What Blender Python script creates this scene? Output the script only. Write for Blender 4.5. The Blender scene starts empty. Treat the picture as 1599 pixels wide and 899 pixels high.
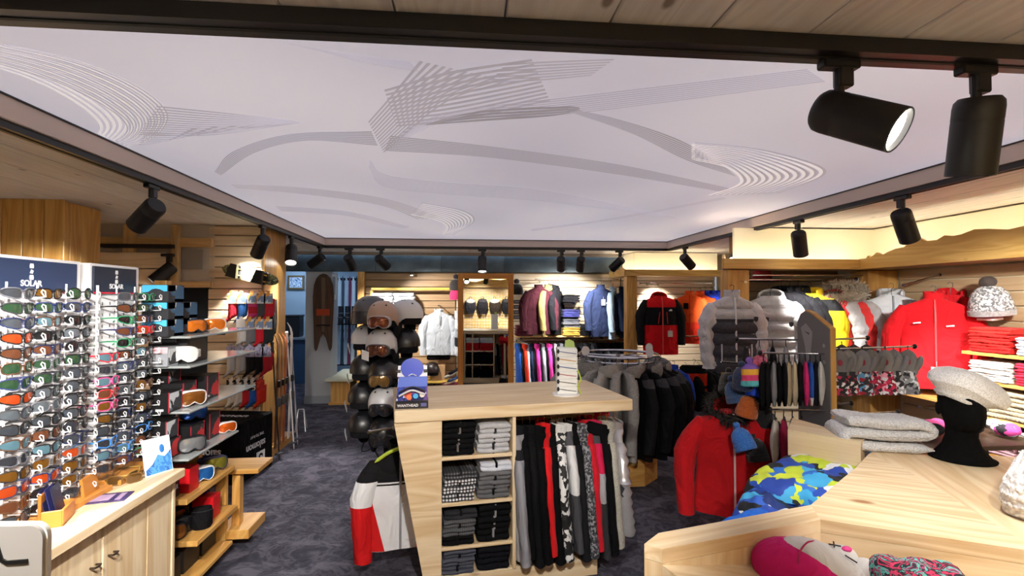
import bpy, bmesh, math, random
from mathutils import Matrix, Vector
R = math.radians
random.seed(7)
scene = bpy.context.scene
C = scene.collection

# ------------------------------------------------------------------ camera
EYE = 1.6; YAW = R(5.5); PITCH = R(1.32); FPX = 800.0
cam_d = bpy.data.cameras.new('camera'); cam = bpy.data.objects.new('camera', cam_d); C.objects.link(cam)
cam_d.sensor_width = 36; cam_d.lens = 36 * FPX / 1599; cam_d.clip_start = 0.02; cam_d.clip_end = 100
cam.location = (0, 0, EYE); cam.rotation_euler = (R(90) + PITCH, 0, -YAW)
scene.camera = cam
scene.view_settings.view_transform = 'Standard'; scene.view_settings.look = 'None'
scene.view_settings.gamma = 1; scene.view_settings.use_curve_mapping = False
scene.view_settings.exposure = 0.68
# light levels
K_PANEL = 0.365      # backlit stretch ceiling
K_SPOT = 150.0       # each track spot, watts
K_COVE = 17.0        # cove strips
K_BACK = 34.0       # cold tubes of the rental room
w = bpy.data.worlds.new('world'); scene.world = w; w.use_nodes = True
w.node_tree.nodes['Background'].inputs[0].default_value = (0.75, 0.8, 0.9, 1)
w.node_tree.nodes['Background'].inputs[1].default_value = 0.25

# ------------------------------------------------------------------ pixel -> place
_F = Vector((math.sin(YAW) * math.cos(PITCH), math.cos(YAW) * math.cos(PITCH), math.sin(PITCH)))
_R = Vector((math.cos(YAW), -math.sin(YAW), 0)); _U = _R.cross(_F)
def ray(px, py): return _F + _R * ((px - 799.5) / FPX) + _U * ((449.5 - py) / FPX)
def at(px, py, Y):
    d = ray(px, py); t = Y / d.y; return Vector((d.x * t, Y, EYE + d.z * t))
def atz(px, py, z):
    d = ray(px, py); t = (z - EYE) / d.z; return Vector((d.x * t, d.y * t, z))
def atx(px, py, X):
    d = ray(px, py); t = X / d.x; return Vector((X, d.y * t, EYE + d.z * t))

# ------------------------------------------------------------------ materials
def lin(h):
    h = h.lstrip('#'); v = [int(h[i:i + 2], 16) / 255 for i in (0, 2, 4)]
    return tuple([(c / 12.92 if c <= .04045 else ((c + .055) / 1.055) ** 2.4) for c in v] + [1.0])
MATS = {}
def newmat(key):
    m = bpy.data.materials.new(key); m.use_nodes = True; nt = m.node_tree
    return m, nt, nt.nodes['Principled BSDF']
def N(nt, t, **kw):
    n = nt.nodes.new(t)
    for k, v in kw.items():
        if k[0] == 'i' and k[1:].isdigit(): n.inputs[int(k[1:])].default_value = v
        elif k.startswith('in_'): n.inputs[k[3:]].default_value = v
        else: setattr(n, k, v)
    return n
def bump(nt, b, height, strength=.2, dist=.01):
    n = N(nt, 'ShaderNodeBump'); n.inputs['Strength'].default_value = strength; n.inputs['Distance'].default_value = dist
    nt.links.new(height, n.inputs['Height']); nt.links.new(n.outputs[0], b.inputs['Normal'])
def ramp(nt, fac, stops, const=False):
    r = N(nt, 'ShaderNodeValToRGB'); cr = r.color_ramp
    if const: cr.interpolation = 'CONSTANT'
    while len(cr.elements) < len(stops): cr.elements.new(.5)
    for e, (p, h) in zip(cr.elements, stops): e.position = p; e.color = lin(h)
    nt.links.new(fac, r.inputs[0]); return r.outputs[0]
def coords(nt, scale=(1, 1, 1), rot=(0, 0, 0), kind='Object'):
    tc = N(nt, 'ShaderNodeTexCoord'); mp = N(nt, 'ShaderNodeMapping')
    mp.inputs['Scale'].default_value = scale; mp.inputs['Rotation'].default_value = rot
    nt.links.new(tc.outputs[kind], mp.inputs[0]); return mp.outputs[0]
def plain(h, rough=.5, metal=0.0, spec=.5, coat=0.0):
    k = ('plain', h, rough, metal, spec, coat)
    if k not in MATS:
        m, nt, b = newmat('plain_' + h.strip('#'))
        b.inputs['Base Color'].default_value = lin(h); b.inputs['Roughness'].default_value = rough
        b.inputs['Metallic'].default_value = metal; b.inputs['Specular IOR Level'].default_value = spec
        b.inputs['Coat Weight'].default_value = coat
        n = N(nt, 'ShaderNodeTexNoise'); n.inputs['Scale'].default_value = 60
        r = N(nt, 'ShaderNodeMapRange'); r.inputs[3].default_value = max(rough - .06, .02); r.inputs[4].default_value = min(rough + .06, 1)
        nt.links.new(n.outputs[0], r.inputs[0]); nt.links.new(r.outputs[0], b.inputs['Roughness'])
        MATS[k] = m
    return MATS[k]
def emit(h, s):
    k = ('emit', h, s)
    if k not in MATS:
        m, nt, b = newmat('lit_' + h.strip('#'))
        b.inputs['Base Color'].default_value = lin(h); b.inputs['Emission Color'].default_value = lin(h)
        b.inputs['Emission Strength'].default_value = s; MATS[k] = m
    return MATS[k]
def wrinkle(nt, b, v, fine, k=.85):
    """soft creases plus a fine weave"""
    mp = N(nt, 'ShaderNodeMapping'); mp.inputs['Scale'].default_value = (1, 1, .55); nt.links.new(v, mp.inputs[0])
    c = N(nt, 'ShaderNodeTexNoise'); c.inputs['Scale'].default_value = 9; c.inputs['Detail'].default_value = 2.5; c.inputs['Distortion'].default_value = .9; nt.links.new(mp.outputs[0], c.inputs[0])
    b1 = N(nt, 'ShaderNodeBump'); b1.inputs['Strength'].default_value = k; b1.inputs['Distance'].default_value = .045; nt.links.new(c.outputs[0], b1.inputs['Height'])
    b2 = N(nt, 'ShaderNodeBump'); b2.inputs['Strength'].default_value = .25; b2.inputs['Distance'].default_value = .003; nt.links.new(fine, b2.inputs['Height']); nt.links.new(b1.outputs[0], b2.inputs['Normal']); nt.links.new(b2.outputs[0], b.inputs['Normal'])
def fab(h, rough=.88, weave=900, fuzz=0.04):
    """plain cloth with fine weave and a little tone variation"""
    k = ('fab', h, rough, weave)
    if k not in MATS:
        m, nt, b = newmat('cloth_' + h.strip('#'))
        v = coords(nt)
        n = N(nt, 'ShaderNodeTexNoise'); n.inputs['Scale'].default_value = 14; n.inputs['Detail'].default_value = 4
        nt.links.new(v, n.inputs[0])
        mx = N(nt, 'ShaderNodeMix', data_type='RGBA'); c = lin(h)
        mx.inputs[6].default_value = tuple(x * .82 for x in c[:3]) + (1,); mx.inputs[7].default_value = tuple(min(x * 1.12, 1) for x in c[:3]) + (1,)
        nt.links.new(n.outputs[0], mx.inputs[0]); nt.links.new(mx.outputs[2], b.inputs['Base Color'])
        b.inputs['Roughness'].default_value = rough; b.inputs['Specular IOR Level'].default_value = .25 if max(lin(h)[:3]) > .03 else .12
        b.inputs['Sheen Weight'].default_value = fuzz if max(lin(h)[:3]) > .05 else 0; b.inputs['Sheen Roughness'].default_value = .5
        n2 = N(nt, 'ShaderNodeTexNoise'); n2.inputs['Scale'].default_value = weave * .15; nt.links.new(v, n2.inputs[0])
        wrinkle(nt, b, v, n2.outputs[0]); MATS[k] = m
    return MATS[k]
def bands(stops, axis=2, lo=-1.0, hi=0.2, rough=.85):
    """cloth in blocks of colour along one axis of the garment: stops = [(pos, hex)...] in metres from the neck"""
    k = ('bands', tuple(stops), axis, rough)
    if k not in MATS:
        m, nt, b = newmat('blocked_cloth')
        tc = N(nt, 'ShaderNodeTexCoord'); s = N(nt, 'ShaderNodeSeparateXYZ'); nt.links.new(tc.outputs['Object'], s.inputs[0])
        mr = N(nt, 'ShaderNodeMapRange'); mr.inputs[1].default_value = lo; mr.inputs[2].default_value = hi
        nt.links.new(s.outputs[axis], mr.inputs[0])
        col = ramp(nt, mr.outputs[0], [((p - lo) / (hi - lo), h) for p, h in stops], True)
        nt.links.new(col, b.inputs['Base Color']); b.inputs['Roughness'].default_value = rough
        b.inputs['Specular IOR Level'].default_value = .2
        n2 = N(nt, 'ShaderNodeTexNoise'); n2.inputs['Scale'].default_value = 130; nt.links.new(tc.outputs['Object'], n2.inputs[0]); wrinkle(nt, b, tc.outputs['Object'], n2.outputs[0]); MATS[k] = m
    return MATS[k]
def printed(hexes, scale=12, kind='voronoi', rough=.8, stretch=(1, 1, 1), seed=0.0):
    """flat printed cloth / card: irregular blotches of the given colours"""
    k = ('print', tuple(hexes), scale, kind, stretch, seed)
    if k not in MATS:
        m, nt, b = newmat('print_' + kind)
        v = coords(nt, tuple(s * scale for s in stretch)); 
        if kind == 'voronoi':
            d = N(nt, 'ShaderNodeTexNoise'); d.inputs['Scale'].default_value = 1.7; nt.links.new(v, d.inputs[0])
            mm = N(nt, 'ShaderNodeMix', data_type='RGBA'); mm.inputs[0].default_value = .45
            nt.links.new(v, mm.inputs[6]); nt.links.new(d.outputs['Color'], mm.inputs[7])
            t = N(nt, 'ShaderNodeTexVoronoi'); t.inputs['Scale'].default_value = 2.2; nt.links.new(mm.outputs[2], t.inputs[0])
            s = N(nt, 'ShaderNodeSeparateColor'); nt.links.new(t.outputs['Color'], s.inputs[0]); f = s.outputs[0]
        elif kind == 'noise':
            t = N(nt, 'ShaderNodeTexNoise'); t.inputs['Scale'].default_value = 1.0; t.inputs['Detail'].default_value = 3; t.inputs['Distortion'].default_value = 2.5
            nt.links.new(v, t.inputs[0]); mr = N(nt, 'ShaderNodeMapRange'); mr.inputs[1].default_value = .3; mr.inputs[2].default_value = .7
            nt.links.new(t.outputs[0], mr.inputs[0]); f = mr.outputs[0]
        elif kind == 'check':
            s3 = N(nt, 'ShaderNodeSeparateXYZ'); nt.links.new(v, s3.inputs[0]); outs = []
            for ax in (0, 2):
                q = N(nt, 'ShaderNodeMath', operation='FRACT'); nt.links.new(s3.outputs[ax], q.inputs[0])
                g = N(nt, 'ShaderNodeMath', operation='GREATER_THAN'); g.inputs[1].default_value = .5; nt.links.new(q.outputs[0], g.inputs[0]); outs.append(g)
            a = N(nt, 'ShaderNodeMath', operation='ADD'); nt.links.new(outs[0].outputs[0], a.inputs[0]); nt.links.new(outs[1].outputs[0], a.inputs[1])
            dv = N(nt, 'ShaderNodeMath', operation='MULTIPLY'); dv.inputs[1].default_value = .45; nt.links.new(a.outputs[0], dv.inputs[0]); f = dv.outputs[0]
        else:  # waves
            t = N(nt, 'ShaderNodeTexWave'); t.inputs['Scale'].default_value = 1; t.inputs['Distortion'].default_value = 3; t.inputs['Detail'].default_value = 2
            nt.links.new(v, t.inputs[0]); f = t.outputs['Fac']
        n = len(hexes)
        col = ramp(nt, f, [(i / n, h) for i, h in enumerate(hexes)], True)
        nt.links.new(col, b.inputs['Base Color']); b.inputs['Roughness'].default_value = rough; MATS[k] = m
    return MATS[k]
def knit(h, scale=90, depth=.006):
    k = ('knit', h, scale)
    if k not in MATS:
        m, nt, b = newmat('knit_' + h.strip('#')); v = coords(nt)
        t = N(nt, 'ShaderNodeTexVoronoi'); t.inputs['Scale'].default_value = scale; nt.links.new(v, t.inputs[0])
        c = lin(h); mx = N(nt, 'ShaderNodeMix', data_type='RGBA')
        mx.inputs[6].default_value = tuple(min(x * 1.15, 1) for x in c[:3]) + (1,); mx.inputs[7].default_value = tuple(x * .74 for x in c[:3]) + (1,)
        mr = N(nt, 'ShaderNodeMapRange'); mr.inputs[2].default_value = .75; nt.links.new(t.outputs['Distance'], mr.inputs[0])
        nt.links.new(mr.outputs[0], mx.inputs[0]); nt.links.new(mx.outputs[2], b.inputs['Base Color'])
        b.inputs['Roughness'].default_value = .95; b.inputs['Sheen Weight'].default_value = .3
        iv = N(nt, 'ShaderNodeMath', operation='SUBTRACT'); iv.inputs[0].default_value = 1; nt.links.new(t.outputs['Distance'], iv.inputs[1])
        bump(nt, b, iv.outputs[0], .7, depth); MATS[k] = m
    return MATS[k]
def wood(light, dark, axis=0, scale=1.0, knots=True, rough=.45, knot_h='6b4423', key=''):
    """sawn softwood: stretched rings along one axis, fine grain, knots; shifts with the object so boards differ"""
    k = ('wood', light, dark, axis, scale, knots, rough, knot_h)
    if k not in MATS:
        m, nt, b = newmat('wood_' + light.strip('#'))
        tc = N(nt, 'ShaderNodeTexCoord'); oi = N(nt, 'ShaderNodeObjectInfo')
        ad = N(nt, 'ShaderNodeVectorMath', operation='ADD'); ml = N(nt, 'ShaderNodeVectorMath', operation='SCALE'); ml.inputs['Scale'].default_value = 37.0
        cb = N(nt, 'ShaderNodeCombineXYZ')
        for i in range(3): nt.links.new(oi.outputs['Random'], cb.inputs[i])
        nt.links.new(cb.outputs[0], ml.inputs[0]); nt.links.new(tc.outputs['Object'], ad.inputs[0]); nt.links.new(ml.outputs[0], ad.inputs[1])
        s = [9.0 * scale] * 3; s[axis] = .9 * scale
        mp = N(nt, 'ShaderNodeMapping'); mp.inputs['Scale'].default_value = s; nt.links.new(ad.outputs[0], mp.inputs[0])
        n1 = N(nt, 'ShaderNodeTexNoise'); n1.inputs['Scale'].default_value = .7; n1.inputs['Detail'].default_value = 2; n1.inputs['Distortion'].default_value = .6
        nt.links.new(mp.outputs[0], n1.inputs[0])
        mu = N(nt, 'ShaderNodeMath', operation='MULTIPLY'); mu.inputs[1].default_value = 7; nt.links.new(n1.outputs[0], mu.inputs[0])
        fr = N(nt, 'ShaderNodeMath', operation='PINGPONG'); fr.inputs[1].default_value = .5; nt.links.new(mu.outputs[0], fr.inputs[0])
        s2 = [160.0 * scale] * 3; s2[axis] = 4.0 * scale
        mp2 = N(nt, 'ShaderNodeMapping'); mp2.inputs['Scale'].default_value = s2; nt.links.new(ad.outputs[0], mp2.inputs[0])
        n2 = N(nt, 'ShaderNodeTexNoise'); n2.inputs['Scale'].default_value = 1; nt.links.new(mp2.outputs[0], n2.inputs[0])
        su = N(nt, 'ShaderNodeMath', operation='MULTIPLY_ADD'); su.inputs[1].default_value = 1.25; nt.links.new(fr.outputs[0], su.inputs[0])
        m2 = N(nt, 'ShaderNodeMath', operation='MULTIPLY'); m2.inputs[1].default_value = .45; nt.links.new(n2.outputs[0], m2.inputs[0]); nt.links.new(m2.outputs[0], su.inputs[2])
        col = ramp(nt, su.outputs[0], [(.1, light), (1.05, dark)])
        if knots:
            s3 = [4.2 * scale] * 3; s3[axis] = 2.1 * scale
            mp3 = N(nt, 'ShaderNodeMapping'); mp3.inputs['Scale'].default_value = s3; nt.links.new(ad.outputs[0], mp3.inputs[0])
            vo = N(nt, 'ShaderNodeTexVoronoi'); vo.inputs['Scale'].default_value = 1; nt.links.new(mp3.outputs[0], vo.inputs[0])
            mr = N(nt, 'ShaderNodeMapRange'); mr.inputs[1].default_value = .05; mr.inputs[2].default_value = .10; mr.inputs[3].default_value = .85; mr.inputs[4].default_value = 0
            nt.links.new(vo.outputs['Distance'], mr.inputs[0])
            mx = N(nt, 'ShaderNodeMix', data_type='RGBA'); mx.inputs[7].default_value = lin(knot_h)
            nt.links.new(mr.outputs[0], mx.inputs[0]); nt.links.new(col, mx.inputs[6]); col = mx.outputs[2]
        nt.links.new(col, b.inputs['Base Color']); b.inputs['Roughness'].default_value = rough
        bump(nt, b, n2.outputs[0], .12, .002); MATS[k] = m
    return MATS[k]
def pale(ax): return wood('e4d2b2', 'c8a87c', ax, 1.0, True, .42, '8a5a30')
def warm(ax): return wood('d8aa62', 'b8823c', ax, 1.0, True, .40, '6b3d14')
def slat(ax): return wood('d8c8b0', 'c4ae90', ax, .8, False, .5)
CHROME = plain('c8c8cc', .18, 1.0); BLACKM = plain('121214', .42); WHITEP = plain('e6e6e8', .4); STEELB = plain('1a1a1c', .35, .6)
def glass(h='dfe8e6', rough=.03):
    k = ('glass', h)
    if k not in MATS:
        m, nt, b = newmat('glass'); b.inputs['Base Color'].default_value = lin(h); b.inputs['Roughness'].default_value = rough
        b.inputs['Transmission Weight'].default_value = 1; b.inputs['IOR'].default_value = 1.45; MATS[k] = m
    return MATS[k]
def lensmat(h, metal=.75):
    return plain(h, .12, metal, .6, .6)

# ------------------------------------------------------------------ mesh builder
class MB:
    def __init__(s): s.v = []; s.f = []; s.x = None
    def add(s, vs, fs):
        o = len(s.v)
        s.v += [tuple((s.x @ Vector(p)) if s.x else p) for p in vs]; s.f += [tuple(i + o for i in f) for f in fs]; return s
    def box(s, c, d, b=0):
        cx, cy, cz = c; hx, hy, hz = d[0] / 2, d[1] / 2, d[2] / 2
        if b <= 0:
            vs = [(cx + i * hx, cy + j * hy, cz + k * hz) for k in (-1, 1) for j in (-1, 1) for i in (-1, 1)]
            return s.add(vs, [(0, 2, 3, 1), (4, 5, 7, 6), (0, 1, 5, 4), (2, 6, 7, 3), (0, 4, 6, 2), (1, 3, 7, 5)])
        b = min(b, hx * .95, hy * .95, hz * .95)
        vs = []; ix = {}
        for k in (-1, 1):
            for j in (-1, 1):
                for i in (-1, 1):
                    for a in range(3):
                        q = [hx - b, hy - b, hz - b]; q[a] += b
                        ix[i, j, k, a] = len(vs); vs.append((cx + i * q[0], cy + j * q[1], cz + k * q[2]))
        fs = []
        for a in range(3):
            p, q = [(1, 2), (2, 0), (0, 1)][a]
            for sg in (-1, 1):
                def key(u, w):
                    t = [0, 0, 0]; t[a] = sg; t[p] = u; t[q] = w; return ix[t[0], t[1], t[2], a]
                f = [key(-1, -1), key(1, -1), key(1, 1), key(-1, 1)]; fs.append(f if sg > 0 else f[::-1])
        for a in range(3):           # edges along axis a
            p, q = [(1, 2), (2, 0), (0, 1)][a]
            for u in (-1, 1):
                for w_ in (-1, 1):
                    def key(sg, face):
                        t = [0, 0, 0]; t[a] = sg; t[p] = u; t[q] = w_; return ix[t[0], t[1], t[2], face]
                    f = [key(-1, p), key(1, p), key(1, q), key(-1, q)]; fs.append(f if u * w_ > 0 else f[::-1])
        for k in (-1, 1):
            for j in (-1, 1):
                for i in (-1, 1):
                    f = [ix[i, j, k, 0], ix[i, j, k, 1], ix[i, j, k, 2]]; fs.append(f if i * j * k > 0 else f[::-1])
        return s.add(vs, fs)
    def loft(s, rings, cap=True, closed=True, loop=False):
        n = len(rings[0]); vs = [p for r in rings for p in r]; fs = []
        m = len(rings)
        for i in range(m if loop else m - 1):
            a = i * n; b = ((i + 1) % m) * n
            for j in range(n if closed else n - 1):
                k = (j + 1) % n; fs.append((a + j, a + k, b + k, b + j))
        if cap and not loop: fs.append(tuple(range(n - 1, -1, -1))); fs.append(tuple((m - 1) * n + j for j in range(n)))
        return s.add(vs, fs)
    def tube(s, pts, r, n=8, closed=False, cap=True, flat=1.0):
        pts = [Vector(p) for p in pts]; rs = r if isinstance(r, (list, tuple)) else [r] * len(pts); rings = []
        m = len(pts); up = None
        for i, p in enumerate(pts):
            if closed: t = pts[(i + 1) % m] - pts[i - 1]
            else: t = pts[min(i + 1, m - 1)] - pts[max(i - 1, 0)]
            t.normalize()
            if up is None:
                up = Vector((0, 0, 1)) if abs(t.z) < .9 else Vector((0, 1, 0))
            sd = t.cross(up)
            if sd.length < 1e-4: sd = t.orthogonal()
            sd.normalize(); up = sd.cross(t).normalized()
            rings.append([tuple(p + sd * (math.cos(2 * math.pi * j / n) * rs[i]) + up * (math.sin(2 * math.pi * j / n) * rs[i] * flat)) for j in range(n)])
        return s.loft(rings, cap, True, closed)
    def lathe(s, prof, n=20, c=(0, 0, 0), cap=True):
        return s.loft([[(c[0] + r * math.cos(2 * math.pi * j / n), c[1] + r * math.sin(2 * math.pi * j / n), c[2] + z) for j in range(n)] for r, z in prof], cap)
    def prism(s, poly, a, b, axis=2):
        def pt(p, h):
            return [(h, p[0], p[1]), (p[0], h, p[1]), (p[0], p[1], h)][axis]
        n = len(poly); vs = [pt(p, a) for p in poly] + [pt(p, b) for p in poly]
        fs = [tuple(range(n - 1, -1, -1)), tuple(range(n, 2 * n))] + [(i, (i + 1) % n, n + (i + 1) % n, n + i) for i in range(n)]
        return s.add(vs, fs)
    def ell(s, c, r, n=14, m=9, t0=0.0, t1=1.0, cap=True):
        rings = []
        for i in range(m + 1):
            a = math.pi * (t0 + (t1 - t0) * i / m); rr = max(math.sin(a), 1e-3); zz = -math.cos(a)
            rings.append([(c[0] + r[0] * rr * math.cos(2 * math.pi * j / n), c[1] + r[1] * rr * math.sin(2 * math.pi * j / n), c[2] + r[2] * zz) for j in range(n)])
        return s.loft(rings, cap)
    def mesh(s, name, smooth=35):
        me = bpy.data.meshes.new(name); me.from_pydata(s.v, [], s.f)
        bm = bmesh.new(); bm.from_mesh(me); bmesh.ops.recalc_face_normals(bm, faces=bm.faces); bm.to_mesh(me); bm.free()
        if smooth:
            me.polygons.foreach_set('use_smooth', [True] * len(me.polygons)); me.set_sharp_from_angle(angle=R(smooth))
        me.materials.append(None)
        return me
CACHE = {}
def cached(key, fn):
    if key not in CACHE: CACHE[key] = fn()
    return CACHE[key]

# ------------------------------------------------------------------ scene objects
def part(name, me, mat, parent=None, loc=(0, 0, 0), rot=(0, 0, 0), scale=(1, 1, 1), label=None):
    if isinstance(me, MB): me = me.mesh(name)
    o = bpy.data.objects.new(name, me); C.objects.link(o)
    o.location = loc; o.rotation_euler = rot; o.scale = scale
    if me.materials and mat is not None:
        o.material_slots[0].link = 'OBJECT'; o.material_slots[0].material = mat
    if parent is not None: o.parent = parent
    if label: o['label'] = label
    return o
def tag(o, label, cat, group=None):
    o['label'] = label; o['category'] = cat
    if group: o['group'] = group
    return o
def thing(name, label, cat, loc=(0, 0, 0), rot=(0, 0, 0), group=None):
    o = bpy.data.objects.new(name, None); C.objects.link(o); o.empty_display_size = .05
    o.location = loc; o.rotation_euler = rot if isinstance(rot, (tuple, list)) else (0, 0, rot)
    return tag(o, label, cat, group)
def struct(name, me, mat, loc=(0, 0, 0), rot=(0, 0, 0), label=None):
    o = part(name, me, mat, None, loc, rot); o['kind'] = 'structure'
    if label: o['label'] = label
    return o
def boxpart(name, c, d, mat, parent=None, b=.003, label=None):
    """a board: mesh centred on its own origin so wood grain varies from board to board"""
    me = cached(('box', tuple(round(x, 4) for x in d), b), lambda: MB().box((0, 0, 0), d, b).mesh(name))
    return part(name, me, mat, parent, c, label=label)
def text_mesh(s, size=1.0, depth=.001, bold=False):
    def mk():
        cu = bpy.data.curves.new('lettering', 'FONT'); cu.body = s; cu.size = size; cu.extrude = depth; cu.align_x = 'CENTER'; cu.align_y = 'CENTER'
        if bold: cu.offset = size * .02
        o = bpy.data.objects.new('lettering', cu); C.objects.link(o); bpy.context.view_layer.update()
        me = bpy.data.meshes.new_from_object(o.evaluated_get(bpy.context.evaluated_depsgraph_get()))
        bpy.data.objects.remove(o); me.materials.clear(); me.materials.append(None); return me
    return cached(('text', s, size, depth, bold), mk)
ORD = ['top', 'second', 'third', 'fourth', 'fifth', 'sixth', 'seventh', 'eighth', 'ninth', 'tenth', 'eleventh', 'twelfth', 'thirteenth', 'fourteenth', 'fifteenth', 'sixteenth', 'seventeenth', 'eighteenth']
ORD1 = ['first'] + ORD[1:]
# ================================================================== ROOM
XL, XR, YR, YB, ZC = -3.65, 4.28, -1.2, 8.36, 2.34
RX0, RX1, RY0, RY1, ZP = -1.86, 2.93, 1.42, 7.1, 2.435     # recess of the stretch ceiling

def carpet():
    m, nt, b = newmat('carpet'); v = coords(nt)
    n = N(nt, 'ShaderNodeTexNoise'); n.inputs['Scale'].default_value = 5.5; n.inputs['Detail'].default_value = 5; n.inputs['Distortion'].default_value = .5; nt.links.new(v, n.inputs[0])
    vo = N(nt, 'ShaderNodeTexVoronoi'); vo.inputs['Scale'].default_value = 9; nt.links.new(n.outputs['Color'], vo.inputs[0])
    mx = N(nt, 'ShaderNodeMath', operation='MULTIPLY_ADD'); mx.inputs[1].default_value = .35; nt.links.new(vo.outputs['Distance'], mx.inputs[0]); nt.links.new(n.outputs[0], mx.inputs[2])
    col = ramp(nt, mx.outputs[0], [(.35, '2a2a33'), (.62, '3a3944'), (.85, '5c5a66')])
    nt.links.new(col, b.inputs['Base Color']); b.inputs['Roughness'].default_value = .95; b.inputs['Specular IOR Level'].default_value = .15
    n2 = N(nt, 'ShaderNodeTexNoise'); n2.inputs['Scale'].default_value = 400; nt.links.new(v, n2.inputs[0]); bump(nt, b, n2.outputs[0], .5, .006)
    return m
struct('floor', MB().box((0, 5, -.05), (11, 14, .1)), carpet(), label='dark blue-grey mottled carpet floor')

# ---- ceiling: whitewashed planks running away from the viewer, around the recess
slab = struct('ceiling', MB().box((.3, 3.5, 2.62), (8.6, 9.9, .06)), plain('6a6258', .8))
slab['label'] = 'whitewashed plank ceiling around the lit stretch panel'
WASH = wood('dcd8d8', 'c8c2c2', 1, 1.3, True, .55, '6e5f55')
def plank(x0, x1, y0, y1):
    boxpart('ceiling_plank', ((x0 + x1) / 2, (y0 + y1) / 2, ZC + .015), (round(x1 - x0 - .005, 4), round(y1 - y0, 4), .03), WASH, slab, .004)
for i in range(6): plank(XL + i * .295, XL + (i + 1) * .295, YR, 8.3)
for i in range(17):
    a = -1.88 + i * .284; plank(a, a + .284, YR, RY0 - .02); plank(a, a + .284, RY1 + .02, 8.3)
for i in range(5): plank(2.95 + i * .26, 2.95 + (i + 1) * .26, YR, 8.3)
pink = plain('cdbdb6', .5)
for c, d in (((RX0, (RY0 + RY1) / 2, 2.39), (.03, RY1 - RY0, .11)), ((RX1, (RY0 + RY1) / 2, 2.39), (.03, RY1 - RY0, .11)),
             (((RX0 + RX1) / 2, RY0, 2.39), (RX1 - RX0, .03, .11)), (((RX0 + RX1) / 2, RY1, 2.39), (RX1 - RX0, .03, .11))):
    boxpart('recess_board', c, d, pink, slab, .002)
for c, d in (((RX0 + .018, (RY0 + RY1) / 2, ZP - .004), (.008, RY1 - RY0 - .03, .008)), ((RX1 - .018, (RY0 + RY1) / 2, ZP - .004), (.008, RY1 - RY0 - .03, .008)),
             (((RX0 + RX1) / 2, RY1 - .018, ZP - .004), (RX1 - RX0 - .03, .008, .008))):
    boxpart('recess_gasket', c, d, BLACKM, slab, .001)

# ---- backlit stretch ceiling with its printed line bands
def panel_mat():
    m, nt, b = newmat('stretch_film'); v = coords(nt, (.55, .35, 1))
    n = N(nt, 'ShaderNodeTexNoise'); n.inputs['Scale'].default_value = 1.0; n.inputs['Detail'].default_value = 1; nt.links.new(v, n.inputs[0])
    col = ramp(nt, n.outputs[0], [(.3, 'bebccb'), (.7, 'e2dfe8')])
    nt.links.new(col, b.inputs['Base Color']); nt.links.new(col, b.inputs['Emission Color']); b.inputs['Emission Strength'].default_value = K_PANEL
    b.inputs['Roughness'].default_value = .6
    return m
pan = tag(part('stretch_ceiling', MB().box(((RX0 + RX1) / 2, (RY0 + RY1) / 2, ZP + .01), (RX1 - RX0 - .03, RY1 - RY0 - .03, .02)), panel_mat()),
          'large backlit white stretch ceiling panel printed with grey swirling line bands', 'ceiling panel')
INK = emit('b4b0ba', K_PANEL * .87); INK2 = emit('a29fa8', K_PANEL * .8); CHALK = emit('efebed', K_PANEL * 1.05)
def bez(p, n):
    """Catmull-Rom through points"""
    out = []; P = [Vector(q) for q in p]; P = [P[0] * 2 - P[1]] + P + [P[-1] * 2 - P[-2]]
    segs = len(P) - 3
    for i in range(n):
        t = i / (n - 1) * segs; k = min(int(t), segs - 1); t -= k
        a, b, c, d = P[k:k + 4]
        out.append(.5 * ((2 * b) + (c - a) * t + (2 * a - 5 * b + 4 * c - d) * t * t + (3 * b - a - 3 * c + d) * t ** 3))
    return out
BN = [0]
def band(c0, c1, lines, fill, mat, n=26):
    """a printed family of lines between two guide curves"""
    mb = MB(); z = ZP - .0006 - .0002 * (BN[0] % 5); BN[0] += 1
    A = [atz(p[0], p[1], z) for p in bez(c0, n)]; B = [atz(p[0], p[1], z) for p in bez(c1, n)]
    cl = lambda p: (min(max(p.x, RX0 + .03), RX1 - .03), min(max(p.y, RY0 + .03), RY1 - .03), z)
    for i in range(lines):
        a = i / lines; b2 = (i + fill) / lines
        vs = []; fs = []
        for k in range(n):
            vs.append(cl(A[k].lerp(B[k], a))); vs.append(cl(A[k].lerp(B[k], b2)))
            if k: fs.append((2 * k - 2, 2 * k - 1, 2 * k + 1, 2 * k))
        mb.add(vs, fs)
    part('printed_line_band', mb.mesh('printed_line_band', 0), mat, pan)
band([(10, 70), (120, 95), (215, 135), (262, 178), (240, 215), (190, 232)], [(-90, 85), (30, 120), (110, 160), (150, 195), (140, 215), (110, 225)], 11, .45, CHALK)
band([(10, 70), (120, 95), (215, 135), (262, 178), (240, 215), (190, 232)], [(-60, 85), (60, 120), (140, 155), (190, 190), (190, 213), (150, 228)], 14, .4, INK)
band([(245, 165), (350, 176), (455, 188)], [(215, 212), (330, 212), (470, 192)], 13, .5, INK)
band([(225, 208), (330, 206), (460, 193)], [(215, 228), (250, 222), (285, 200)], 6, .4, INK)
band([(335, 268), (365, 236), (450, 210), (580, 205)], [(345, 274), (400, 238), (480, 220), (590, 228)], 8, .62, INK2)
band([(575, 190), (610, 150), (655, 95)], [(600, 240), (700, 160), (800, 128)], 13, .5, INK)
band([(600, 140), (700, 112), (830, 92)], [(620, 200), (720, 190), (860, 160)], 11, .5, INK)
band([(440, 66), (540, 84), (640, 96)], [(500, 80), (570, 98), (655, 112)], 8, .5, INK)
band([(640, 195), (720, 172), (900, 150), (1260, 108)], [(600, 238), (700, 190), (900, 178), (1290, 128)], 9, .55, INK)
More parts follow.
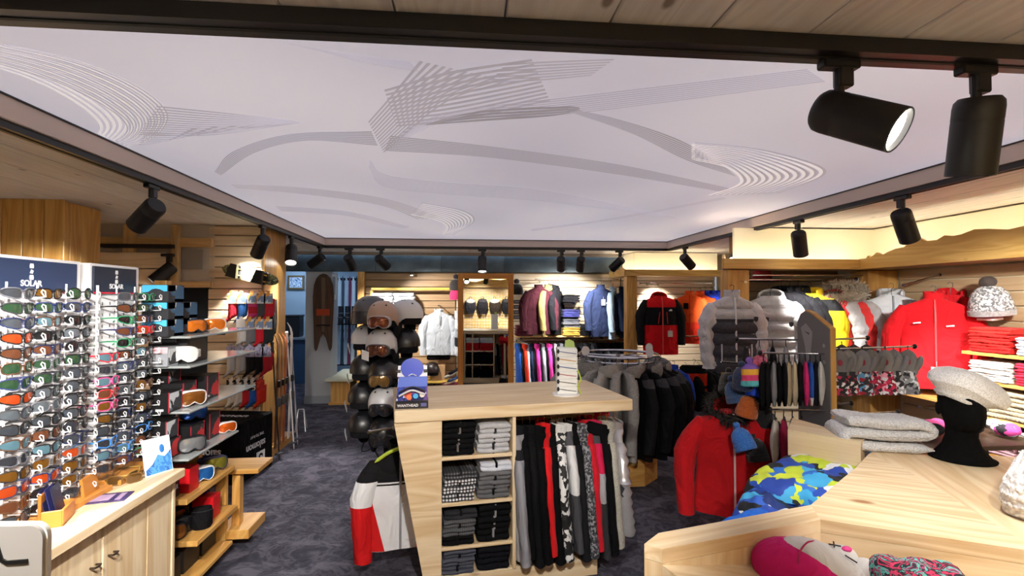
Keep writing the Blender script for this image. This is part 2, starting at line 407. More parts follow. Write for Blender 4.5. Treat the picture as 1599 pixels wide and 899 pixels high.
band([(690, 186), (760, 172), (880, 166), (905, 168)], [(660, 196), (750, 190), (860, 182), (905, 172)], 4, .8, INK2)
band([(870, 166), (960, 185), (1060, 218), (1135, 262)], [(900, 178), (990, 210), (1070, 250), (1150, 276)], 9, .62, INK2)
band([(610, 212), (760, 228), (960, 256), (1140, 294)], [(600, 236), (760, 246), (960, 272), (1130, 300)], 9, .6, INK2)
band([(1080, 225), (1180, 235), (1270, 258), (1280, 275), (1210, 300)], [(1080, 250), (1130, 262), (1150, 280), (1140, 292), (1100, 305)], 11, .45, CHALK)
band([(1085, 222), (1185, 232), (1275, 256), (1285, 275), (1215, 302)], [(1085, 246), (1135, 260), (1155, 280), (1145, 292), (1105, 305)], 11, .4, INK)
band([(578, 250), (600, 272), (680, 284), (850, 298), (1050, 338)], [(576, 262), (600, 292), (700, 304), (860, 316), (1060, 342)], 9, .5, INK)
band([(360, 288), (470, 293), (600, 310), (690, 340)], [(370, 294), (480, 304), (590, 320), (650, 342)], 6, .6, INK)
band([(660, 318), (720, 330), (738, 345), (705, 366)], [(640, 336), (680, 345), (695, 355), (690, 366)], 9, .45, CHALK)
band([(658, 316), (722, 328), (741, 345), (708, 367)], [(642, 334), (684, 345), (698, 355), (693, 366)], 9, .35, INK)
band([(430, 322), (540, 330), (640, 354)], [(440, 330), (540, 337), (630, 357)], 5, .6, INK)
band([(830, 358), (960, 340), (1130, 308)], [(830, 361), (960, 343), (1135, 311)], 2, .5, INK)
band([(790, 100), (850, 96), (960, 92)], [(760, 132), (840, 128), (920, 120)], 7, .5, INK)

# ---- walls
PLAST = plain('b9b3aa', .8)
struct('wall_left', MB().box((XL - .05, 3.5, 1.2), (.1, 9.6, 2.4)), PLAST)
struct('wall_rear', MB().box((.3, YR - .05, 1.2), (8, .1, 2.4)), plain('c9b190', .7))
struct('wall_right', MB().box((XR + .05, 3.5, 1.2), (.1, 9.6, 2.4)), plain('d8cfae', .7))
wb = struct('wall_back', MB().box((1.33, YB + .05, 1.2), (5.86, .1, 2.4)), plain('6b5a44', .7))
def slats(parent, axis, x0, x1, fixed, z0, z1, pitch=.112, mat=None, facing=-1):
    """grooved slatwall boards, one object each"""
    z = z0
    while z + .02 < z1:
        h = min(pitch, z1 - z) - .012
        if axis == 'x':
            boxpart('slat', ((x0 + x1) / 2, fixed + facing * .01, z + h / 2), (round(x1 - x0, 3), .02, round(h, 3)), mat, parent, .003)
        else:
            boxpart('slat', (fixed + facing * .01, (x0 + x1) / 2, z + h / 2), (.02, round(x1 - x0, 3), round(h, 3)), mat, parent, .003)
        z += pitch
slats(wb, 'x', -1.58, -.12, YB, .02, 2.04, mat=wood('a98a66', '8f7250', 0, .8, False, .5))
slats(wb, 'x', -.1, 2.62, YB, .02, 2.04, mat=slat(0))
slats(wb, 'x', 2.64, XR - .01, YB, .02, 2.0, mat=slat(0))
# standards: the thin metal slot rails between the slats
for px in (874,):
    a = at(px, 430, 8.33); boxpart('shelf_standard', (a.x, 8.325, 1.5), (.02, .012, 1.0), CHROME, wb, .002)
wr = bpy.data.objects['wall_right']
slats(wr, 'y', 2.1, 4.62, XR, .02, 1.9, .118, wood('cdb28e', 'b89c76', 1, .8, False, .5))
# ---- steel fascia over the back wall
fas = thing('steel_fascia', 'dark blued steel fascia across the top of the back wall', 'fascia', (0, 8.2, 2.04))
def steel():
    m, nt, b = newmat('blued_steel'); v = coords(nt)
    n = N(nt, 'ShaderNodeTexNoise'); n.inputs['Scale'].default_value = 3.5; n.inputs['Detail'].default_value = 6; nt.links.new(v, n.inputs[0])
    col = ramp(nt, n.outputs[0], [(.3, '39444c'), (.7, '5b6870')]); nt.links.new(col, b.inputs['Base Color'])
    b.inputs['Metallic'].default_value = .55; b.inputs['Roughness'].default_value = .42; return m
STEEL = steel()
edges = [-2.74, -1.36, -.34, .66, 1.67, 2.62]
for a, b_ in zip(edges, edges[1:]):
    boxpart('steel_panel', ((a + b_) / 2, 0, .15), (round(b_ - a - .006, 3), .02, .295), STEEL, fas, .002)
boxpart('bottom_lip', ((-2.74 + 2.62) / 2, .03, .004), (5.36, .06, .008), STEELB, fas, .001)
# cold light strip washing the steel from the ceiling edge
boxpart('added_lip', (-.06, -.13, .272), (5.3, .02, .05), plain('9a928c', .6), fas, .002)  # board added to hide the bright strip from the camera
cs = thing('light_strip', 'thin cold white light strip along ceiling above the steel fascia', 'light strip', (-.06, 8.12, 2.325))
boxpart('channel', (0, 0, .008), (5.2, .03, .014), plain('8a8a8c', .4), cs, .001)
boxpart('diffuser', (0, 0, -.001), (5.2, .018, .006), emit('bfe0ff', 7.0), cs, .001)

# ---- pillar with the old board, doorway to the rental room
colp = struct('wall_pillar', MB().box(((-2.42 - 2.03) / 2, 8.4, 1.02), (.39, .4, 2.04), .004), plain('a9adb4', .75), label='pale grey plaster pillar between the two rear openings')
boxpart('base_strip', (-2.225, 8.19, .06), (.4, .015, .12), plain('8e949c', .6), colp, .002)
struct('wall_rental_back', MB().box((-3.2, 11.25, 1.2), (4.2, .1, 2.4)), plain('a9c3d6', .8))
struct('wall_rental_left', MB().box((-5.1, 9.7, 1.2), (.1, 3.2, 2.4)), plain('b7c4ce', .8))
struct('wall_rental_right', MB().box((-1.55, 9.83, 1.2), (.1, 2.85, 2.4)), plain('8fa7b8', .8))
struct('ceiling_rental', MB().box((-3.3, 9.8, 2.42), (3.8, 3.0, .06)), plain('c8ccd0', .8))
struct('wall_rental_front', MB().box((-4.05, 8.33, 1.2), (2.4, .1, 2.4)), plain('9aa0a6', .8))
for i, (x, y) in enumerate(((-3.3, 9.3), (-1.95, 9.3), (-3.3, 10.6))):
    t = thing('fluorescent_light', ['cold fluorescent ceiling light in the rental room doorway', 'cold fluorescent ceiling light above the hanging skis', 'cold fluorescent ceiling light far inside rental room'][i], 'light', (x, y, 2.38), 0, 'rental room lights')
    boxpart('housing', (0, 0, -.015), (.5, .16, .03), WHITEP, t, .003); boxpart('tube', (0, 0, -.036), (.46, .1, .012), emit('cfe4ff', K_BACK), t, .002)
# upright pine post at left end of the back wall
tag(boxpart('pine_post', (-1.585, 8.24, 1.02), (.1, .1, 2.04), warm(2), None, .004), 'warm pine post at left end of back wall bay', 'post')

# ---- left: pine clad pillar, timber frame wall, sock partition
pil = struct('wall_pine_pillar', MB().box((-3.3, 4.3, 1.17), (.62, .44, 2.34)), warm(2), label='pine boarded pillar reaching the ceiling at left')
for i in range(5): boxpart('pine_board', (-3.56 + i * .142, 4.07, 1.17), (.138, .02, 2.34), warm(2), pil, .004)
for i in range(4): boxpart('pine_board', (-2.985, 4.14 + i * .11, 1.17), (.02, .106, 2.34), warm(2), pil, .004)
wt = struct('wall_timber', MB().box((-3.05, 5.36, 2.03), (1.2, .08, .62)), plain('b7b0aa', .7), label='upper wall of grey panel and pine framing')
for c, d in (((-3.05, 5.29, 2.16), (1.2, .05, .09)), ((-3.2, 5.27, 2.03), (.1, .06, .6)), ((-2.78, 5.27, 2.03), (.07, .06, .6)), ((-3.05, 5.29, 1.75), (1.2, .05, .06))):
    boxpart('timber', c, d, wood('d2b184', 'b8925c', 0 if d[0] > .5 else 2, 1, True), wt, .004)
boxpart('grey_panel', (-2.64, 5.3, 2.0), (.2, .012, .2), plain('8c8886', .4), wt, .002)
struct('wall_timber_lower', MB().box((-3.3, 5.36, .86), (.72, .08, 1.72)), slat(0))
for i, z in enumerate((1.5, 1.66, 1.82, 1.98)):
    boxpart('slat', (-3.16, 5.24, z), (.62, .02, .15), slat(0), wt, .003)
struct('wall_passage', MB().box((-3.1, 6.4, 1.2), (1.1, .08, 2.4)), plain('66707c', .8), label='blue-grey wall behind the goggle shelves')
ps = struct('wall_sock_partition', MB().box((-2.245, 5.64, 1.17), (.51, .6, 2.34)), plain('8d7c68', .7), label='slatwall partition that carries the sock rows')
slats(ps, 'x', -2.5, -2.0, 5.34, .02, 2.34, .106, slat(0))
boxpart('pine_facing', (-1.985, 5.65, 1.17), (.02, .62, 2.34), warm(2), ps, .003)
boxpart('pine_facing', (-1.985, 5.72, .05), (.12, .76, .1), warm(1), ps, .003)

# ---- right: coves with lit cream walls and pine mountain fascia, bays below
CREAM = plain('f2f0dc', .8)
def cove(name, label, pts, inner, zb, ztop, mount=None, k=1.0):
    """pts: plan line of the pine fascia; inner: plan line of the lit wall behind; soffit between"""
    t = thing(name, label, 'cove', (pts[0][0], pts[0][1], zb)); ox, oy = pts[0]
    for (a, b, prof) in [(pts[i], pts[i + 1], (mount or {}).get(i)) for i in range(len(pts) - 1)]:
        d = Vector((b[0] - a[0], b[1] - a[1])); L = d.length; ang = math.atan2(d.y, d.x)
        poly = [(0, 0), (L, 0)] + ([(L * u, h) for u, h in prof[::-1]] if prof else [(L, ztop - zb), (0, ztop - zb)])
        part('pine_fascia', MB().prism(poly, -.012, .012, 1).mesh('pine_fascia'), wood('dcb870', 'c2954c', 0, 1, True, .45, '7a4a1c'), t, (a[0] - ox, a[1] - oy, 0), (0, 0, ang))
    poly = [(p[0] - ox, p[1] - oy) for p in pts] + [(p[0] - ox, p[1] - oy) for p in inner[::-1]]
    part('soffit_board', MB().prism(poly, 0, .02).mesh('soffit_board'), wood('b98a5c', '96663c', 0, 1, True), t)
    for a, b in zip(inner, inner[1:]):
        d = Vector((b[0] - a[0], b[1] - a[1])); L = d.length; ang = math.atan2(d.y, d.x); mx, my = (a[0] + b[0]) / 2 - ox, (a[1] + b[1]) / 2 - oy
        part('cream_panel', MB().box((0, 0, 0), (L, .02, ZC - zb - .03)), CREAM, t, (mx, my, (ZC - zb) / 2), (0, 0, ang))
    for a, b, c, e in zip(pts, pts[1:], inner, inner[1:]):
        p = Vector(a).lerp(Vector(c), .38); q = Vector(b).lerp(Vector(e), .38); d = q - p; L = d.length - .04; ang = math.atan2(d.y, d.x); mid = (p + q) / 2
        part('led_strip', MB().box((0, 0, 0), (L, .02, .012)), emit('fff8da', K_COVE * k), t, (mid.x - ox, mid.y - oy, .03), (0, 0, ang))
    return t
def ridge(pts): return pts
mB = [(0, .09), (.02, .09), (.06, .125), (.09, .10), (.13, .14), (.18, .12), (.3, .12)]
cove('cove_ledge', 'lit cream cove with pine fascia over the orange and red jackets', [(2.40, 8.2), (2.40, 7.4), (3.95, 7.4)], [(2.62, 8.2), (2.62, 7.64), (3.95, 7.64)], 1.955, 2.05,
     {0: [(0, .10), (.3, .13), (.6, .10), (.8, .14), (1, .095)]})
prof = [(0, .10), (.05, .10), (.065, .125), (.08, .105), (.10, .12), (.125, .145), (.16, .115), (.2, .14), (.25, .16), (.3, .165), (.33, .2), (.36, .235), (.39, .225), (.42, .195), (.48, .19), (.52, .22), (.56, .205), (.6, .21), (.66, .235), (.72, .225), (.8, .2), (.9, .22), (1, .18)]
prof = [(u * .46, h) for u, h in prof] + [(.5, .15), (.56, .22), (.62, .17), (.68, .24), (.76, .16), (.84, .21), (.92, .15), (1, .18)]
cove('cove_ledge', 'lit cream cove with pine mountain silhouette along the right wall', [(2.78, 5.2), (2.45, 4.62), (3.84, 4.62), (3.84, .9)], [(3.0, 5.2), (2.72, 4.92), (4.24, 4.92), (4.24, .9)], 1.895, 1.99,
     {0: [(0, .10), (.5, .10), (.7, .15), (1, .09)], 2: prof})
bayw = struct('wall_bay', MB().box((3.63, 5.49, 1.17), (1.26, .06, 2.34)), plain('9a7c58', .7), label='slatwall partition behind the hanging ski jackets')
slats(bayw, 'x', 3.02, 4.25, 5.46, .02, 1.89, .112, slat(0))
def post(c, d, label): tag(boxpart('pine_post', c, d, warm(2), None, .006), label, 'post')
post((2.51, 7.5, .975), (.16, .15, 1.95), 'pine post left of the red and black jacket')
post((2.615, 4.72, .945), (.22, .14, 1.885), 'pine post behind the white and grey jacket')
post((2.95, 5.28, .945), (.12, .2, 1.885), 'pine side post at the end of the ski jacket bay')
pb = thing('pine_pier', 'broad pine pier between ski jackets and red jackets', 'pier', (4.115, 4.78, 0))
boxpart('body', (0, 0, .945), (.31, .24, 1.885), warm(2), pb, .004)
boxpart('rail_plate', (-.161, .0, 1.8), (.012, .1, .1), warm(2), pb, .002)
boxpart('rail_socket', (-.175, .0, 1.8), (.02, .05, .05), CHROME, pb, .004)

# ---- rear wall (seen in the mirror): cove, bag grid
cove('cove_ledge', 'lit cream cove with mountain fascia on the wall behind the viewer', [(-1.5, -.85), (3.4, -.85)], [(-1.5, -1.17), (3.4, -1.17)], 1.95, 2.05,
     {0: [(0, .12), (.1, .18), (.2, .12), (.3, .2), (.38, .15), (.45, .24), (.52, .2), (.58, .26), (.64, .18), (.7, .22), (.8, .14), (.9, .2), (1, .12)]}, 2.6)
wrr = bpy.data.objects['wall_rear']
boxpart('pine_board', (.9, YR + .012, 1.05), (4.6, .02, 1.7), wood('dcb870', 'c2954c', 0, 1, True), wrr, .003)
gr = thing('wire_grid', 'white wire grid hung with bags on wall behind the viewer', 'grid', (.62, YR + .05, .75))
g = MB()
for i in range(25): g.tube([(-.96 + i * .08, 0, 0), (-.96 + i * .08, 0, 1.1)], .004, 5)
for i in range(14): g.tube([(-.96, .006, i * .085), (.96, .006, i * .085)], .004, 5)
part('wires', g, WHITEP, gr)
def bag_mesh(): 
    m = MB(); rings = []
    for i in range(9):
        t = i / 8; z = -.42 * t; wv = .10 + .06 * math.sin(math.pi * min(t * 1.1, 1)); d = .03 + .07 * math.sin(math.pi * min(t * 1.05 + .05, 1))
        rings.append([(wv * math.copysign(abs(math.cos(a)) ** .6, math.cos(a)), -.0 + d * math.copysign(abs(math.sin(a)) ** .7, math.sin(a)), z) for a in [2 * math.pi * j / 16 for j in range(16)]])
    return m.loft(rings).mesh('bag')
for i in range(6):
    t = thing('backpack', f'{["black", "dark grey", "charcoal", "brown-black", "black", "slate"][i]} backpack, {ORD1[i]} from left on the grid behind the viewer', 'backpack', (-.12 + i * .34, YR + .2, 1.62), 0, 'backpacks on the wire grid')
    part('bag_body', cached('bag', bag_mesh), fab(['1c1a20', '26242a', '221f24', '2a211c', '18171b', '2b2d33'][i]), t)
    part('flap', MB().ell((0, .04, -.06), (.13, .09, .07)), fab('d8d6d2' if i in (1, 3) else '39363c'), t)
    part('grab_loop', MB().tube([(-.04, 0, .0), (-.03, 0, .06), (.03, 0, .06), (.04, 0, 0)], .008, 6), fab('101012'), t)

# ------------------------------------------------------------------ tracks and spots
def track(name, a, b, label, hw=.03, dz=0.0):
    a, b = Vector(a), Vector(b); d = b - a; ang = math.atan2(d.y, d.x)
    t = thing(name, label, 'track', (a + b) / 2, ang, 'black lighting tracks')
    L = d.length
    part('profile', MB().prism([(-hw, -dz), (hw, -dz), (hw, .036), (-hw, .036)], -L / 2, L / 2, 0), BLACKM, t)
    part('slot', MB().box((0, 0, -.001 - dz), (L - .02, .012, .004)), plain('050506', .7), t)
    return t
ZT = 2.302
track('lighting_track', (RX0 - .03, RY0 - .06, ZT), (RX0 - .03, RY1 + .06, ZT), 'black lighting track along left edge of the stretch ceiling')
track('lighting_track', (RX1 + .03, RY0 - .06, ZT), (RX1 + .03, RY1 + .06, ZT), 'black lighting track along right edge of the stretch ceiling')
track('lighting_track', (RX0, RY1 + .03, ZT), (RX1, RY1 + .03, ZT), 'black lighting track along far edge of the stretch ceiling')
track('lighting_track', (-2.6, RY0 - .06, ZT), (3.4, RY0 - .06, ZT), 'broad black lighting track along near edge of the stretch ceiling', .042, .008)
def tm(k):
    if k == 'adaptor': return MB().box((0, 0, -.012), (.1, .034, .024), .004).mesh(k)
    if k == 'driver': return MB().box((.012, 0, -.045), (.04, .03, .05), .004).mesh(k)
    if k == 'yoke': return MB().tube([(0, 0, -.02), (0, 0, -.11)], .012, 10).mesh(k)
    if k == 'body': return MB().lathe([(.001, .055), (.044, .055), (.052, .045), (.054, .03), (.054, .0), (.0535, -.002), (.0535, -.004), (.054, -.006), (.054, -.14), (.050, -.142), (.048, -.128), (.02, -.122), (.001, -.122)], 28, cap=False).mesh(k)
    if k == 'rim': return MB().tube([(.052 * math.cos(a), .052 * math.sin(a), -.141) for a in [2 * math.pi * i / 28 for i in range(28)]], .0025, 6, True).mesh(k)
    if k == 'lens': return MB().lathe([(.001, -.124), (.047, -.126), (.047, -.130), (.001, -.133)], 24, cap=False).mesh(k)
LENS = emit('fff8ea', 14.0)
def spot(p, d, label, power=1.0, on_x=0.0, cone=62, cat='spotlight'):
    d = Vector(d).normalized()
    t = thing('track_spotlight', label, cat, p, on_x, 'black track spotlights'); t.scale = (1.14,) * 3
    dl = Matrix.Rotation(-on_x, 3, 'Z') @ d
    part('adaptor', cached('adaptor', lambda: tm('adaptor')), BLACKM, t); part('driver', cached('driver', lambda: tm('driver')), BLACKM, t)
    part('yoke', cached('yoke', lambda: tm('yoke')), BLACKM, t)
    q = Vector((0, 0, -1)).rotation_difference(dl); piv = Vector((0, 0, -.14))
    b = part('body', cached('sbody', lambda: tm('body')), plain('17171a', .5), t, piv); b.rotation_mode = 'QUATERNION'; b.rotation_quaternion = q
    part('rim', cached('rim', lambda: tm('rim')), plain('3a3a3e', .3, .6), b); part('lens', cached('lens', lambda: tm('lens')), LENS, b)
    ld = bpy.data.lights.new('beam', 'SPOT'); ld.energy = K_SPOT * power; ld.spot_size = R(cone); ld.spot_blend = .7; ld.color = (1, .955, .89); ld.shadow_soft_size = .04
    lo = bpy.data.objects.new('beam', ld); C.objects.link(lo); lo.parent = b; lo.location = (0, 0, -.15)
xl, xr, yb, yf = RX0 - .03, RX1 + .03, RY1 + .03, RY0 - .05
def onx(px, py, X): v = atx(px, py, X); return (X, v.y, ZT)
def ony(px, py, Y): v = at(px, py, Y); return (v.x, Y, ZT)
spot(onx(237, 287, xl), (-.75, .42, -.52), 'black spotlight nearest on left track, tilted left, lens hidden', on_x=R(90))
spot(onx(410, 350, xl), (-.5, .5, -.7), 'black spotlight second along left track, tilted left', on_x=R(90))
spot(onx(455, 366, xl), (.12, -.45, -.85), 'lit spotlight third along left track, glowing lens toward viewer', on_x=R(90))
spot(onx(499, 382, xl), (-.85, .3, -.55), 'black spotlight at far end of left track, tilted sideways', on_x=R(90))
spot(ony(545, 388, yb), (.18, .75, -.68), 'black spotlight on far track, first from its left end', .75)
spot(ony(594, 388, yb), (.5, .7, -.6), 'black spotlight on far track, tilted right, above the grey folded tops', .75, cone=80)
spot(ony(753, 388, yb), (.0, -.25, -.95), 'lit spotlight on far track straight above the mirror')
spot(ony(876, 388, yb), (.15, .75, -.66), 'left of two close spotlights on far track over maroon jacket', .7, cone=90)
spot(ony(907, 388, yb), (.1, .72, -.7), 'right of two close spotlights on far track, right of maroon jacket', .7, cone=90)
spot(ony(967, 388, yb), (-.5, .65, -.6), 'black spotlight on far track over the navy jackets', .7, cone=90)
spot(onx(1020, 386, xr), (.3, .6, -.8), 'black spotlight at far end of right track', on_x=R(90))
spot(onx(1070, 377, xr), (.75, .4, -.6), 'black spotlight second from far end of right track, tilted right', on_x=R(90))
spot(onx(1155, 358, xr), (-.5, -.3, -.75), 'lit spotlight midway on right track, glowing lens facing left', .5, on_x=R(90))
spot(onx(1247, 337, xr), (.35, .35, -.9), 'black spotlight on right track before the cream cove corner', .75, on_x=R(90))
spot(onx(1409, 300, xr), (.5, .2, -.85), 'black spotlight nearest on right track, above the mountain fascia', on_x=R(90))
spot(Vector(ony(1310, 112, yf)) - Vector((0, 0, .009)), (.5, -.72, -.5), 'large lit spotlight on near track with glowing round lens', .5)
spot(Vector(ony(1524, 128, yf)) - Vector((0, 0, .009)), (.06, .2, -.95), 'large black spotlight at right of near track, hanging straight down', .16)
# second cross track and its spots, added out of view to brighten the room
track('lighting_track', (-2.6, .45, ZT), (3.4, .45, ZT), 'added black lighting track across the ceiling over the entrance aisle')
spot((-1.7, yf, ZT), (-.1, .6, -.8), 'added black spotlight at left end of near track aimed at the sunglasses', 1.0)  # extra lamp past the left edge of view, added to light the displays
spot((-.35, .45, ZT), (-.62, .62, -.5), 'added black spotlight over the entrance aisle aimed at the sunglasses', 1.3)
spot((-1.0, .45, ZT), (.1, .25, -.9), 'added black spotlight over the entrance aisle aimed at the grey sign', .5)
spot((-.75, .45, ZT), (-.24, .82, -.42), 'added black spotlight over the entrance aisle aimed at the goggle shelves', 1.3, cone=45)
spot((.1, .45, ZT), (.0, .78, -.6), 'added black spotlight over the entrance aisle aimed at the gondola', .95)
spot((1.2, .45, ZT), (.25, .7, -.65), 'added black spotlight over the entrance aisle aimed at the display table', .4)
spot((2.4, .45, ZT), (.4, .7, -.6), 'added black spotlight over the entrance aisle aimed at the right wall', 1.1)
spot((xr, 1.9, ZT), (.5, .75, -.5), 'added black spotlight at near end of right track aimed at the right shelves', 1.1, on_x=R(90))  # extra lamp outside the view, added to brighten the right wall
spot((.6, .45, ZT), (-.1, -.75, -.6), 'added black spotlight over the entrance aisle aimed back at the bag grid', 1.2, cone=80)  # pair facing back, added to light the wall the mirror shows
spot((1.8, .45, ZT), (-.1, -.75, -.6), 'added black spotlight over the entrance aisle aimed back at the rear wall', 1.2, cone=80)
st = track('lighting_track', at(160, 381, 5.2), at(270, 393, 5.2), 'short black lighting track on the timber wall at left')
p = at(262, 396, 5.2); spot((p.x, 5.2, p.z), (-.5, -.35, -.6), 'small lit spotlight on the short track at the timber wall', .6)
sm = thing('mini_spotlight', 'tiny lit spotlight under the steel fascia above folded tops', 'spotlight', (at(643, 425, 8.17).x, 8.17, 2.038))
part('body', MB().lathe([(.001, .002), (.02, .002), (.022, -.05), (.001, -.05)], 14), BLACKM, sm); part('lens', MB().lathe([(.001, -.051), (.018, -.051), (.018, -.055), (.001, -.056)], 14), LENS, sm)
# ================================================================== MAKERS
def sgnpow(v, p): return math.copysign(abs(v) ** p, v)
def g_half(z, w, th, L, hemw):
    """half width / half thickness of a hanging top at height z (0 = neck, negative down)"""
    P = [(0, .068, .054), (-.015, .095, .056), (-.035, w * .62, th * .55 + .02), (-.06, w * .86, th * .72 + .012), (-.10, w * .98, th), (-.2, w * .99, th * 1.1), (-.4, w * .97, th * 1.12), (-L, hemw, th * 1.15)]
    for (z0, a0, b0), (z1, a1, b1) in zip(P, P[1:]):
        if z >= z1:
            t = (z - z0) / (z1 - z0) if z1 != z0 else 0; return a0 + (a1 - a0) * t, b0 + (b1 - b0) * t
    return hemw, th
def top_mesh(kind, w, L, th, hemw, fold, quilt, var, slen=.56, spread=.06):
    rnd = random.Random(var * 31 + int(w * 1000) + int(L * 777)); ph = [rnd.uniform(0, 6.28) for _ in range(6)]
    if kind == 'body':
        zs = [0, -.015, -.03, -.045, -.06, -.075, -.09, -.11, -.13]; n = 22 if quilt else 13
        zs += [-.13 - (L - .13) * (i + 1) / n for i in range(n)]
        rings = []
        for z in zs:
            hw, ht = g_half(z, w, th, L, hemw); s = max(0, min(1, (-z - .12) / (L - .12)))
            if quilt and z < -.09: q = .72 + .42 * abs(math.sin(math.pi * (-z) / quilt)) ** .7; ht *= q; hw *= .97 + .04 * q
            ring = []
            for j in range(32):
                a = 2 * math.pi * j / 32; ca, sa = math.cos(a), math.sin(a)
                f = 1 + fold * (.25 + s) * (math.sin(4 * a + ph[0] + 4 * z) + .6 * math.sin(9 * a + ph[1] - 6 * z) + .35 * math.sin(15 * a + ph[2]))
                ring.append((hw * sgnpow(ca, .72) * (1 + .3 * fold * s * math.sin(8 * z + ph[3])), ht * sgnpow(sa, .85) * f, z))
            rings.append(ring)
        return MB().loft(rings).mesh('body', 60)
    if kind in ('sl', 'sr'):
        sg = -1 if kind == 'sl' else 1; rings = []; n = 18 if quilt else 11
        for i in range(n + 1):
            t = i / n; z = -.062 - slen * t
            x = (w - .055) + (spread + .055) * min(1, (t * 2.6)) ** .8 * (1 if t < .5 else 1) - .02 * max(0, t - .6)
            y = -.02 * t - .03 * max(0, t - .45)
            r = .045 + .03 * min(1, t * 5) - .03 * max(0, t - .2); ry = min(r, th * .95 + .006)
            if quilt: q = .78 + .34 * abs(math.sin(math.pi * t * slen / quilt)) ** .7; r *= q; ry *= q
            wr = fold * .8
            rings.append([(sg * (x + r * math.cos(a) * (1 + wr * math.sin(3 * a + 22 * t + ph[4]))), y + ry * math.sin(a) * (1 + wr * math.sin(2 * a + 17 * t + ph[5])), z + .012 * math.cos(a) * (1 - t)) for a in [2 * math.pi * j / 14 for j in range(14)]])
        return MB().loft(rings).mesh('sleeve', 60)
    if kind == 'zip':
        vs = []; fs = []; zs = [-.01 - (L - .02) * i / 16 for i in range(17)]
        for i, z in enumerate(zs):
            hw, ht = g_half(z, w, th, L, hemw); q = 1.16 if quilt else 1.08 + fold * 1.2
            y = -ht * q - .004
            vs += [(-.006, y, z), (.006, y, z), (.006, y + .02, z), (-.006, y + .02, z)]
            if i: o = 4 * i; fs += [(o - 4, o - 3, o + 1, o), (o - 3, o - 2, o + 2, o + 1), (o - 1, o - 4, o, o + 3)]
        return MB().add(vs, fs).mesh('zip', 0)
def front_y(w, L, th, hemw, z, k=1.12): return -g_half(z, w, th, L, hemw)[1] * k - .006
def hood_mesh():
    rings = []
    for i in range(10):
        th_ = R(52) + R(124) * i / 9; rr = math.sin(th_); yy = -math.cos(th_)
        rings.append([(.118 * rr * math.cos(a), .055 + .10 * yy, .03 + (.125 * rr * math.sin(a) if math.sin(a) > 0 else .085 * rr * math.sin(a))) for a in [2 * math.pi * j / 18 for j in range(18)]])
    m = MB().loft(rings, False)
    m.tube(rings[0], .012, 6, True); return m.mesh('hood', 60)
def hood_down_mesh():
    rings = []
    for i in range(12):
        t = i / 11; a0 = R(-40) + R(260) * t; x, y = .095 * math.cos(a0), .02 + .085 * math.sin(a0); r = .03 + .03 * math.sin(math.pi * t)
        rings.append([(x * (1 + r * 4 * math.cos(b)), y * (1 + r * 4 * math.cos(b)) + .01, .0 + r * 1.1 * math.sin(b)) for b in [2 * math.pi * j / 10 for j in range(10)]])
    return MB().loft(rings).mesh('hood', 60)
def collar_mesh(h=.05):
    rings = []
    for (k, z) in ((1.05, -.02), (1.0, 0), (.98, h * .6), (1.02, h), (.86, h), (.82, h * .5), (.82, 0)):
        rings.append([(.07 * k * math.cos(a), .058 * k * math.sin(a), z - (.02 * -math.sin(a) if math.sin(a) < 0 else 0)) for a in [2 * math.pi * j / 18 for j in range(18)]])
    return MB().loft(rings, False).mesh('collar', 50)
def fur_mesh():
    rnd = random.Random(3); m = MB()
    ring = [(.115 * math.cos(a), -.015 + .02 * math.cos(2 * a), .03 + .13 * math.sin(a)) for a in [2 * math.pi * i / 26 for i in range(26)]]
    m.tube(ring, .024, 8, True)
    for p in ring:
        for k in range(60):
            d = Vector((rnd.gauss(0, 1), rnd.gauss(0, 1), rnd.gauss(0, 1))).normalized(); o = d.orthogonal().normalized() * .006; b = Vector(p) + d * .022
            e = Vector(p) + d * rnd.uniform(.045, .085) + Vector((0, 0, -.012))
            m.add([tuple(b + o), tuple(b - o), tuple(e)], [(0, 1, 2)])
    return m.mesh('fur', 60)
def hanger_mesh():
    m = MB(); m.tube([(0, 0, -.02), (0, 0, .05), (.018, 0, .072), (.016, 0, .1), (-.006, 0, .108), (-.018, 0, .094)], .0028, 6)
    m.tube([(-.19, 0, -.085), (-.1, 0, -.04), (0, 0, -.018), (.1, 0, -.04), (.19, 0, -.085)], .011, 8, flat=.7); return m.mesh('hanger')
def logo_mesh(): return MB().prism([(-.018, -.008), (.018, -.008), (.017, .004), (.008, .013), (-.004, .012), (-.009, .004), (-.018, .002)], -.0015, .0015, 1).mesh('logo', 0)
def shield_mesh(): return MB().prism([(0, -.026), (.016, -.012), (.02, .018), (0, .024), (-.02, .018), (-.016, -.012)], -.0015, .0015, 1).mesh('badge', 0)
WOODH = plain('c08a45', .45); BLACKH = plain('0e0e10', .4)
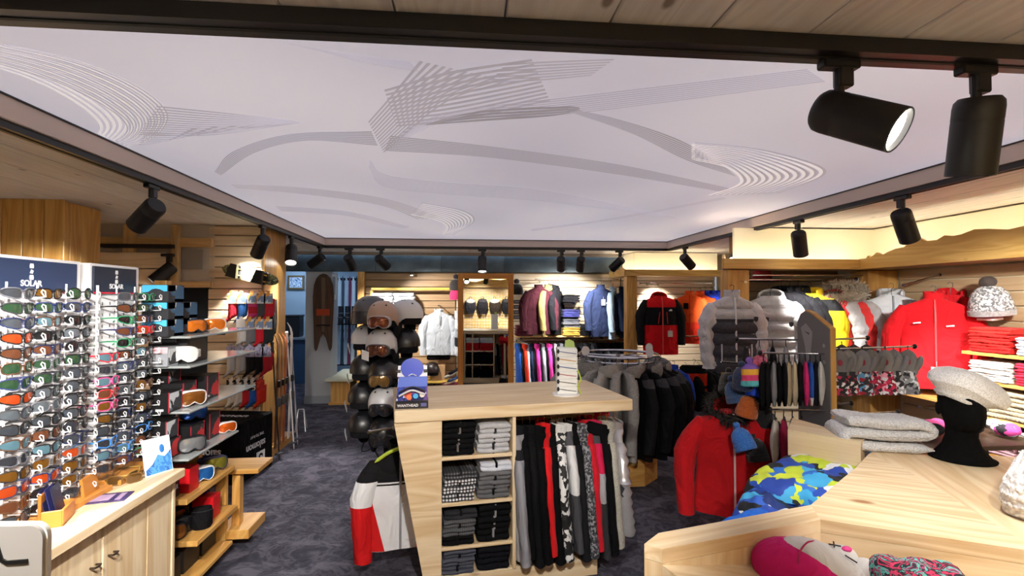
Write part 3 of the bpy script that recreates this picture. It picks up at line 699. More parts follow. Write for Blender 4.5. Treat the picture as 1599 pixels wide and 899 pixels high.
def garment(name, label, cat, loc, rz, body, group=None, sleeve=None, w=.215, L=.68, th=.055, hemw=None, fold=.10, quilt=0, var=0, slen=.56, spread=.05,
            neck='collar', neckmat=None, zipm=None, hanger=None, sleeves=True, extra=None, tilt=0.0, furm=None):
    """a top on its hanger; the origin is at the neck, the hanger's hook rises to +0.108"""
    hemw = hemw or w * 1.02
    t = thing(name, label, cat, loc, (0, tilt, rz), group); key = (w, L, th, hemw, fold, quilt, var % 4)
    part('body', cached(('gb',) + key, lambda: top_mesh('body', w, L, th, hemw, fold, quilt, var % 4)), body, t)
    if sleeves:
        for s in ('sl', 'sr'):
            part('sleeve', cached((s, slen, spread) + key, lambda: top_mesh(s, w, L, th, hemw, fold, quilt, var % 4, slen, spread)), sleeve or body, t)
    nm = neckmat or body
    if neck == 'collar': part('collar', cached('collar', collar_mesh), nm, t)
    if neck == 'high': part('collar', cached('collarh', lambda: collar_mesh(.062)), nm, t)
    if neck in ('hood', 'fur'): part('hood', cached('hood', hood_mesh), nm, t, (0, .015, -.015), (R(-56), 0, 0), (1.12, 1, .95))
    if neck == 'down': part('hood', cached('hoodd', hood_down_mesh), nm, t)
    if neck == 'fur': part('fur_trim', cached('fur', fur_mesh), furm or fab('4a4642'), t, (0, .02, -.01), (R(-52), 0, 0), (1.15, 1, .95))
    if zipm: part('zip', cached(('zip',) + key, lambda: top_mesh('zip', w, L, th, hemw, fold, quilt, var % 4)), zipm, t)
    if hanger: part('hanger', cached('hanger', hanger_mesh), hanger, t)
    for e in (extra or []):
        kind, x, z, m = e[:4]; y = front_y(w, L, th, hemw, z, (1.2 if quilt else 1.16 + fold))
        if kind == 'logo': part('logo', cached('logo', logo_mesh), m, t, (x, y, z), scale=(1.3, 1, 1.3))
        elif kind == 'badge': part('badge', cached('shield', shield_mesh), m, t, (x, y, z))
        elif kind == 'pocket': part('pocket_zip', cached(('pz', e[4]), lambda: MB().box((0, 0, 0), (.011, .006, e[4])).mesh('pocket_zip')), m, t, (x, y, z), (0, R(e[5]), 0))
        elif kind == 'tag':
            part('swing_tag', cached('stag', lambda: MB().box((0, 0, -.05), (.07, .004, .09), .001).box((0, -.003, -.052), (.045, .002, .04)).tube([(0, 0, -.005), (0, 0, .04)], .0012, 4).mesh('swing_tag')), m, t, (x, y - .004, z))
        elif kind == 'stripe':
            part('stripe', cached(('stripe', e[4]), lambda: MB().box((0, 0, 0), (e[4], .008, .014)).mesh('stripe')), m, t, (x, y, z))
    return t
def trousers_mesh(var, th=.05, L=.9):
    rnd = random.Random(var); ph = rnd.uniform(0, 6); m = MB()
    for sg in (-1, 1):
        rings = []
        for i in range(12):
            t = i / 11; z = -.02 - L * t; x = sg * (.085 + .025 * t); rx = .095 - .02 * t
            rings.append([(x + rx * sgnpow(math.cos(a), .8), th * (1 - .1 * t) * sgnpow(math.sin(a), .9) * (1 + .12 * math.sin(3 * a + 9 * t + ph)), z) for a in [2 * math.pi * j / 16 for j in range(16)]])
        m.loft(rings)
    m.loft([[(.18 * k * math.cos(a), th * 1.05 * math.sin(a), z) for a in [2 * math.pi * j / 18 for j in range(18)]] for k, z in ((.92, 0), (1, -.05), (1.02, -.2))]); return m.mesh('trousers', 60)
def trousers(label, loc, rz, mat, group, var=0, hanger=None, L=.9, extra=None):
    t = thing('ski_trousers', label, 'trousers', loc, rz, group)
    part('legs', cached(('tr', var % 3, L), lambda: trousers_mesh(var % 3, .045, L)), mat, t)
    part('waistband', cached('wb', lambda: MB().loft([[(.17 * math.cos(a), .052 * math.sin(a), z) for a in [2 * math.pi * j / 18 for j in range(18)]] for z in (-.035, .006)]).mesh('waistband')), fab('141416'), t)
    if hanger: part('hanger', cached('clip', lambda: MB().tube([(0, 0, .0), (0, 0, .05), (.018, 0, .072), (.016, 0, .1), (-.006, 0, .108), (-.018, 0, .094)], .0028, 6).tube([(-.17, 0, .012), (.17, 0, .012)], .008, 6).mesh('hanger')), hanger, t)
    for (x, z, m_, wd) in (extra or []): part('stripe', cached(('tst', wd), lambda: MB().box((0, 0, 0), (wd, .01, .02)).mesh('stripe')), m_, t, (x, -.055, z))
    return t

# ---- folded clothes
def folded_mesh(wd, dp, h, var, lobes=2, knitted=False):
    """one folded garment, folded edge to the front (-y); origin at bottom centre"""
    rnd = random.Random(var * 7 + lobes); ph = rnd.uniform(0, 6)
    prof = []
    n = 6
    for l in range(lobes):
        hz = h / lobes; zc = hz * (l + .5)
        for i in range(n):
            a = -math.pi / 2 + math.pi * (i + .5) / n; prof.append((-dp / 2 + hz * .55 - hz * .55 * math.cos(a) + (.006 * math.sin(ph + l * 2.1)), zc + hz * .5 * math.sin(a)))
    prof += [(dp * .1, h * 1.03), (dp / 2 - .015, h * .98), (dp / 2, h * .55), (dp / 2 - .01, 0), (0, 0)]
    rings = []; m = 13
    for i in range(m + 1):
        u = -1 + 2 * i / m; e = min(1, (1 - abs(u)) * 9) ** .5; sc = .72 + .28 * e
        rings.append([(wd / 2 * u * (1 + .012 * math.sin(ph + q[1] * 90)), q[0] * (.965 + .035 * e) + .004 * math.sin(5 * u + ph + q[1] * 60), h * .5 * (1 - sc) + q[1] * sc + (.05 * h * math.sin(3.1 * u + ph) * (q[1] / h))) for q in prof])
    return MB().loft(rings).mesh('folded', 50)
def folded(name, label, loc, rz, mat, wd=.26, dp=.3, h=.045, var=0, group=None, cat='folded top', lobes=2, trim=None):
    o = part(name, cached(('fold', wd, dp, h, var % 4, lobes), lambda: folded_mesh(wd, dp, h, var % 4, lobes)), mat, None, loc, (0, 0, rz))
    tag(o, label, cat, group)
    if trim: part('centre_zip', cached(('cz', dp, h), lambda: MB().box((0, -.004, h / 2), (.012, dp * .96, h * 1.06), .002).mesh('centre_zip')), trim, o)
    return o
def stack(name, base, rz, mats, what, where, group, wd=.26, dp=.3, h=.045, cat='folded top', lobes=2, trim=None, colour=None):
    """mats listed bottom to top; labels count from the top"""
    n = len(mats); z = base[2]
    for i, m in enumerate(mats):
        k = n - 1 - i; jx = ((i * 37) % 7 - 3) * .0025
        col = colour[i] + ' ' if colour else ''
        pos = ('topmost' if k == 0 else ('bottom one' if i == 0 else ORD[k] + ' from top'))
        folded(name, f'{col}{what}, {pos}, {where}', (base[0] + jx, base[1] + jx, z), rz + jx * 2, m, wd, dp, h, i, group, cat, lobes, trim); z += h * .98

# ---- sunglasses
def lens_outline(shape, n=14):
    pts = []
    for i in range(n):
        a = 2 * math.pi * i / n; c, s = math.cos(a), math.sin(a)
        if shape == 'sport': x = .031 * sgnpow(c, .8); z = .0175 * sgnpow(s, .7) - (.004 if c < 0 and s < 0 else 0) + .005 * c * (s < 0)
        elif shape == 'round': x = .025 * c; z = .0235 * s
        else: x = .028 * sgnpow(c, .62); z = .02 * sgnpow(s, .62)
        pts.append((x, z))
    return pts
def wrapped(x, z): return (x, 5.2 * x * x, z)
def glasses_mesh(shape, k):
    o = lens_outline(shape)
    if k in ('ll', 'lr'):
        sg = -1 if k == 'll' else 1
        rim = [wrapped(sg * (.0345 + p[0]), p[1]) for p in o]; m = MB()
        vs = [wrapped(sg * .0345, 0)] + rim; vs[0] = (vs[0][0], vs[0][1] - .003, 0)
        n = len(o); m.add(vs, [(0, 1 + i, 1 + (i + 1) % n) for i in range(n)])
        m.add([(v[0], v[1] + .003, v[2]) for v in vs], [(0, 1 + (i + 1) % n, 1 + i) for i in range(n)]); return m.mesh('lens', 80)
    if k == 'front':
        m = MB()
        for sg in (-1, 1): m.tube([wrapped(sg * (.0345 + p[0]), p[1]) for p in o], .0026, 5, True)
        m.tube([wrapped(-.009, .006), (0, -.002, .008), wrapped(.009, .006)], .003, 5)
        for sg in (-1, 1): m.box(wrapped(sg * .067, .009), (.008, .012, .01), .002)
        return m.mesh('front', 60)
    sg = -1 if k == 'tl' else 1
    return MB().tube([(sg * .068, .024, .009), (sg * .07, .06, .009), (sg * .068, .1, .006), (sg * .064, .13, -.012), (sg * .062, .142, -.022)], [.0042, .0036, .003, .0034, .003], 6).mesh('temple', 60)
def sunglasses(label, loc, rz, shape, frame, lens, group, templ=None):
    t = thing('sunglasses', label, 'sunglasses', loc, rz, group)
    part('frame_front', cached(('sg', shape, 'front'), lambda: glasses_mesh(shape, 'front')), frame, t)
    for k in ('ll', 'lr'): part('lens', cached(('sg', shape, k), lambda: glasses_mesh(shape, k)), lens, t)
    for k in ('tl', 'tr'): part('temple', cached(('sg', k), lambda: glasses_mesh(shape, k)), templ or frame, t)
    return t

# ---- goggles: front along -y, origin at the centre of the base
def goggle_mesh(k):
    def out(i, n, g=1.0):
        a = 2 * math.pi * i / n; c, s = math.cos(a), math.sin(a)
        x = .085 * g * sgnpow(c, .62); z = .048 * g * sgnpow(s, .7)
        if s < 0: z += .022 * math.exp(-(x / .022) ** 2)
        return x, z
    n = 28; cy = lambda x: 4.2 * x * x
    if k == 'lens':
        rings = [[(x, cy(x) - .03 - .006 * (1 - g * g), z) for x, z in [out(i, n, .86 * g) for i in range(n)]] for g in (1, .8, .55, .3, .02)]
        return MB().loft(rings, False).mesh('lens', 80)
    if k == 'frame':
        rings = [[(x, cy(x) + y, z) for x, z in [out(i, n, g) for i in range(n)]] for g, y in ((.84, -.026), (.88, -.034), (.97, -.032), (1.0, -.02), (.98, .01), (.9, .026), (.8, .02))]
        return MB().loft(rings, False, True, True).mesh('frame', 60)
    if k == 'strap':
        P = [(-.083, .03, 0), (-.09, .07, 0), (-.06, .13, 0), (0, .15, 0), (.06, .13, 0), (.09, .07, 0), (.083, .03, 0)]
        c = bez(P, 22); vs = []; fs = []
        for i, p in enumerate(c):
            d = Vector((p.x, p.y - .05, 0)).normalized() * .002
            vs += [(p.x - d.x, p.y - d.y, -.02), (p.x - d.x, p.y - d.y, .02), (p.x + d.x, p.y + d.y, .02), (p.x + d.x, p.y + d.y, -.02)]
            if i: o = 4 * i; fs += [(o - 4, o, o + 1, o - 3), (o - 3, o + 1, o + 2, o - 2), (o - 2, o + 2, o + 3, o - 1), (o - 1, o + 3, o, o - 4)]
        return MB().add(vs, fs).mesh('strap', 60)
def goggles(label, loc, rz, frame, lens, strap, group='ski goggles on the shelves', pitch=0, parent=None, sc=1.0):
    if parent is None: t = thing('ski_goggles', label, 'goggles', loc, (pitch, 0, rz), group); t.scale = (sc,) * 3
    else:
        t = part('goggles', cached(('gg', 'frame'), lambda: goggle_mesh('frame')), frame, parent, loc, (pitch, 0, rz), (sc,) * 3)
    off = (0, 0, .05) if parent is None else (0, 0, 0)
    if parent is None: part('frame', cached(('gg', 'frame'), lambda: goggle_mesh('frame')), frame, t, off)
    part('lens', cached(('gg', 'lens'), lambda: goggle_mesh('lens')), lens, t, off); 
    if strap: part('strap', cached(('gg', 'strap'), lambda: goggle_mesh('strap')), strap, t, off)
    return t

# ---- helmets: front along -y, origin at centre of rim plane
def helmet_mesh(k, visor=False):
    n = 28
    if k == 'shell':
        rings = []
        for i in range(11):
            t = i / 10; a = R(96) * t; r = math.sin(R(8) + a * .93)
            ring = []
            for j in range(n):
                b = 2 * math.pi * j / n; x = .118 * r * math.cos(b); y = .142 * r * math.sin(b); z = .135 * math.cos(a) + .0
                if t > .75 and math.sin(b) > -.35: z -= .06 * (t - .75) / .25 * min(1, (math.sin(b) + .35) * 2)
                x *= 1 + .012 * math.sin(6 * b) * t
                ring.append((x, y, z + .03))
            rings.append(ring)
        rings.append([(p[0] * .92, p[1] * .92, p[2]) for p in rings[-1]])
        rings.append([(p[0] * .9, p[1] * .9, p[2] + .03) for p in rings[-2]])
        return MB().loft(rings, True).mesh('shell', 50)
    if k == 'pads':
        m = MB()
        for sg in (-1, 1): m.ell((sg * .098, .035, -.055), (.026, .06, .07), 12, 8)
        m.loft([[(.1 * s_ * math.cos(b), .122 * s_ * math.sin(b), z) for b in [2 * math.pi * j / n for j in range(n)]] for s_, z in ((1, .02), (1.02, -.02), (.96, -.035), (.9, -.02), (.88, .02))], False)
        m.tube([(-.09, .03, -.11), (-.05, -.01, -.15), (0, -.03, -.16), (.05, -.01, -.15), (.09, .03, -.11)], .007, 6, flat=.5); return m.mesh('ear_pads', 60)
    if k == 'vents':
        m = MB()
        for sg in (-1, 1):
            for (y, z, a) in ((-.07, .135, .3), (.0, .155, 0), (.07, .14, -.3)):
                m.x = Matrix.Translation((sg * .045, y, z)) @ Matrix.Rotation(a, 4, 'X') @ Matrix.Rotation(sg * .35, 4, 'Y'); m.box((0, 0, 0), (.016, .045, .01), .004)
        return m.mesh('vents', 50)
    if k == 'visor':
        rings = []
        for i in range(15):
            b = R(200) + R(140) * i / 14; x, y = math.cos(b), math.sin(b)
            rings.append([(.124 * x * s_, .15 * y * s_ - .004, z) for s_, z in ((1.0, .045), (1.04, .0), (1.03, -.055), (1.01, -.055), (1.02, 0), (.98, .045))])
        return MB().loft(rings).mesh('visor', 60)
def helmet(label, loc, rz, shell, gog=None, visor=None, tagc=None, group='helmets on the tower', pitch=0.0):
    t = thing('ski_helmet', label, 'helmet', loc, (pitch, 0, rz), group)
    part('shell', cached(('hm', 'shell'), lambda: helmet_mesh('shell')), shell, t)
    part('ear_pads', cached(('hm', 'pads'), lambda: helmet_mesh('pads')), fab('18181b'), t)
    part('vents', cached(('hm', 'vents'), lambda: helmet_mesh('vents')), BLACKH, t)
    if gog: goggles('', (0, -.118, .005), 0, gog[0], gog[1], None, parent=t, sc=1.05)
    if visor: part('visor', cached(('hm', 'visor'), lambda: helmet_mesh('visor')), visor, t)
    if tagc: part('price_tag', cached('htag', lambda: MB().box((0, 0, 0), (.07, .003, .075), .001).mesh('price_tag')), tagc, t, (-.09, -.125, -.03), (R(12), R(12), R(-25)))
    return t

# ---- carton: faces -y and +x shown; printed fronts are separate thin sheets
def carton(label, c, d, base, rz=0, faces=(), group='goggle boxes on the shelves', name='goggle_box', cat='box'):
    """c = centre of the base. faces: (side, u0, v0, u1, v1, material[, name]) in fractions of that side"""
    t = thing(name, label, cat, c, rz, group); w_, dp, h = d
    part('carton', cached(('carton', d), lambda: MB().box((0, 0, h / 2), d, .002).mesh('carton')), base, t)
    for f in faces:
        s, u0, v0, u1, v1, m = f[:6]; nm = f[6] if len(f) > 6 else 'printed_face'
        if s == 'f': part(nm, MB().box(((u0 + u1 - 1) / 2 * w_, -dp / 2 - .001, (v0 + v1) / 2 * h), ((u1 - u0) * w_, .002, (v1 - v0) * h)), m, t)
        if s == 'r': part(nm, MB().box((w_ / 2 + .001, (u0 + u1 - 1) / 2 * dp, (v0 + v1) / 2 * h), (.002, (u1 - u0) * dp, (v1 - v0) * h)), m, t)
        if s == 't': part(nm, MB().box(((u0 + u1 - 1) / 2 * w_, (v0 + v1 - 1) / 2 * dp, h + .001), ((u1 - u0) * w_, (v1 - v0) * dp, .002)), m, t)
    return t
def chevrons(poly, mat, t, side, d, z=0, name='printed_face'):
    """flat print with its own outline on the -y face"""
    w_, dp, h = d
    return part(name, MB().prism([((u - .5) * w_, v * h) for u, v in poly], -dp / 2 - .0035, -dp / 2 - .001, 1).mesh(name, 0), mat, t)

# ---- rails
def rail(name, a, b, r=.0125, label='', cat='rail', group=None, ends=True):
    a, b = Vector(a), Vector(b); t = thing(name, label, cat, (a + b) / 2, 0, group); m = (a + b) / 2
    part('tube', MB().tube([tuple(a - m), tuple(b - m)], r, 12), CHROME, t)
    if ends:
        d = (b - a).normalized() * .008
        for p in (a, b): part('end_cap', MB().tube([tuple(p - m - d), tuple(p - m + d)], r * 1.5, 12), CHROME, t)
    return t
# ================================================================== LEFT SIDE
# ---- pine counter cabinet
CZ = .775; cxf = -1.355; cy0, cy1 = .45, 2.68
cab = thing('counter_cabinet', 'pale pine counter cabinet carrying the sunglasses displays', 'cabinet', (-1.62, 1.5, 0))
def cb(name, x0, x1, y0, y1, z0, z1, mat, parent=cab, b=.003): return boxpart(name, ((x0 + x1) / 2 + 1.62, (y0 + y1) / 2 - 1.5, (z0 + z1) / 2), (round(x1 - x0, 4), round(y1 - y0, 4), round(z1 - z0, 4)), mat, parent, b)
cb('carcass', -1.86, -1.42, cy0 + .02, cy1 - .03, .06, CZ - .04, pale(2)); cb('plinth', -1.84, -1.46, cy0 + .04, cy1 - .05, 0, .06, pale(1))
cb('worktop', -1.9, cxf, cy0, cy1, CZ - .04, CZ, pale(1)); cb('end_panel', -1.88, -1.395, cy1 - .03, cy1 - .005, 0, CZ - .04, pale(2))
ys = [cy0 + .03, 1.1, 1.69, 2.17, cy1 - .22]
for i in range(4):
    d = cb('door', -1.42, -1.40, ys[i] + .004, ys[i + 1] - .004, .08, CZ - .065, pale(2))
    yy = (ys[i + 1] - ys[i]) / 2 - .05
    part('handle', cached('dh', lambda: MB().tube([(0, -.016, 0), (.018, -.016, .0), (.022, 0, 0), (.018, .016, 0), (0, .016, 0)], .004, 7).mesh('handle')), plain('5a5048', .35, .9), d, (.01, yy if i % 2 == 0 else -yy, .19))
cb('face_frame', -1.42, -1.40, ys[4], cy1 - .03, .06, CZ - .045, pale(2))

# ---- two white sunglasses displays
NAVY = plain('2c3b5c', .45); NAVY2 = plain('1f2638', .45); RED = plain('d01f38', .5)
def glass_display(label, y0, y1, cols, rows, z0, dz, nav, who, seed, skip=()):
    rnd = random.Random(seed); X = -1.68; zt = 1.765
    t = thing('sunglasses_display', label, 'display stand', (X, (y0 + y1) / 2, CZ)); W = y1 - y0
    boxpart('back_panel', (0, 0, (zt - CZ) / 2), (.05, W, round(zt - CZ, 3)), WHITEP, t, .004)
    boxpart('foot', (.07, 0, .012), (.2, W, .024), plain('b97a35', .45), t, .003)
    hw = W - .05
    h = boxpart('header', (.028, -.01, zt - CZ - .075), (.012, round(hw, 3), .125), nav, t, .002)
    part('header_line', MB().box((.007, 0, -.058), (.004, hw, .007)), RED, h)
    part('lettering', text_mesh('SOLAR', .032, .0008, True), plain('e8e8ea', .5), h, (.0072, 0, -.028), (R(90), 0, R(90)))
    lg = MB()
    for i, zc in enumerate((.04, .018, -.004)):
        if i == 1: lg.prism([(-.008, zc - .006), (.004, zc - .008), (.009, zc + .004), (-.002, zc + .008)], .0062, .0078, 0)
        else: lg.prism([(-.008, zc - .009), (.008, zc - .009), (.009, zc), (.007, zc + .009), (-.007, zc + .009), (-.009, zc)], .0062, .0078, 0)
    part('logo', lg, plain('e8e8ea', .5), h)
    for yy in ([y0 + .02, y1 - .02] + [c + .055 for c in cols]):
        part('upright_rod', cached('urod', lambda: MB().tube([(0, 0, 0), (0, 0, .86)], .004, 6).mesh('rod')), WHITEP, t, (.045, yy - (y0 + y1) / 2, .03))
    sl = MB()
    part('peg_slots', (lambda m: [m.box((.026, y, .08 + k * .052), (.002, .004, .014)) for y in [y0 - (y0 + y1) / 2 + .035 + .05 * q for q in range(int(W / .05) - 1)] for k in range(15)] and m)(MB()), plain('55585e', .7), t)['kind'] = 'stuff'
    FR = [('black', '141416'), ('black', '1a1a1d'), ('charcoal', '2b2b30'), ('navy', '232c55'), ('brown', '4a3020'), ('black', '101012'), ('black', '161618'), ('navy', '1c2444'), ('black', '121214'), ('smoke grey', '55565c')]
    if who == 'far': FR += [('red', 'c01f30'), ('red', 'a81c2c'), ('pink', 'd0407e'), ('blue', '3b7bc4'), ('green', '2f8a5c')]
    LN = [('smoke', '2c2e34'), ('grey', '4b5258'), ('brown', '5a3624'), ('orange mirror', '9a3a18'), ('grey', '3a3f46'), ('teal mirror', '4a6874'), ('dark', '17181b'), ('amber', '5e3e16'), ('smoke', '34383e'), ('dark green', '26402c')]
    hk = cached('hook', lambda: MB().tube([(-.10, .006, -.012), (-.01, .006, -.012), (.012, .004, -.01), (.02, -.01, .010), (.016, -.017, .015), (.010, -.014, .008), (.014, -.004, -.012)], .0021, 6).mesh('hook'))
    for r in range(rows):
        for ci, c in enumerate(cols):
            if (r, ci) in skip: continue
            f = FR[rnd.randrange(len(FR))]; l = LN[rnd.randrange(len(LN))]; sh = rnd.choice(['sport', 'sport', 'square', 'round' if ci == 2 or r == 0 else 'sport'])
            if r == 0 and ci == 0 and who == 'near': f = FR[9]; sh = 'sport'
            z = z0 - r * dz; yy = c + rnd.uniform(-.004, .004)
            cn = ['nearest', 'middle', 'farthest'][ci]
            o = sunglasses(f'{f[0]} sunglasses, {l[0]} lenses, {ORD[r]} row, {cn} column of the {who} display', (-1.535, yy, z), R(90) - R(rnd.uniform(2, 9)), sh, plain(f[1], .3), lensmat(l[1], .12), f'sunglasses on the {who} display', plain('202024', .3) if rnd.random() < .3 else None)
            s = .95 if who == 'near' else .92; o.scale = (s, s, s)
            part('hook', hk, WHITEP, t, (-1.535 - X, yy + .078 - (y0 + y1) / 2, z - CZ - .004))
glass_display('white sunglasses display with navy SOLAR header at picture left', 1.88, 2.40, [1.955, 2.09, 2.235], 16, 1.625, .0525, NAVY, 'near', 11)
glass_display('narrower white sunglasses display with darker SOLAR header beside goggle shelves', 2.45, 2.8, [2.42, 2.545, 2.68], 15, 1.615, .053, NAVY2, 'far', 5, skip={(i, 0) for i in range(5)})

# ---- things on the counter
def leaflet_box():
    p = atz(170, 782, CZ); t = thing('leaflet_holder', 'small wooden leaflet holder with navy cards on the counter', 'holder', (-1.5, 1.98, CZ), R(20))
    boxpart('front', (.03, 0, .03), (.01, .12, .06), plain('b8742f', .45), t, .002); boxpart('base', (0, 0, .006), (.07, .12, .012), plain('b8742f', .45), t, .002)
    boxpart('back', (-.035, 0, .06), (.01, .12, .12), plain('a9662a', .45), t, .002)
    for s in (-1, 1): boxpart('side', (0, s * .058, .03), (.06, .008, .06), plain('b8742f', .45), t, .002)
    for i in range(3): part('card', MB().box((0, 0, .07), (.003, .085, .11), .001), plain(['23264e', '2b2f66', '1d1f3c'][i], .4), t, (-.015 + i * .014, (i - 1) * .006, .012), (0, R(-12), 0))
leaflet_box()
tag(part('wooden_block', MB().box((0, 0, .05), (.012, .11, .1), .002), plain('b0702e', .45), None, (-1.53, 2.2, CZ), (0, R(-8), R(8))), 'upright wooden display block behind the leaflet holder', 'block')
lf = tag(part('leaflet', MB().box((0, 0, .002), (.16, .11, .004), .001), plain('3a2f5c', .35), None, (-1.47, 2.2, CZ), (0, 0, R(12))), 'purple leaflet lying flat on the counter', 'leaflet')
part('printed_lines', MB().box((-.02, 0, .0045), (.08, .07, .001)).box((.05, 0, .0045), (.02, .08, .001)), plain('a08aa8', .5), lf)
fr = thing('photo_card', 'upright card with blue snowy mountain picture at counter end', 'card', (-1.43, 2.5, CZ), (0, 0, R(62)))
part('card', MB().box((0, 0, .085), (.13, .004, .17), .001), plain('dfe6ee', .4), fr, rot=(R(-12), 0, 0))
part('picture_sky', MB().box((0, -.003, .085), (.122, .002, .16)), printed(['e6eef6', 'cfe0f0', 'b5d2ec'], 9, 'noise'), fr, rot=(R(-12), 0, 0))
part('picture_slope', MB().prism([(-.06, .006), (.06, .006), (.06, .1), (.03, .075), (.0, .09), (-.03, .05), (-.06, .03)], -.0055, -.004, 1), printed(['2f6fb4', '4a8cca', '2458a0'], 14, 'noise'), fr, rot=(R(-12), 0, 0))
part('picture_figure', MB().ell((.02, -.006, .115), (.012, .002, .02), 10, 6), plain('2c6cb0', .5), fr, rot=(R(-12), 0, 0))
tag(part('sunglasses_case', (lambda m: m.loft([[(.035 * k * math.cos(a), .09 * k2 * math.sin(a), z) for a in [2 * math.pi * j / 20 for j in range(20)]] for k, k2, z in ((.7, .8, 0), (1, 1, .018), (1, 1, .03), (.8, .9, .05), (.4, .5, .058))]))(MB()), plain('9fc0e8', .35), None, (-1.5, 1.62, CZ), (0, 0, R(10))), 'pale blue glasses case on the counter behind grey sign', 'case')
for i in range(2):
    g_ = sunglasses(['brown sunglasses lying open on the counter by the purple leaflet', 'thin metal sunglasses lying open beside the mountain card'][i], (-1.5, 2.46 + i * .1, CZ + .022), R(30 + 70 * i), 'square', plain(['6a4a20', '9a7a3a'][i], .3), lensmat('5a4020', .3), 'sunglasses lying on the counter')
# grey sign with black strokes in the near corner
sg = thing('brand_sign', 'grey rounded sign with black letter strokes in near left corner', 'sign', (-.78, .93, 0), (0, 0, R(-4)))
def rr(w_, h, r, n=6):
    pts = []
    for cx, cz, a0 in ((w_ / 2 - r, h - r, 0), (-w_ / 2 + r, h - r, 90), (-w_ / 2 + r, r, 180), (w_ / 2 - r, r, 270)):
        pts += [(cx + r * math.cos(R(a0 + 90 * i / n)), cz + r * math.sin(R(a0 + 90 * i / n))) for i in range(n + 1)]
    return pts
q0 = at(77, 830, .93); SW = .36
part('board', MB().prism(rr(SW, .34, .02), -.006, .006, 1), plain('9a9794', .5), sg, (q0.x + .78 - SW / 2, 0, q0.z - .34 + .015))
part('board_edge', MB().prism(rr(SW + .006, .346, .022), -.004, .004, 1), plain('d6d4d0', .5), sg, (q0.x + .78 - SW / 2, .004, q0.z - .343 + .015))
def stroke(pts, wd):
    poly = []; P = [Vector(p) for p in pts]; L_, R_ = [], []
    for i, p in enumerate(P):
        d = (P[min(i + 1, len(P) - 1)] - P[max(i - 1, 0)]).normalized(); nrm = Vector((-d.y, d.x)) * wd / 2; L_.append(tuple(p + nrm)); R_.append(tuple(p - nrm))
    return L_ + R_[::-1]
ox, oz = q0.x + .78, q0.z
k = .93 / 800
def pxs(x, y): return (ox + (x - 77) * k * 1.0, oz - (y - 830) * k)
part('letter', MB().prism(stroke([pxs(14, 838), pxs(18, 852), pxs(22, 863), pxs(29, 867), pxs(44, 866), pxs(58, 865)], .0065), -.0085, -.006, 1), BLACKM, sg)
part('letter', MB().prism(stroke([pxs(5, 853), pxs(9, 862), pxs(10, 868), pxs(4, 871), pxs(-6, 872), pxs(-12, 868), pxs(-15, 855)], .0065), -.0085, -.006, 1), BLACKM, sg)
part('stand_post', MB().box((ox - SW / 2, .02, (q0.z - .3) / 2), (.04, .02, q0.z - .3), .003), plain('8a8886', .5), sg)
part('stand_foot', MB().box((ox - SW / 2, .02, .01), (.26, .2, .02), .004), plain('8a8886', .5), sg)

# ---- goggle shelf unit
gx0, gx1, gy0, gy1 = -1.88, -1.44, 2.82, 3.4
gu = thing('goggle_shelving', 'open shelf unit of glass and pine shelves full of goggles', 'shelf unit', ((gx0 + gx1) / 2, (gy0 + gy1) / 2, 0)); gox, goy = (gx0 + gx1) / 2, (gy0 + gy1) / 2
def gb(name, x0, x1, y0, y1, z0, z1, mat, b=.003): return boxpart(name, ((x0 + x1) / 2 - gox, (y0 + y1) / 2 - goy, (z0 + z1) / 2), (round(x1 - x0, 4), round(y1 - y0, 4), round(z1 - z0, 4)), mat, gu, b)
gb('back_board', gx0 - .02, gx0, gy0, gy1 + .3, .05, .8, wood('a9713a', '8a5526', 1, 1, False))
gb('back_post', gx0 - .03, gx0 + .04, gy1 - .02, gy1 + .05, 0, 1.72, warm(2)); gb('back_post', gx0 - .03, gx0 + .04, gy0, gy0 + .06, 0, 1.72, warm(2))
GZ = [1.41, 1.255, 1.02, .775]; SHG = newmat('satin_glass'); SHG[2].inputs['Base Color'].default_value = lin('d4dcdc'); SHG[2].inputs['Transmission Weight'].default_value = .55; SHG[2].inputs['Roughness'].default_value = .12; SHG = SHG[0]
for z in GZ: gb('glass_shelf', gx0, gx1 + .03, gy0, gy1 + (.28 if z > .9 else .02), z - .012, z, SHG)
for z in GZ:
    for y in (gy0 + .03, gy1 + .01): gb('shelf_bracket', gx0, gx1 - .06, y, y + .016, z - .032, z - .0125, STEELB, .002)
PW = [.55, .3]
gb('pine_shelf', gx0, gx1, gy0 + .05, gy1 + .04, .52, .55, warm(1)); gb('pine_shelf', gx0, gx1 + .02, gy0 + .12, gy1 + .04, .27, .30, warm(1))
gb('pine_shelf', gx0, gx1, gy0 + .02, gy1 + .02, .06, .085, warm(1))
gb('end_upright', gx0 + .02, gx1 - .22, gy1 + .04, gy1 + .09, 0, .74, warm(2)); gb('end_upright', gx1 - .14, gx1 - .06, gy1 + .05, gy1 + .09, 0, .5, warm(2))
gb('end_ledge', gx1 - .24, gx1 + .12, gy1 + .1, gy1 + .36, .47, .5, warm(0)); gb('end_ledge', gx1 - .12, gx1 + .08, gy1 + .06, gy1 + .34, .07, .13, warm(1)); gb('end_upright', gx1 - .06, gx1 - .01, gy1 + .14, gy1 + .2, .13, .47, warm(2))

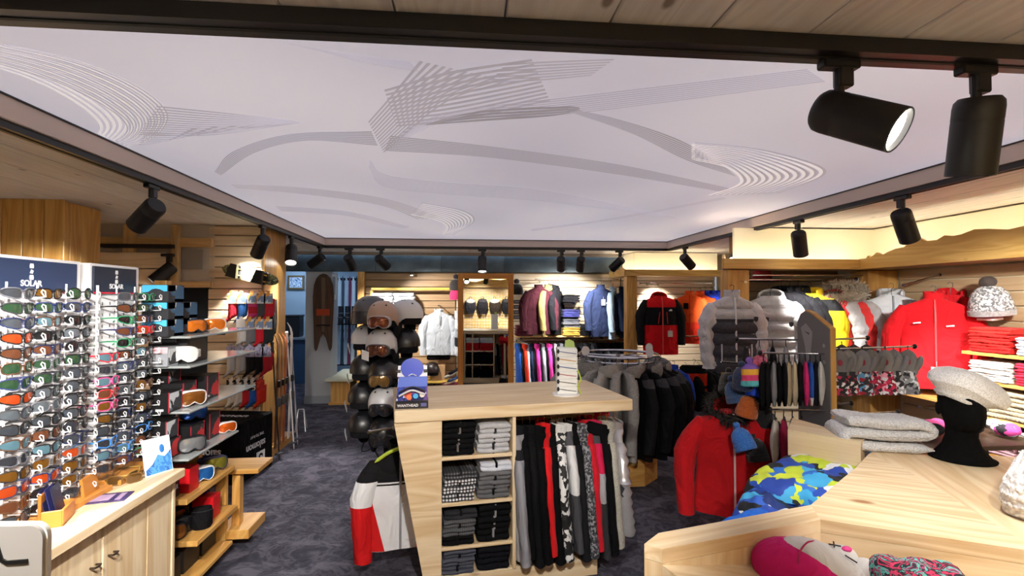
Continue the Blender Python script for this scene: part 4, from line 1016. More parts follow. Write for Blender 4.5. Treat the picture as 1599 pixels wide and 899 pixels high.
BLUE = plain('49b4e4', .45); DARKB = plain('26282d', .5); LGREY = plain('a9acb2', .4); PHOTO = printed(['2c2a2e', '8a4a2a', '3a5a78', 'd8d2cc'], 10, 'voronoi'); PHOTO2 = printed(['1c1c20', '5a5c62', '2c2e34', 'b8bcc2'], 12, 'voronoi')
PHOTO3 = printed(['303238', 'c8ccd0', 'b0282c', '202226'], 10, 'voronoi')
def bluebox(label, x, y, z, d=(.125, .15, .088)):
    t = carton(label, (x, y, z), d, DARKB, 0, [('r', .02, .02, .98, .98, PHOTO), ('r', .02, .62, .45, .98, BLUE, 'blue_print'), ('r', .4, .02, .98, .18, BLUE, 'blue_print')], 'blue and black goggle boxes')
    chevrons([(.02, .98), (.98, .98), (.98, .62), (.86, .62), (.7, .74), (.55, .78), (.4, .74), (.25, .58), (.02, .55)], BLUE, t, 'f', d, name='blue_print'); 
    part('emblem', MB().box((-.2 * d[0], -d[1] / 2 - .0015, .15 * d[2]), (.014, .002, .012)), plain('c8ccd0', .5), t)
for i in range(3): bluebox(f'blue and black goggle box, {["bottom", "middle", "topmost"][i]} of the near pile on the top glass shelf', -1.565, 2.745, GZ[0] + i * .0895)
for i in range(2): bluebox(f'blue and black goggle box, {["lower", "upper"][i]} of the far pair on the top glass shelf', -1.6, 2.96, GZ[0] + i * .0895)
WHT = plain('e4e4e2', .35); ORNG = lensmat('d8741c', .35); BRWN = lensmat('7a4a1c', .4)
goggles('black goggles with orange lens, nearer pair on the top glass shelf', (-1.52, 2.98, GZ[0]), R(60), plain('2a2a2e', .4), ORNG, fab('2a2a2e'))
goggles('white framed goggles with amber lens at end of top glass shelf', (-1.5, 3.16, GZ[0]), R(35), WHT, ORNG, fab('e0e0de'))
d2 = (.2, .22, .135)
c2 = carton('wide black goggle case box on the second glass shelf', (-1.58, 2.93, GZ[1]), d2, plain('1b1b1e', .45), 0, [('f', .05, .8, .35, .88, plain('d8d8d8', .5), 'lettering'), ('f', .05, .4, .25, .6, plain('b8b8bc', .5), 'lettering'), ('r', .1, .1, .9, .9, plain('3a2c24', .4))])
part('lettering', text_mesh('X', .06, .0008, True), plain('d8d8d8', .5), c2, (-.055, -.113, .05), (R(90), 0, 0))
carton('grey goggle box at near end of the second glass shelf', (-1.58, 2.74, GZ[1]), (.14, .1, .1), plain('8d9096', .5), 0, [('r', .1, .1, .9, .9, PHOTO2), ('f', .0, .7, 1, 1, plain('d8a8b0', .5), 'pink_strip')])
goggles('white goggles with cream lens leaning on the wide black box', (-1.5, 2.8, GZ[1] + .005), R(24), WHT, plain('e8e2cc', .3), fab('e4e4e0'), sc=1.15)
for i, (x, y, z, d, nm, ph) in enumerate([(-1.57, 2.74, GZ[2], (.15, .13, .105), 'black goggle box with grey photo at near end of the third glass shelf', PHOTO2), (-1.6, 2.92, GZ[2], (.17, .14, .125), 'black goggle box in the middle of the third glass shelf', PHOTO3),
        (-1.56, 3.1, GZ[2], (.17, .14, .14), 'tall black goggle box with red edge on third glass shelf', PHOTO3), (-1.66, 2.9, GZ[2] + .126, (.15, .12, .07), 'small black goggle box lying on top of the middle third shelf box', PHOTO2),
        (-1.58, 2.74, GZ[3], (.15, .14, .1), 'black goggle box at near end of the lowest glass shelf', PHOTO3), (-1.57, 2.95, GZ[3], (.17, .15, .13), 'black goggle box under the blue goggles', PHOTO3),
        (-1.58, 2.74, GZ[3] + .101, (.14, .12, .1), 'grey photo goggle box stacked at near end of lowest glass shelf', PHOTO2), (-1.56, 3.15, GZ[3], (.15, .13, .15), 'red edged goggle box at far end of the lowest glass shelf', PHOTO3)]):
    carton(nm, (x, y, z), d, plain(['141416', '1a191b', '161618'][i % 3], .4), 0, [('r', .06, .1, .94, .94, ph), ('r', .0, .0, .05, 1, plain('b8283a', .4), 'red_edge'), ('r', .95, .0, 1, 1, plain('b8283a', .4), 'red_edge'), ('f', .6, .1, .85, .2, plain('d0d0d2', .5), 'lettering')])
goggles('white goggles with brown lens on the third glass shelf', (-1.47, 2.86, GZ[2]), R(50), WHT, BRWN, fab('dcdcda'), sc=1.1)
goggles('dark goggles with red strap on box top at third glass shelf', (-1.63, 2.92, GZ[2] + .198), R(60), plain('1c1c20', .4), lensmat('30343a', .4), fab('a81c28'), sc=.9)
goggles('mirror blue goggles sitting on the goggle boxes', (-1.54, 3.02, GZ[3] + .132), R(50), plain('18204a', .4), lensmat('2f6fe0', .5), fab('c8ccd8'), sc=1.1)
goggles('black goggles with clear lens on the lowest glass shelf', (-1.46, 2.84, GZ[3]), R(52), plain('1a1a1c', .4), lensmat('8a8c90', .5), fab('18181a'), sc=1.1)
goggles('small goggles with orange lens at far end of lowest glass shelf', (-1.455, 3.25, GZ[3]), R(48), WHT, lensmat('d8601c', .5), fab('d8d8d8'), sc=.85)
# pine shelves
sb = carton('black box lettered SOLAR on the upper pine shelf', (-1.6, 2.76, PW[0]), (.17, .14, .15), plain('121213', .45), 0, group='cases on the pine shelves')
part('lettering', text_mesh('SOLAR', .035, .0008, True), plain('e0e0e0', .5), sb, (.087, .0, .055), (R(90), R(0), R(90)))
carton('red box on the upper pine shelf beside the SOLAR box', (-1.54, 2.9, PW[0]), (.13, .1, .13), plain('c4121c', .4), 0, group='cases on the pine shelves')
carton('black box behind the red one on upper pine shelf', (-1.68, 3.0, PW[0]), (.15, .14, .17), plain('1a191a', .45), 0, [('f', .1, .2, .4, .8, plain('b89a30', .5), 'yellow_print'), ('f', .6, .3, .8, .9, plain('b0202c', .5), 'red_print')], group='cases on the pine shelves')
goggles('white framed goggles with blue lens on the upper pine shelf', (-1.5, 3.03, PW[0]), R(50), WHT, lensmat('2a74c8', .5), fab('e0e0e0'), sc=1.1)
goggles('navy framed goggles with olive lens on the upper pine shelf', (-1.5, 3.2, PW[0] + .012), R(45), plain('1f2752', .4), lensmat('8a8430', .5), fab('1f2752'), sc=1.05)
carton('red box at far end of the lower pine shelf', (-1.53, 3.16, PW[1]), (.12, .09, .13), plain('c4121c', .4), 0, group='cases on the pine shelves')
carton('navy box behind the red one on lower pine shelf', (-1.6, 3.26, PW[1]), (.12, .08, .14), plain('1c2a5a', .4), 0, group='cases on the pine shelves')
pch = thing('goggle_pouch', 'black upright soft pouch on the lower pine shelf', 'pouch', (-1.48, 3.0, PW[1]), R(20))
part('pouch_body', MB().loft([[(wd * math.cos(a), dd * math.sin(a), z) for a in [2 * math.pi * j / 16 for j in range(16)]] for wd, dd, z in ((.045, .035, 0), (.055, .04, .02), (.056, .038, .09), (.05, .02, .12))]), fab('0f0f11'), pch)
part('drawcord', MB().tube([(.053 * math.cos(a), .03 * math.sin(a), .1) for a in [2 * math.pi * j / 16 for j in range(16)]], .004, 5, True), fab('2a2a2c'), pch)
goggles('blue mirror goggles behind the red box on the lower pine shelf', (-1.58, 3.14, PW[1] + .132), R(40), plain('141a40', .4), lensmat('2038d0', .5), fab('1a1a22'), sc=1.1)
for i in range(3): goggles(['black goggles with brown lens, nearest on the lower pine shelf', 'black goggles lying behind the pouch on lower pine shelf', 'black goggles with amber lens at back of the lower pine shelf'][i], (-1.56 - .09 * (i == 2), 2.84 + i * .1, PW[1]), R(40 + 10 * i), plain('141416', .4), [BRWN, lensmat('202226', .4), lensmat('8a5a1c', .4)][i], fab('141416'), sc=1.15)
for i in range(3): carton(['dark carton on the bottom shelf, nearest', 'dark carton on the bottom shelf, middle', 'dark carton on the bottom shelf, far end'][i], (-1.62, 2.8 + i * .2, .085), (.18, .17, .13), plain(['1b1a1c', '201c1a', '151516'][i], .5), 0, group='cases on the pine shelves')

for o in C.objects:
    if o.parent is None and o.name.split('.')[0] in ('goggle_box', 'ski_goggles', 'goggle_pouch'): o.location.y += .11
    if o.parent is None and o.name.split('.')[0] in ('leaflet_holder', 'wooden_block', 'leaflet', 'photo_card', 'sunglasses_case'): o.location.y += .1
for o in C.objects:
    if o.parent is None and o.name.split('.')[0] == 'ski_goggles': o.scale = tuple(v * .82 for v in o.scale)
# ---- socks on the partition
def sock_mesh(k):
    if k == 'card': return MB().box((0, 0, -.05), (.085, .008, .1), .002).box((0, 0, .012), (.03, .004, .026), .001).mesh(k)
    P = [(0, -.02), (0, -.08), (0, -.15), (-.005, -.19), (-.03, -.22), (-.06, -.235)]
    P = [Vector((p[0], 0, p[1])) for p in P]
    rings = []
    for i, p in enumerate(bez(P, 12)):
        t = i / 11; a0 = 0 if t < .55 else R(62) * (t - .55) / .45
        rx = .04 - .006 * t
        rings.append([(p.x + rx * math.cos(b) * math.cos(a0), .014 * math.sin(b), p.z + rx * math.cos(b) * math.sin(-a0) * -1) for b in [2 * math.pi * j / 14 for j in range(14)]])
    return MB().loft(rings).mesh('sock', 60)
def sock(label, p, sockm, cardm, group, long=False):
    t = thing('sock_pack', label, 'socks', p, 0, group)
    part('header_card', cached('scard', lambda: sock_mesh('card')), cardm, t)
    part('sock', cached('sock', lambda: sock_mesh('sock')), sockm, t, (0, .012, -.03 if not long else -.05)); part('sock', cached('sock', lambda: sock_mesh('sock')), sockm, t, (.012, .03, -.03 if not long else -.045))
    part('peg', cached('peg', lambda: MB().tube([(0, .09, .02), (0, -.06, .02), (0, -.064, .03)], .003, 6).mesh('peg')), CHROME, t)
PH1 = printed(['d8e0ea', '7a92b8', 'e8b060', 'c8d0dc'], 16, 'voronoi'); PH2 = printed(['8a8ab0', 'b0b0cc', '6a6a8c'], 14, 'noise'); PH3 = printed(['1a1a1c', 'e0e0e0', '2a2a2c'], 18, 'voronoi')
rows = [('top', 458, [(362, 'c8323c', 'blue and red', PH1), (377, '2c5c9c', 'blue', PH1), (393, 'c8407c', 'pink', PH1), (408, '4a4a50', 'grey', PH1), (419, 'c02030', 'red', PH1)]),
        ('second', 498, [(376, 'd8d8d8', 'white', WHITEP), (390, '7a7a80', 'grey with red heel', PH1), (405, 'c82434', 'grey and red', PH1), (418, '2c3034', 'dark grey', PH1)]),
        ('third', 541, [(360, 'c8ccd4', 'white', PH2), (374, 'c0c4cc', 'pale grey', PH2), (390, '1a1a1e', 'black', PH2), (405, '18181c', 'black and red', PH2), (416, 'b02834', 'red', PH2)]),
        ('bottom', 593, [(361, 'e0e0e0', 'white and black', PH3), (372, 'dcdcdc', 'black and white', PH3), (384, 'c02430', 'black with red edge', PH3), (394, '2458b0', 'blue', PH3), (406, 'c83020', 'red', printed(['d8402c', 'b02020'], 10, 'noise'))])]
for rn, py, items in rows:
    for i, (px, h, cn, card) in enumerate(items):
        p = at(px, py, 5.22); sock(f'{cn} ski socks on card, {ORD1[i]} from left in the {rn} sock row', (p.x, 5.22, p.z), fab(h) if i % 2 else bands([(-.3, h), (-.17, 'b8283a' if rn == 'top' else h), (-.1, h)], 2), card, 'sock packs on the slatwall', rn in ('third',))

# ---- black cube pouf, printed upside down
pf = thing('cube_pouf', 'black cube pouf with upside-down white lettering on the floor', 'pouf', (-2.17, 4.98, 0), R(-9)); pw = .6; ph_ = .52
part('cube', MB().box((0, 0, ph_ / 2), (pw, .55, ph_), .012), fab('070708'), pf)
LW = plain('c9c9cc', .5)
for face in ('f', 'r'):
    def put(me, u, z, nm='lettering', extra=0):
        if face == 'f': return part(nm, me, LW, pf, (u, -.2765 - extra, z), (R(90), R(180), 0))
        return part(nm, me, LW, pf, (.3015 + extra, u, z), (R(90), R(180), R(90)))
    put(text_mesh('SALOMON'.lower(), .092, .0008, True), -.02, .27); put(text_mesh('TIME TO PLAY', .035, .0008), .0, .36)
    m = MB(); put(cached('slogo', lambda: MB().box((0, 0, 0), (.14, .14, .0015)).mesh('logo_square')), .06, .13, 'logo_square')
    tx = put(text_mesh('S', .15, .0012, True), .06, .13, 'logo_letter', .001); tx.material_slots[0].material = fab('0e0e10')
m = text_mesh('salomon', .13, .0008, True); part('lettering', m, LW, pf, (-.03, .05, ph_ + .002), (0, 0, 0))

# ---- skis, poles and boots against the pine end
def ski_mesh(L=1.65, w0=.06):
    rings = []
    for i in range(22):
        t = i / 21; z = L * t; wd = w0 * (1 - .28 * math.sin(math.pi * t)) * (1 if t < .93 else max(.12, (1 - (t - .93) / .075))) ; up = .05 * max(0, (t - .9) / .1) ** 2
        th_ = .006 + .008 * math.sin(math.pi * t)
        rings.append([(-wd / 2, -up, z), (wd / 2, -up, z), (wd / 2, -up + th_, z), (-wd / 2, -up + th_, z)])
    return MB().loft(rings).mesh('ski', 40)
def ski(label, p, rot, mat, L=1.65, group='skis leaning on the pine end'):
    t = thing('ski', label, 'ski', p, rot, group); part('ski_body', cached(('ski', L), lambda: ski_mesh(L)), mat, t)
    part('toe_piece', cached('toe', lambda: MB().box((0, .025, L * .56), (.05, .03, .07), .006).mesh('toe')), BLACKM, t); part('heel_piece', cached('heel', lambda: MB().box((0, .025, L * .40), (.05, .035, .09), .006).mesh('heel')), plain('3a3a3e', .4), t)
SK = [('dark brown wooden touring ski nearest on the pine end', 5.40, '5a3a22'), ('brown wooden ski second on the pine end', 5.52, '8a5a30'), ('orange-brown ski third on the pine end', 5.63, '9a4a24'), ('white ski leaning at far side of the pine end', 5.8, 'd4d4d6')]
for i, (lb, y, h) in enumerate(SK): ski(lb, (-1.88, y, .102 if i < 3 else .102), (0, R(-3.5), R(-90)), plain(h, .35), 1.15 if i < 3 else 1.25)
def pole(label, p, col, L=1.15, rot=(0, R(-4), 0)):
    t = thing('ski_pole', label, 'ski pole', p, rot, 'ski poles by the pine end')
    part('shaft', cached(('shaft', L), lambda: MB().tube([(0, 0, 0), (0, 0, .06), (0, 0, L)], [.003, .008, .009], 8).mesh('shaft')), col, t)
    part('grip', cached('grip', lambda: MB().lathe([(.012, 0), (.015, .02), (.014, .09), (.019, .11), (.012, .125)], 12).mesh('grip')), plain('e0e0e0', .4) if 'white' in label else BLACKM, t, (0, 0, L - .06)); part('basket', cached('basket', lambda: MB().lathe([(.009, 0), (.04, -.006), (.042, 0), (.009, .01)], 16).mesh('basket')), plain('303034', .4), t, (0, 0, .07))
    part('strap', cached('pstrap', lambda: MB().tube([(0, 0, 0), (.025, 0, -.03), (.035, 0, -.09), (.015, 0, -.12), (.005, 0, -.05)], .004, 5, flat=.4).mesh('strap')), fab('c8a83a') if 'yellow' in label else fab('2a2a2e'), t, (0, 0, L))
pole('black ski pole with yellow strap leaning at the pine end', (-1.82, 5.36, 0), plain('1c1c1e', .35), 1.12); pole('white and red ski pole standing at far side of pine end', (-1.80, 5.74, 0), plain('d8d6d4', .35), 1.2); pole('grey ski pole behind the white ski', (-1.81, 5.9, 0), plain('9a9aa0', .35), 1.15)
bt = thing('ski_boot_bag', 'black holder with orange toe fixed on the pine end', 'holder', at(447, 505, 5.5), R(90), None); bt.location.x = -1.955
part('holder_body', MB().prism([(-.1, .25), (.02, .25), (.03, .0), (.0, -.1), (-.09, -.12), (-.14, -.06), (-.08, .02)], -.04, .04, 1), fab('18181a'), bt); part('toe_piece', MB().ell((-.09, 0, -.09), (.06, .05, .045)), plain('c84a18', .5), bt)
# small folding trestle on the floor
tr = thing('folding_stand', 'thin white folding stand on the floor by the skis', 'stand', atz(470, 672, 0), R(10))
for s in (-1, 1):
    part('leg', MB().tube([(s * .06, -.08, 0), (s * .03, 0, .26)], .007, 6), plain('c8ccd0', .3, .5), tr); part('leg', MB().tube([(s * .06, .1, 0), (s * .03, 0, .26)], .007, 6), plain('c8ccd0', .3, .5), tr)
part('crossbar', MB().tube([(-.03, 0, .26), (.03, 0, .26)], .007, 6), plain('c8ccd0', .3, .5), tr)

# ---- snowboard with bindings high on the partition
sp = at(391, 429, 5.25); sn = thing('snowboard', 'olive patterned snowboard with bindings hung high on the partition', 'snowboard', (sp.x, 5.25, sp.z), (0, R(14), 0))
part('deck', MB().prism([(x, (.055 + .012 * math.cos(x * 9)) * (1 if abs(x) < .2 else math.sqrt(max(0, 1 - ((abs(x) - .2) / .075) ** 2)))) for x in [-.275 + .55 * i / 24 for i in range(25)]] + [(x, -(.055 + .012 * math.cos(x * 9)) * (1 if abs(x) < .2 else math.sqrt(max(0, 1 - ((abs(x) - .2) / .075) ** 2)))) for x in [.274 - .548 * i / 24 for i in range(25)]], 0, .012, 1), printed(['5a5a34', '7a7a50', '3a3a28', '9a9a7a'], 9, 'noise'), sn)
for s, h in ((-1, 'c89020'), (1, 'd8a018')):
    part('binding', MB().box((s * .12, -.03, 0), (.1, .06, .13), .01).prism([(s * .12 - .05, -.06), (s * .12 + .05, -.06), (s * .12 + .03, .07), (s * .12 - .03, .07)], -.14, -.09, 1), plain('17171a', .4), sn)
    part('binding_strap', MB().tube([(s * .12 - .055, -.05, -.03), (s * .12, -.1, -.03), (s * .12 + .055, -.05, -.03)], .012, 6, flat=.5).tube([(s * .12 - .05, -.05, .03), (s * .12, -.1, .035), (s * .12 + .05, -.05, .03)], .01, 6, flat=.5), plain(h, .4), sn)
# ================================================================== CENTRE: counter gondola
GR = R(8); GO = Vector((-.36, 2.78, 0)); GT = 1.01
def G(x, y, z): return GO + Vector((x * math.cos(GR) - y * math.sin(GR), x * math.sin(GR) + y * math.cos(GR), z))
go = thing('counter_gondola', 'pale larch counter gondola with shelves and hanging rail in room centre', 'gondola', GO, GR)
def gp(name, x0, x1, y0, y1, z0, z1, ax, b=.003): return boxpart(name, ((x0 + x1) / 2, (y0 + y1) / 2, (z0 + z1) / 2), (round(x1 - x0, 4), round(y1 - y0, 4), round(z1 - z0, 4)), pale(ax), go, b)
gp('top_slab', 0, 1.38, 0, .76, GT - .066, GT, 0, .004)
part('slanted_panel', MB().prism([(.0, GT - .068), (.252, GT - .068), (.252, 0), (.175, 0)], .0, .74, 1), pale(0), go)
gp('divider', .648, .668, .005, .74, .1, GT - .067, 2); gp('back_board', .25, 1.3, .40, .42, .1, GT - .067, 0)
gp('plinth', .25, 1.16, .02, .72, 0, .10, 0)
for z in (.493, .743, .257): gp('shelf', .252, .648, .012, .40, z - .02, z, 0)
gp('back_divider', .50, .52, .42, .74, .1, GT - .067, 2); gp('back_divider', 1.06, 1.08, .42, .74, .1, GT - .067, 2); gp('back_upright', 1.26, 1.3, .42, .74, .1, GT - .067, 2)
for z in (.36, .62): gp('back_shelf', .52, 1.06, .42, .74, z - .02, z, 0)
rl = part('hanging_rail', MB().tube([(.668, .21, .905), (1.345, .21, .905)], .012, 12), CHROME, go); part('rail_drop', MB().tube([(1.335, .21, .905), (1.335, .21, GT - .066)], .008, 8), CHROME, rl)
PL = printed(['1a1a1c', '5c5c60', 'd0d0d2'], 55, 'check'); GRB = fab('5c5c60'); BLK = fab('0c0c0e'); LG = fab('b2b2b6'); DK1 = printed(['17171a', '232328', '6a6a70'], 60, 'wave'); NV = printed(['181a24', '262a3a', '585c6c'], 45, 'wave')
def gstack(x, zb, mats, what, where, wd=.18, h=.055, trim=None, colour=None, y=.175): 
    p = G(x, y, zb + .001); stack('folded_jersey', (p.x, p.y, p.z), GR, mats, what, where, 'folded jerseys in the central gondola', wd, .3, h, 'folded jersey', 2, trim, colour)
gstack(.352, .743, [BLK] * 3, 'black zipped jersey folded', 'left on the top gondola shelf', h=.06, trim=plain('9a9aa0', .3, .8))
gstack(.552, .743, [LG] * 3, 'light grey jersey with dark zip folded', 'right on the top gondola shelf', h=.054, trim=fab('2c2c30'))
gstack(.352, .493, [PL] * 3 + [printed(['1a1a1c', '38383c', '6a6a70'], 60, 'check')], 'black and white checked jersey folded', 'on the second gondola shelf', h=.04, trim=fab('26262a'))
gstack(.552, .493, [GRB, GRB, fab('66666a'), fab('c8ccd8')], 'grey jersey with black front zip folded', 'on the second gondola shelf', h=.049, trim=BLK)
gstack(.352, .257, [BLK, DK1, DK1, fab('2c2c30')], 'dark patterned jersey folded', 'on the third gondola shelf', h=.045, trim=fab('111113'))
gstack(.552, .257, [BLK, BLK, BLK], 'plain black jersey folded', 'right on the third gondola shelf', h=.066, trim=plain('b8b8bc', .3, .6))
gstack(.352, .10, [NV] * 3, 'navy patterned jersey folded', 'left on the lowest gondola shelf', h=.042, trim=fab('0e0e12'))
gstack(.552, .10, [fab('101016')] * 2, 'plain black jersey folded', 'right on the lowest gondola shelf', h=.062)
# back side shelves, seen in the mirror
for zb, cols, nm in ((.62, ['b01018', 'b01018', 'c41820', 'b8bcc0', 'c8ccd0'], ('red', 'red', 'red', 'grey', 'grey')), (.36, ['0e0e10'] * 4, ('black',) * 4), (.10, ['0c0c0e'] * 3, ('black',) * 3)):
    for k in range(2):
        p = G(.655 + k * .27, .585, zb + .001); stack('folded_fleece', (p.x, p.y, p.z), GR + math.pi, [fab(c) for c in cols], 'fleece folded', f'{"left" if k else "right"} at gondola back, {["upper", "middle", "lower"][[.62, .36, .10].index(zb)]} shelf', 'folded fleeces on the gondola back', .25, .28, .05, 'folded fleece', 2, None, nm)
# garments on the front rail, edge-on
PAT1 = printed(['141416', 'e0e0e0', '2a2a2c'], 30, 'voronoi'); PAT2 = printed(['2a2a2e', '8a8a90', '4a4a50'], 70, 'voronoi'); HEA = printed(['a8a49c', '8c887e', 'bcb8ae'], 120, 'noise'); SILV = plain('b8b6ba', .25, .55); STR = printed(['26262a', '57575c'], 90, 'wave')
RG = [('light grey fleece jacket with dark yoke, first on the gondola rail', fab('9a9aa0'), bands([(-1, '8e8e96'), (-.1, '1c1c22')]), 'high', fab('1c1c22'), .0),
      ('black jacket second on the gondola rail', BLK, BLK, 'collar', None, 0), ('black fleece third on the gondola rail', fab('131315'), fab('131315'), 'collar', None, 0), ('black jersey fourth on the gondola rail', BLK, BLK, 'collar', None, 0),
      ('bright red fleece nearest the middle of gondola rail', fab('d0141a'), fab('d8181e'), 'high', None, 0), ('black jacket between the red fleece and patterned jersey', BLK, BLK, 'collar', None, 0),
      ('black and white patterned jersey on the gondola rail', PAT1, PAT1, 'collar', fab('d8d8d8'), 0), ('grey jersey with white shoulder on the gondola rail', fab('55555a'), bands([(-1, '48484d'), (-.3, 'd4d4d6')]), 'collar', fab('dcdcde'), 0),
      ('black jersey right of the white shouldered one', BLK, bands([(-1, '17171a'), (-.22, '0e0e10')]), 'collar', None, 0), ('speckled grey knit jersey on the gondola rail', PAT2, PAT2, 'collar', None, 0),
      ('crimson red fleece further right on the gondola rail', fab('b81222'), fab('c01426'), 'high', None, 0), ('grey striped jersey with pink collar on the gondola rail', STR, bands([(-1, '2c2c30'), (-.36, '9a9aa0'), (-.2, 'c01c48')]), 'high', fab('c01c48'), 0),
      ('black jacket beside the heather grey one', BLK, BLK, 'down', None, 0), ('heather grey jacket with dark sleeve badge at rail end', HEA, HEA, 'collar', None, 1)]
for i, (lb, bm_, sm_, nk, nm, bd) in enumerate(RG):
    x = .715 + i * .0455; p = G(x, .20 + (.015 if i % 3 else 0), .905 - .1)
    t = garment('hanging_jersey', lb, 'jersey', p, GR + R(90 - 9 - (i * 29 % 7)), bm_, 'jerseys on the gondola rail', sm_, w=.205, L=[.66, .62, .64, .6][i % 4], th=.026, fold=.14, var=i, slen=[.6, .57, .62][i % 3], spread=.035, neck=nk, neckmat=nm, hanger=WOODH)
    if bd: part('badge', cached('shield', shield_mesh), plain('2c2c30', .5), t, (-.27, -.05, -.3), (0, 0, R(-70)), (1.6, 1, 1.6))
for i, (x, y, lb) in enumerate(((1.37, .24, 'silver quilted jacket hanging at end of the gondola'), (1.39, .5, 'silver padded jacket hanging behind at the gondola end'))):
    garment('padded_jacket', lb, 'jacket', G(x, y, .79), GR + R(75 - 25 * i), SILV, 'silver jackets at gondola end', w=.2, L=.5, th=.04, fold=.05, quilt=.055, var=i, slen=.5, neck='collar', neckmat=fab('b8182a') if i else SILV, hanger=WOODH)
garment('padded_jacket', 'red hooded jacket on the gondola end behind the silver ones', 'jacket', G(1.33, .6, .86), GR + R(60), fab('c01020'), None, w=.2, L=.45, th=.04, var=1, neck='hood', slen=.42, hanger=WOODH)

# ---- blue display box on the counter
bb = G(.098, .1, GT); bx = thing('headband_display', 'blue counter display box lettered WANTHEAD on the gondola', 'display box', bb, GR - R(4))
d3 = (.175, .1, .03)
part('tray', MB().box((0, 0, .018), (.175, .12, .036), .002), plain('15131c', .45), bx)
part('lettering', text_mesh('WANTHEAD', .0195, .0006, True), plain('e6e6ea', .5), bx, (-.022, -.061, .017), (R(90), 0, 0)); part('flag_print', MB().box((.063, -.0608, .02), (.03, .002, .018)), plain('5a5a98', .5), bx)
part('print_panel', MB().prism([(-.084, .036), (.084, .036), (.082, .165), (-.074, .165)], -.05, -.044, 1), printed(['1c2458', '2c3a8c', 'c8c8d8', '3a4cb0', 'c84a3a', '6a4a8c'], 26, 'voronoi'), bx, rot=(R(-6), 0, 0))
part('blue_panel', MB().prism([(-.08, .11), (.082, .11), (.08, .165), (-.07, .165)], -.053, -.049, 1), plain('4a66c8', .4), bx, rot=(R(-6), 0, 0))
part('white_wing', MB().prism([(-.08, .165), (.082, .165), (.082, .225), (-.076, .225)], -.047, -.041, 1), plain('d8dae4', .4), bx, rot=(R(-6), 0, 0))
part('blue_dome', MB().prism([(.062 * math.cos(a) , .165 + .045 + .055 * math.sin(a)) if math.sin(a) > -.8 else (.05 * math.cos(a), .165) for a in [2 * math.pi * i / 28 for i in range(28)]], -.056, -.046, 1), plain('3248c0', .3, 0, .5, .4), bx, rot=(R(-6), 0, 0))
for s in (-1, 1): part('clip', MB().box((s * .073, -.052, .195), (.022, .01, .016), .002), BLACKM, bx, rot=(R(-6), 0, 0))
part('swoosh', MB().tube(bez([Vector((-.02, -.062, .17)), Vector((.0, -.062, .178)), Vector((.025, -.062, .168))], 8), .003, 5), plain('e0e4f0', .4), bx, rot=(R(-6), 0, 0))
for i, h in enumerate(('e8702c', '38a0d8', 'd8d0c8')): part('colour_spot', MB().lathe([(.001, 0), (.014, 0), (.014, .002), (.001, .002)], 16), plain(h, .5), bx, (-.005 + .035 * (i - .3), -.064, .062 + .006 * i), (R(84), 0, 0))
part('band_roll', MB().tube(bez([Vector((-.07, -.066, .07)), Vector((0, -.068, .1)), Vector((.07, -.066, .075))], 12), .006, 6), plain('c8c8cc', .5), bx); part('band_roll', MB().tube(bez([Vector((-.07, -.066, .09)), Vector((0, -.068, .118)), Vector((.07, -.066, .095))], 12), .005, 6), plain('1a1a20', .5), bx)
# ---- white sock/glove card stand
ws = thing('card_stand', 'small white spinner stand of packaged straps on the gondola', 'display stand', atz(884, 616, GT), GR - R(10))
part('column', MB().box((0, 0, .15), (.12, .08, .29), .004), plain('e2e4e4', .45), ws); part('base', MB().lathe([(.001, 0), (.085, 0), (.085, .01), (.02, .016)], 24), plain('e0e0e0', .4), ws)
for i in range(6):
    k_ = part('strap_pack', cached('spack', lambda: MB().box((0, 0, 0), (.115, .006, .043), .002).mesh('pack')), plain('e8eae8', .45), ws, (.006, -.044, .035 + i * .046), (R(8), 0, 0))
    part('strap', cached('sstr', lambda: MB().tube([(-.058, -.004, .01), (-.02, -.006, .004), (.02, -.006, -.002), (.05, -.004, -.006)], .004, 5, flat=.5).mesh('strap')), plain(['2a3a48', '1c1c20', 'a82030', '2a4a9a', 'c8884a', '4a56a0'][i], .5), k_)
    part('hook_end', cached('hke', lambda: MB().ell((-.062, 0, .008), (.009, .012, .014), 8, 6).mesh('hook_end')), plain('26262c', .4), k_)
part('header', MB().prism([(-.01, .29), (.055, .29), (.05, .33), (.02, .345), (-.005, .335)], -.005, .005, 1), plain('a9c06a', .45), ws)
part('green_cord', MB().tube(bez([Vector((.066, -.03, .16)), Vector((.085, -.04, .1)), Vector((.07, -.03, .06)), Vector((.085, -.05, .012))], 12), .004, 5), plain('b4d23c', .5), ws)

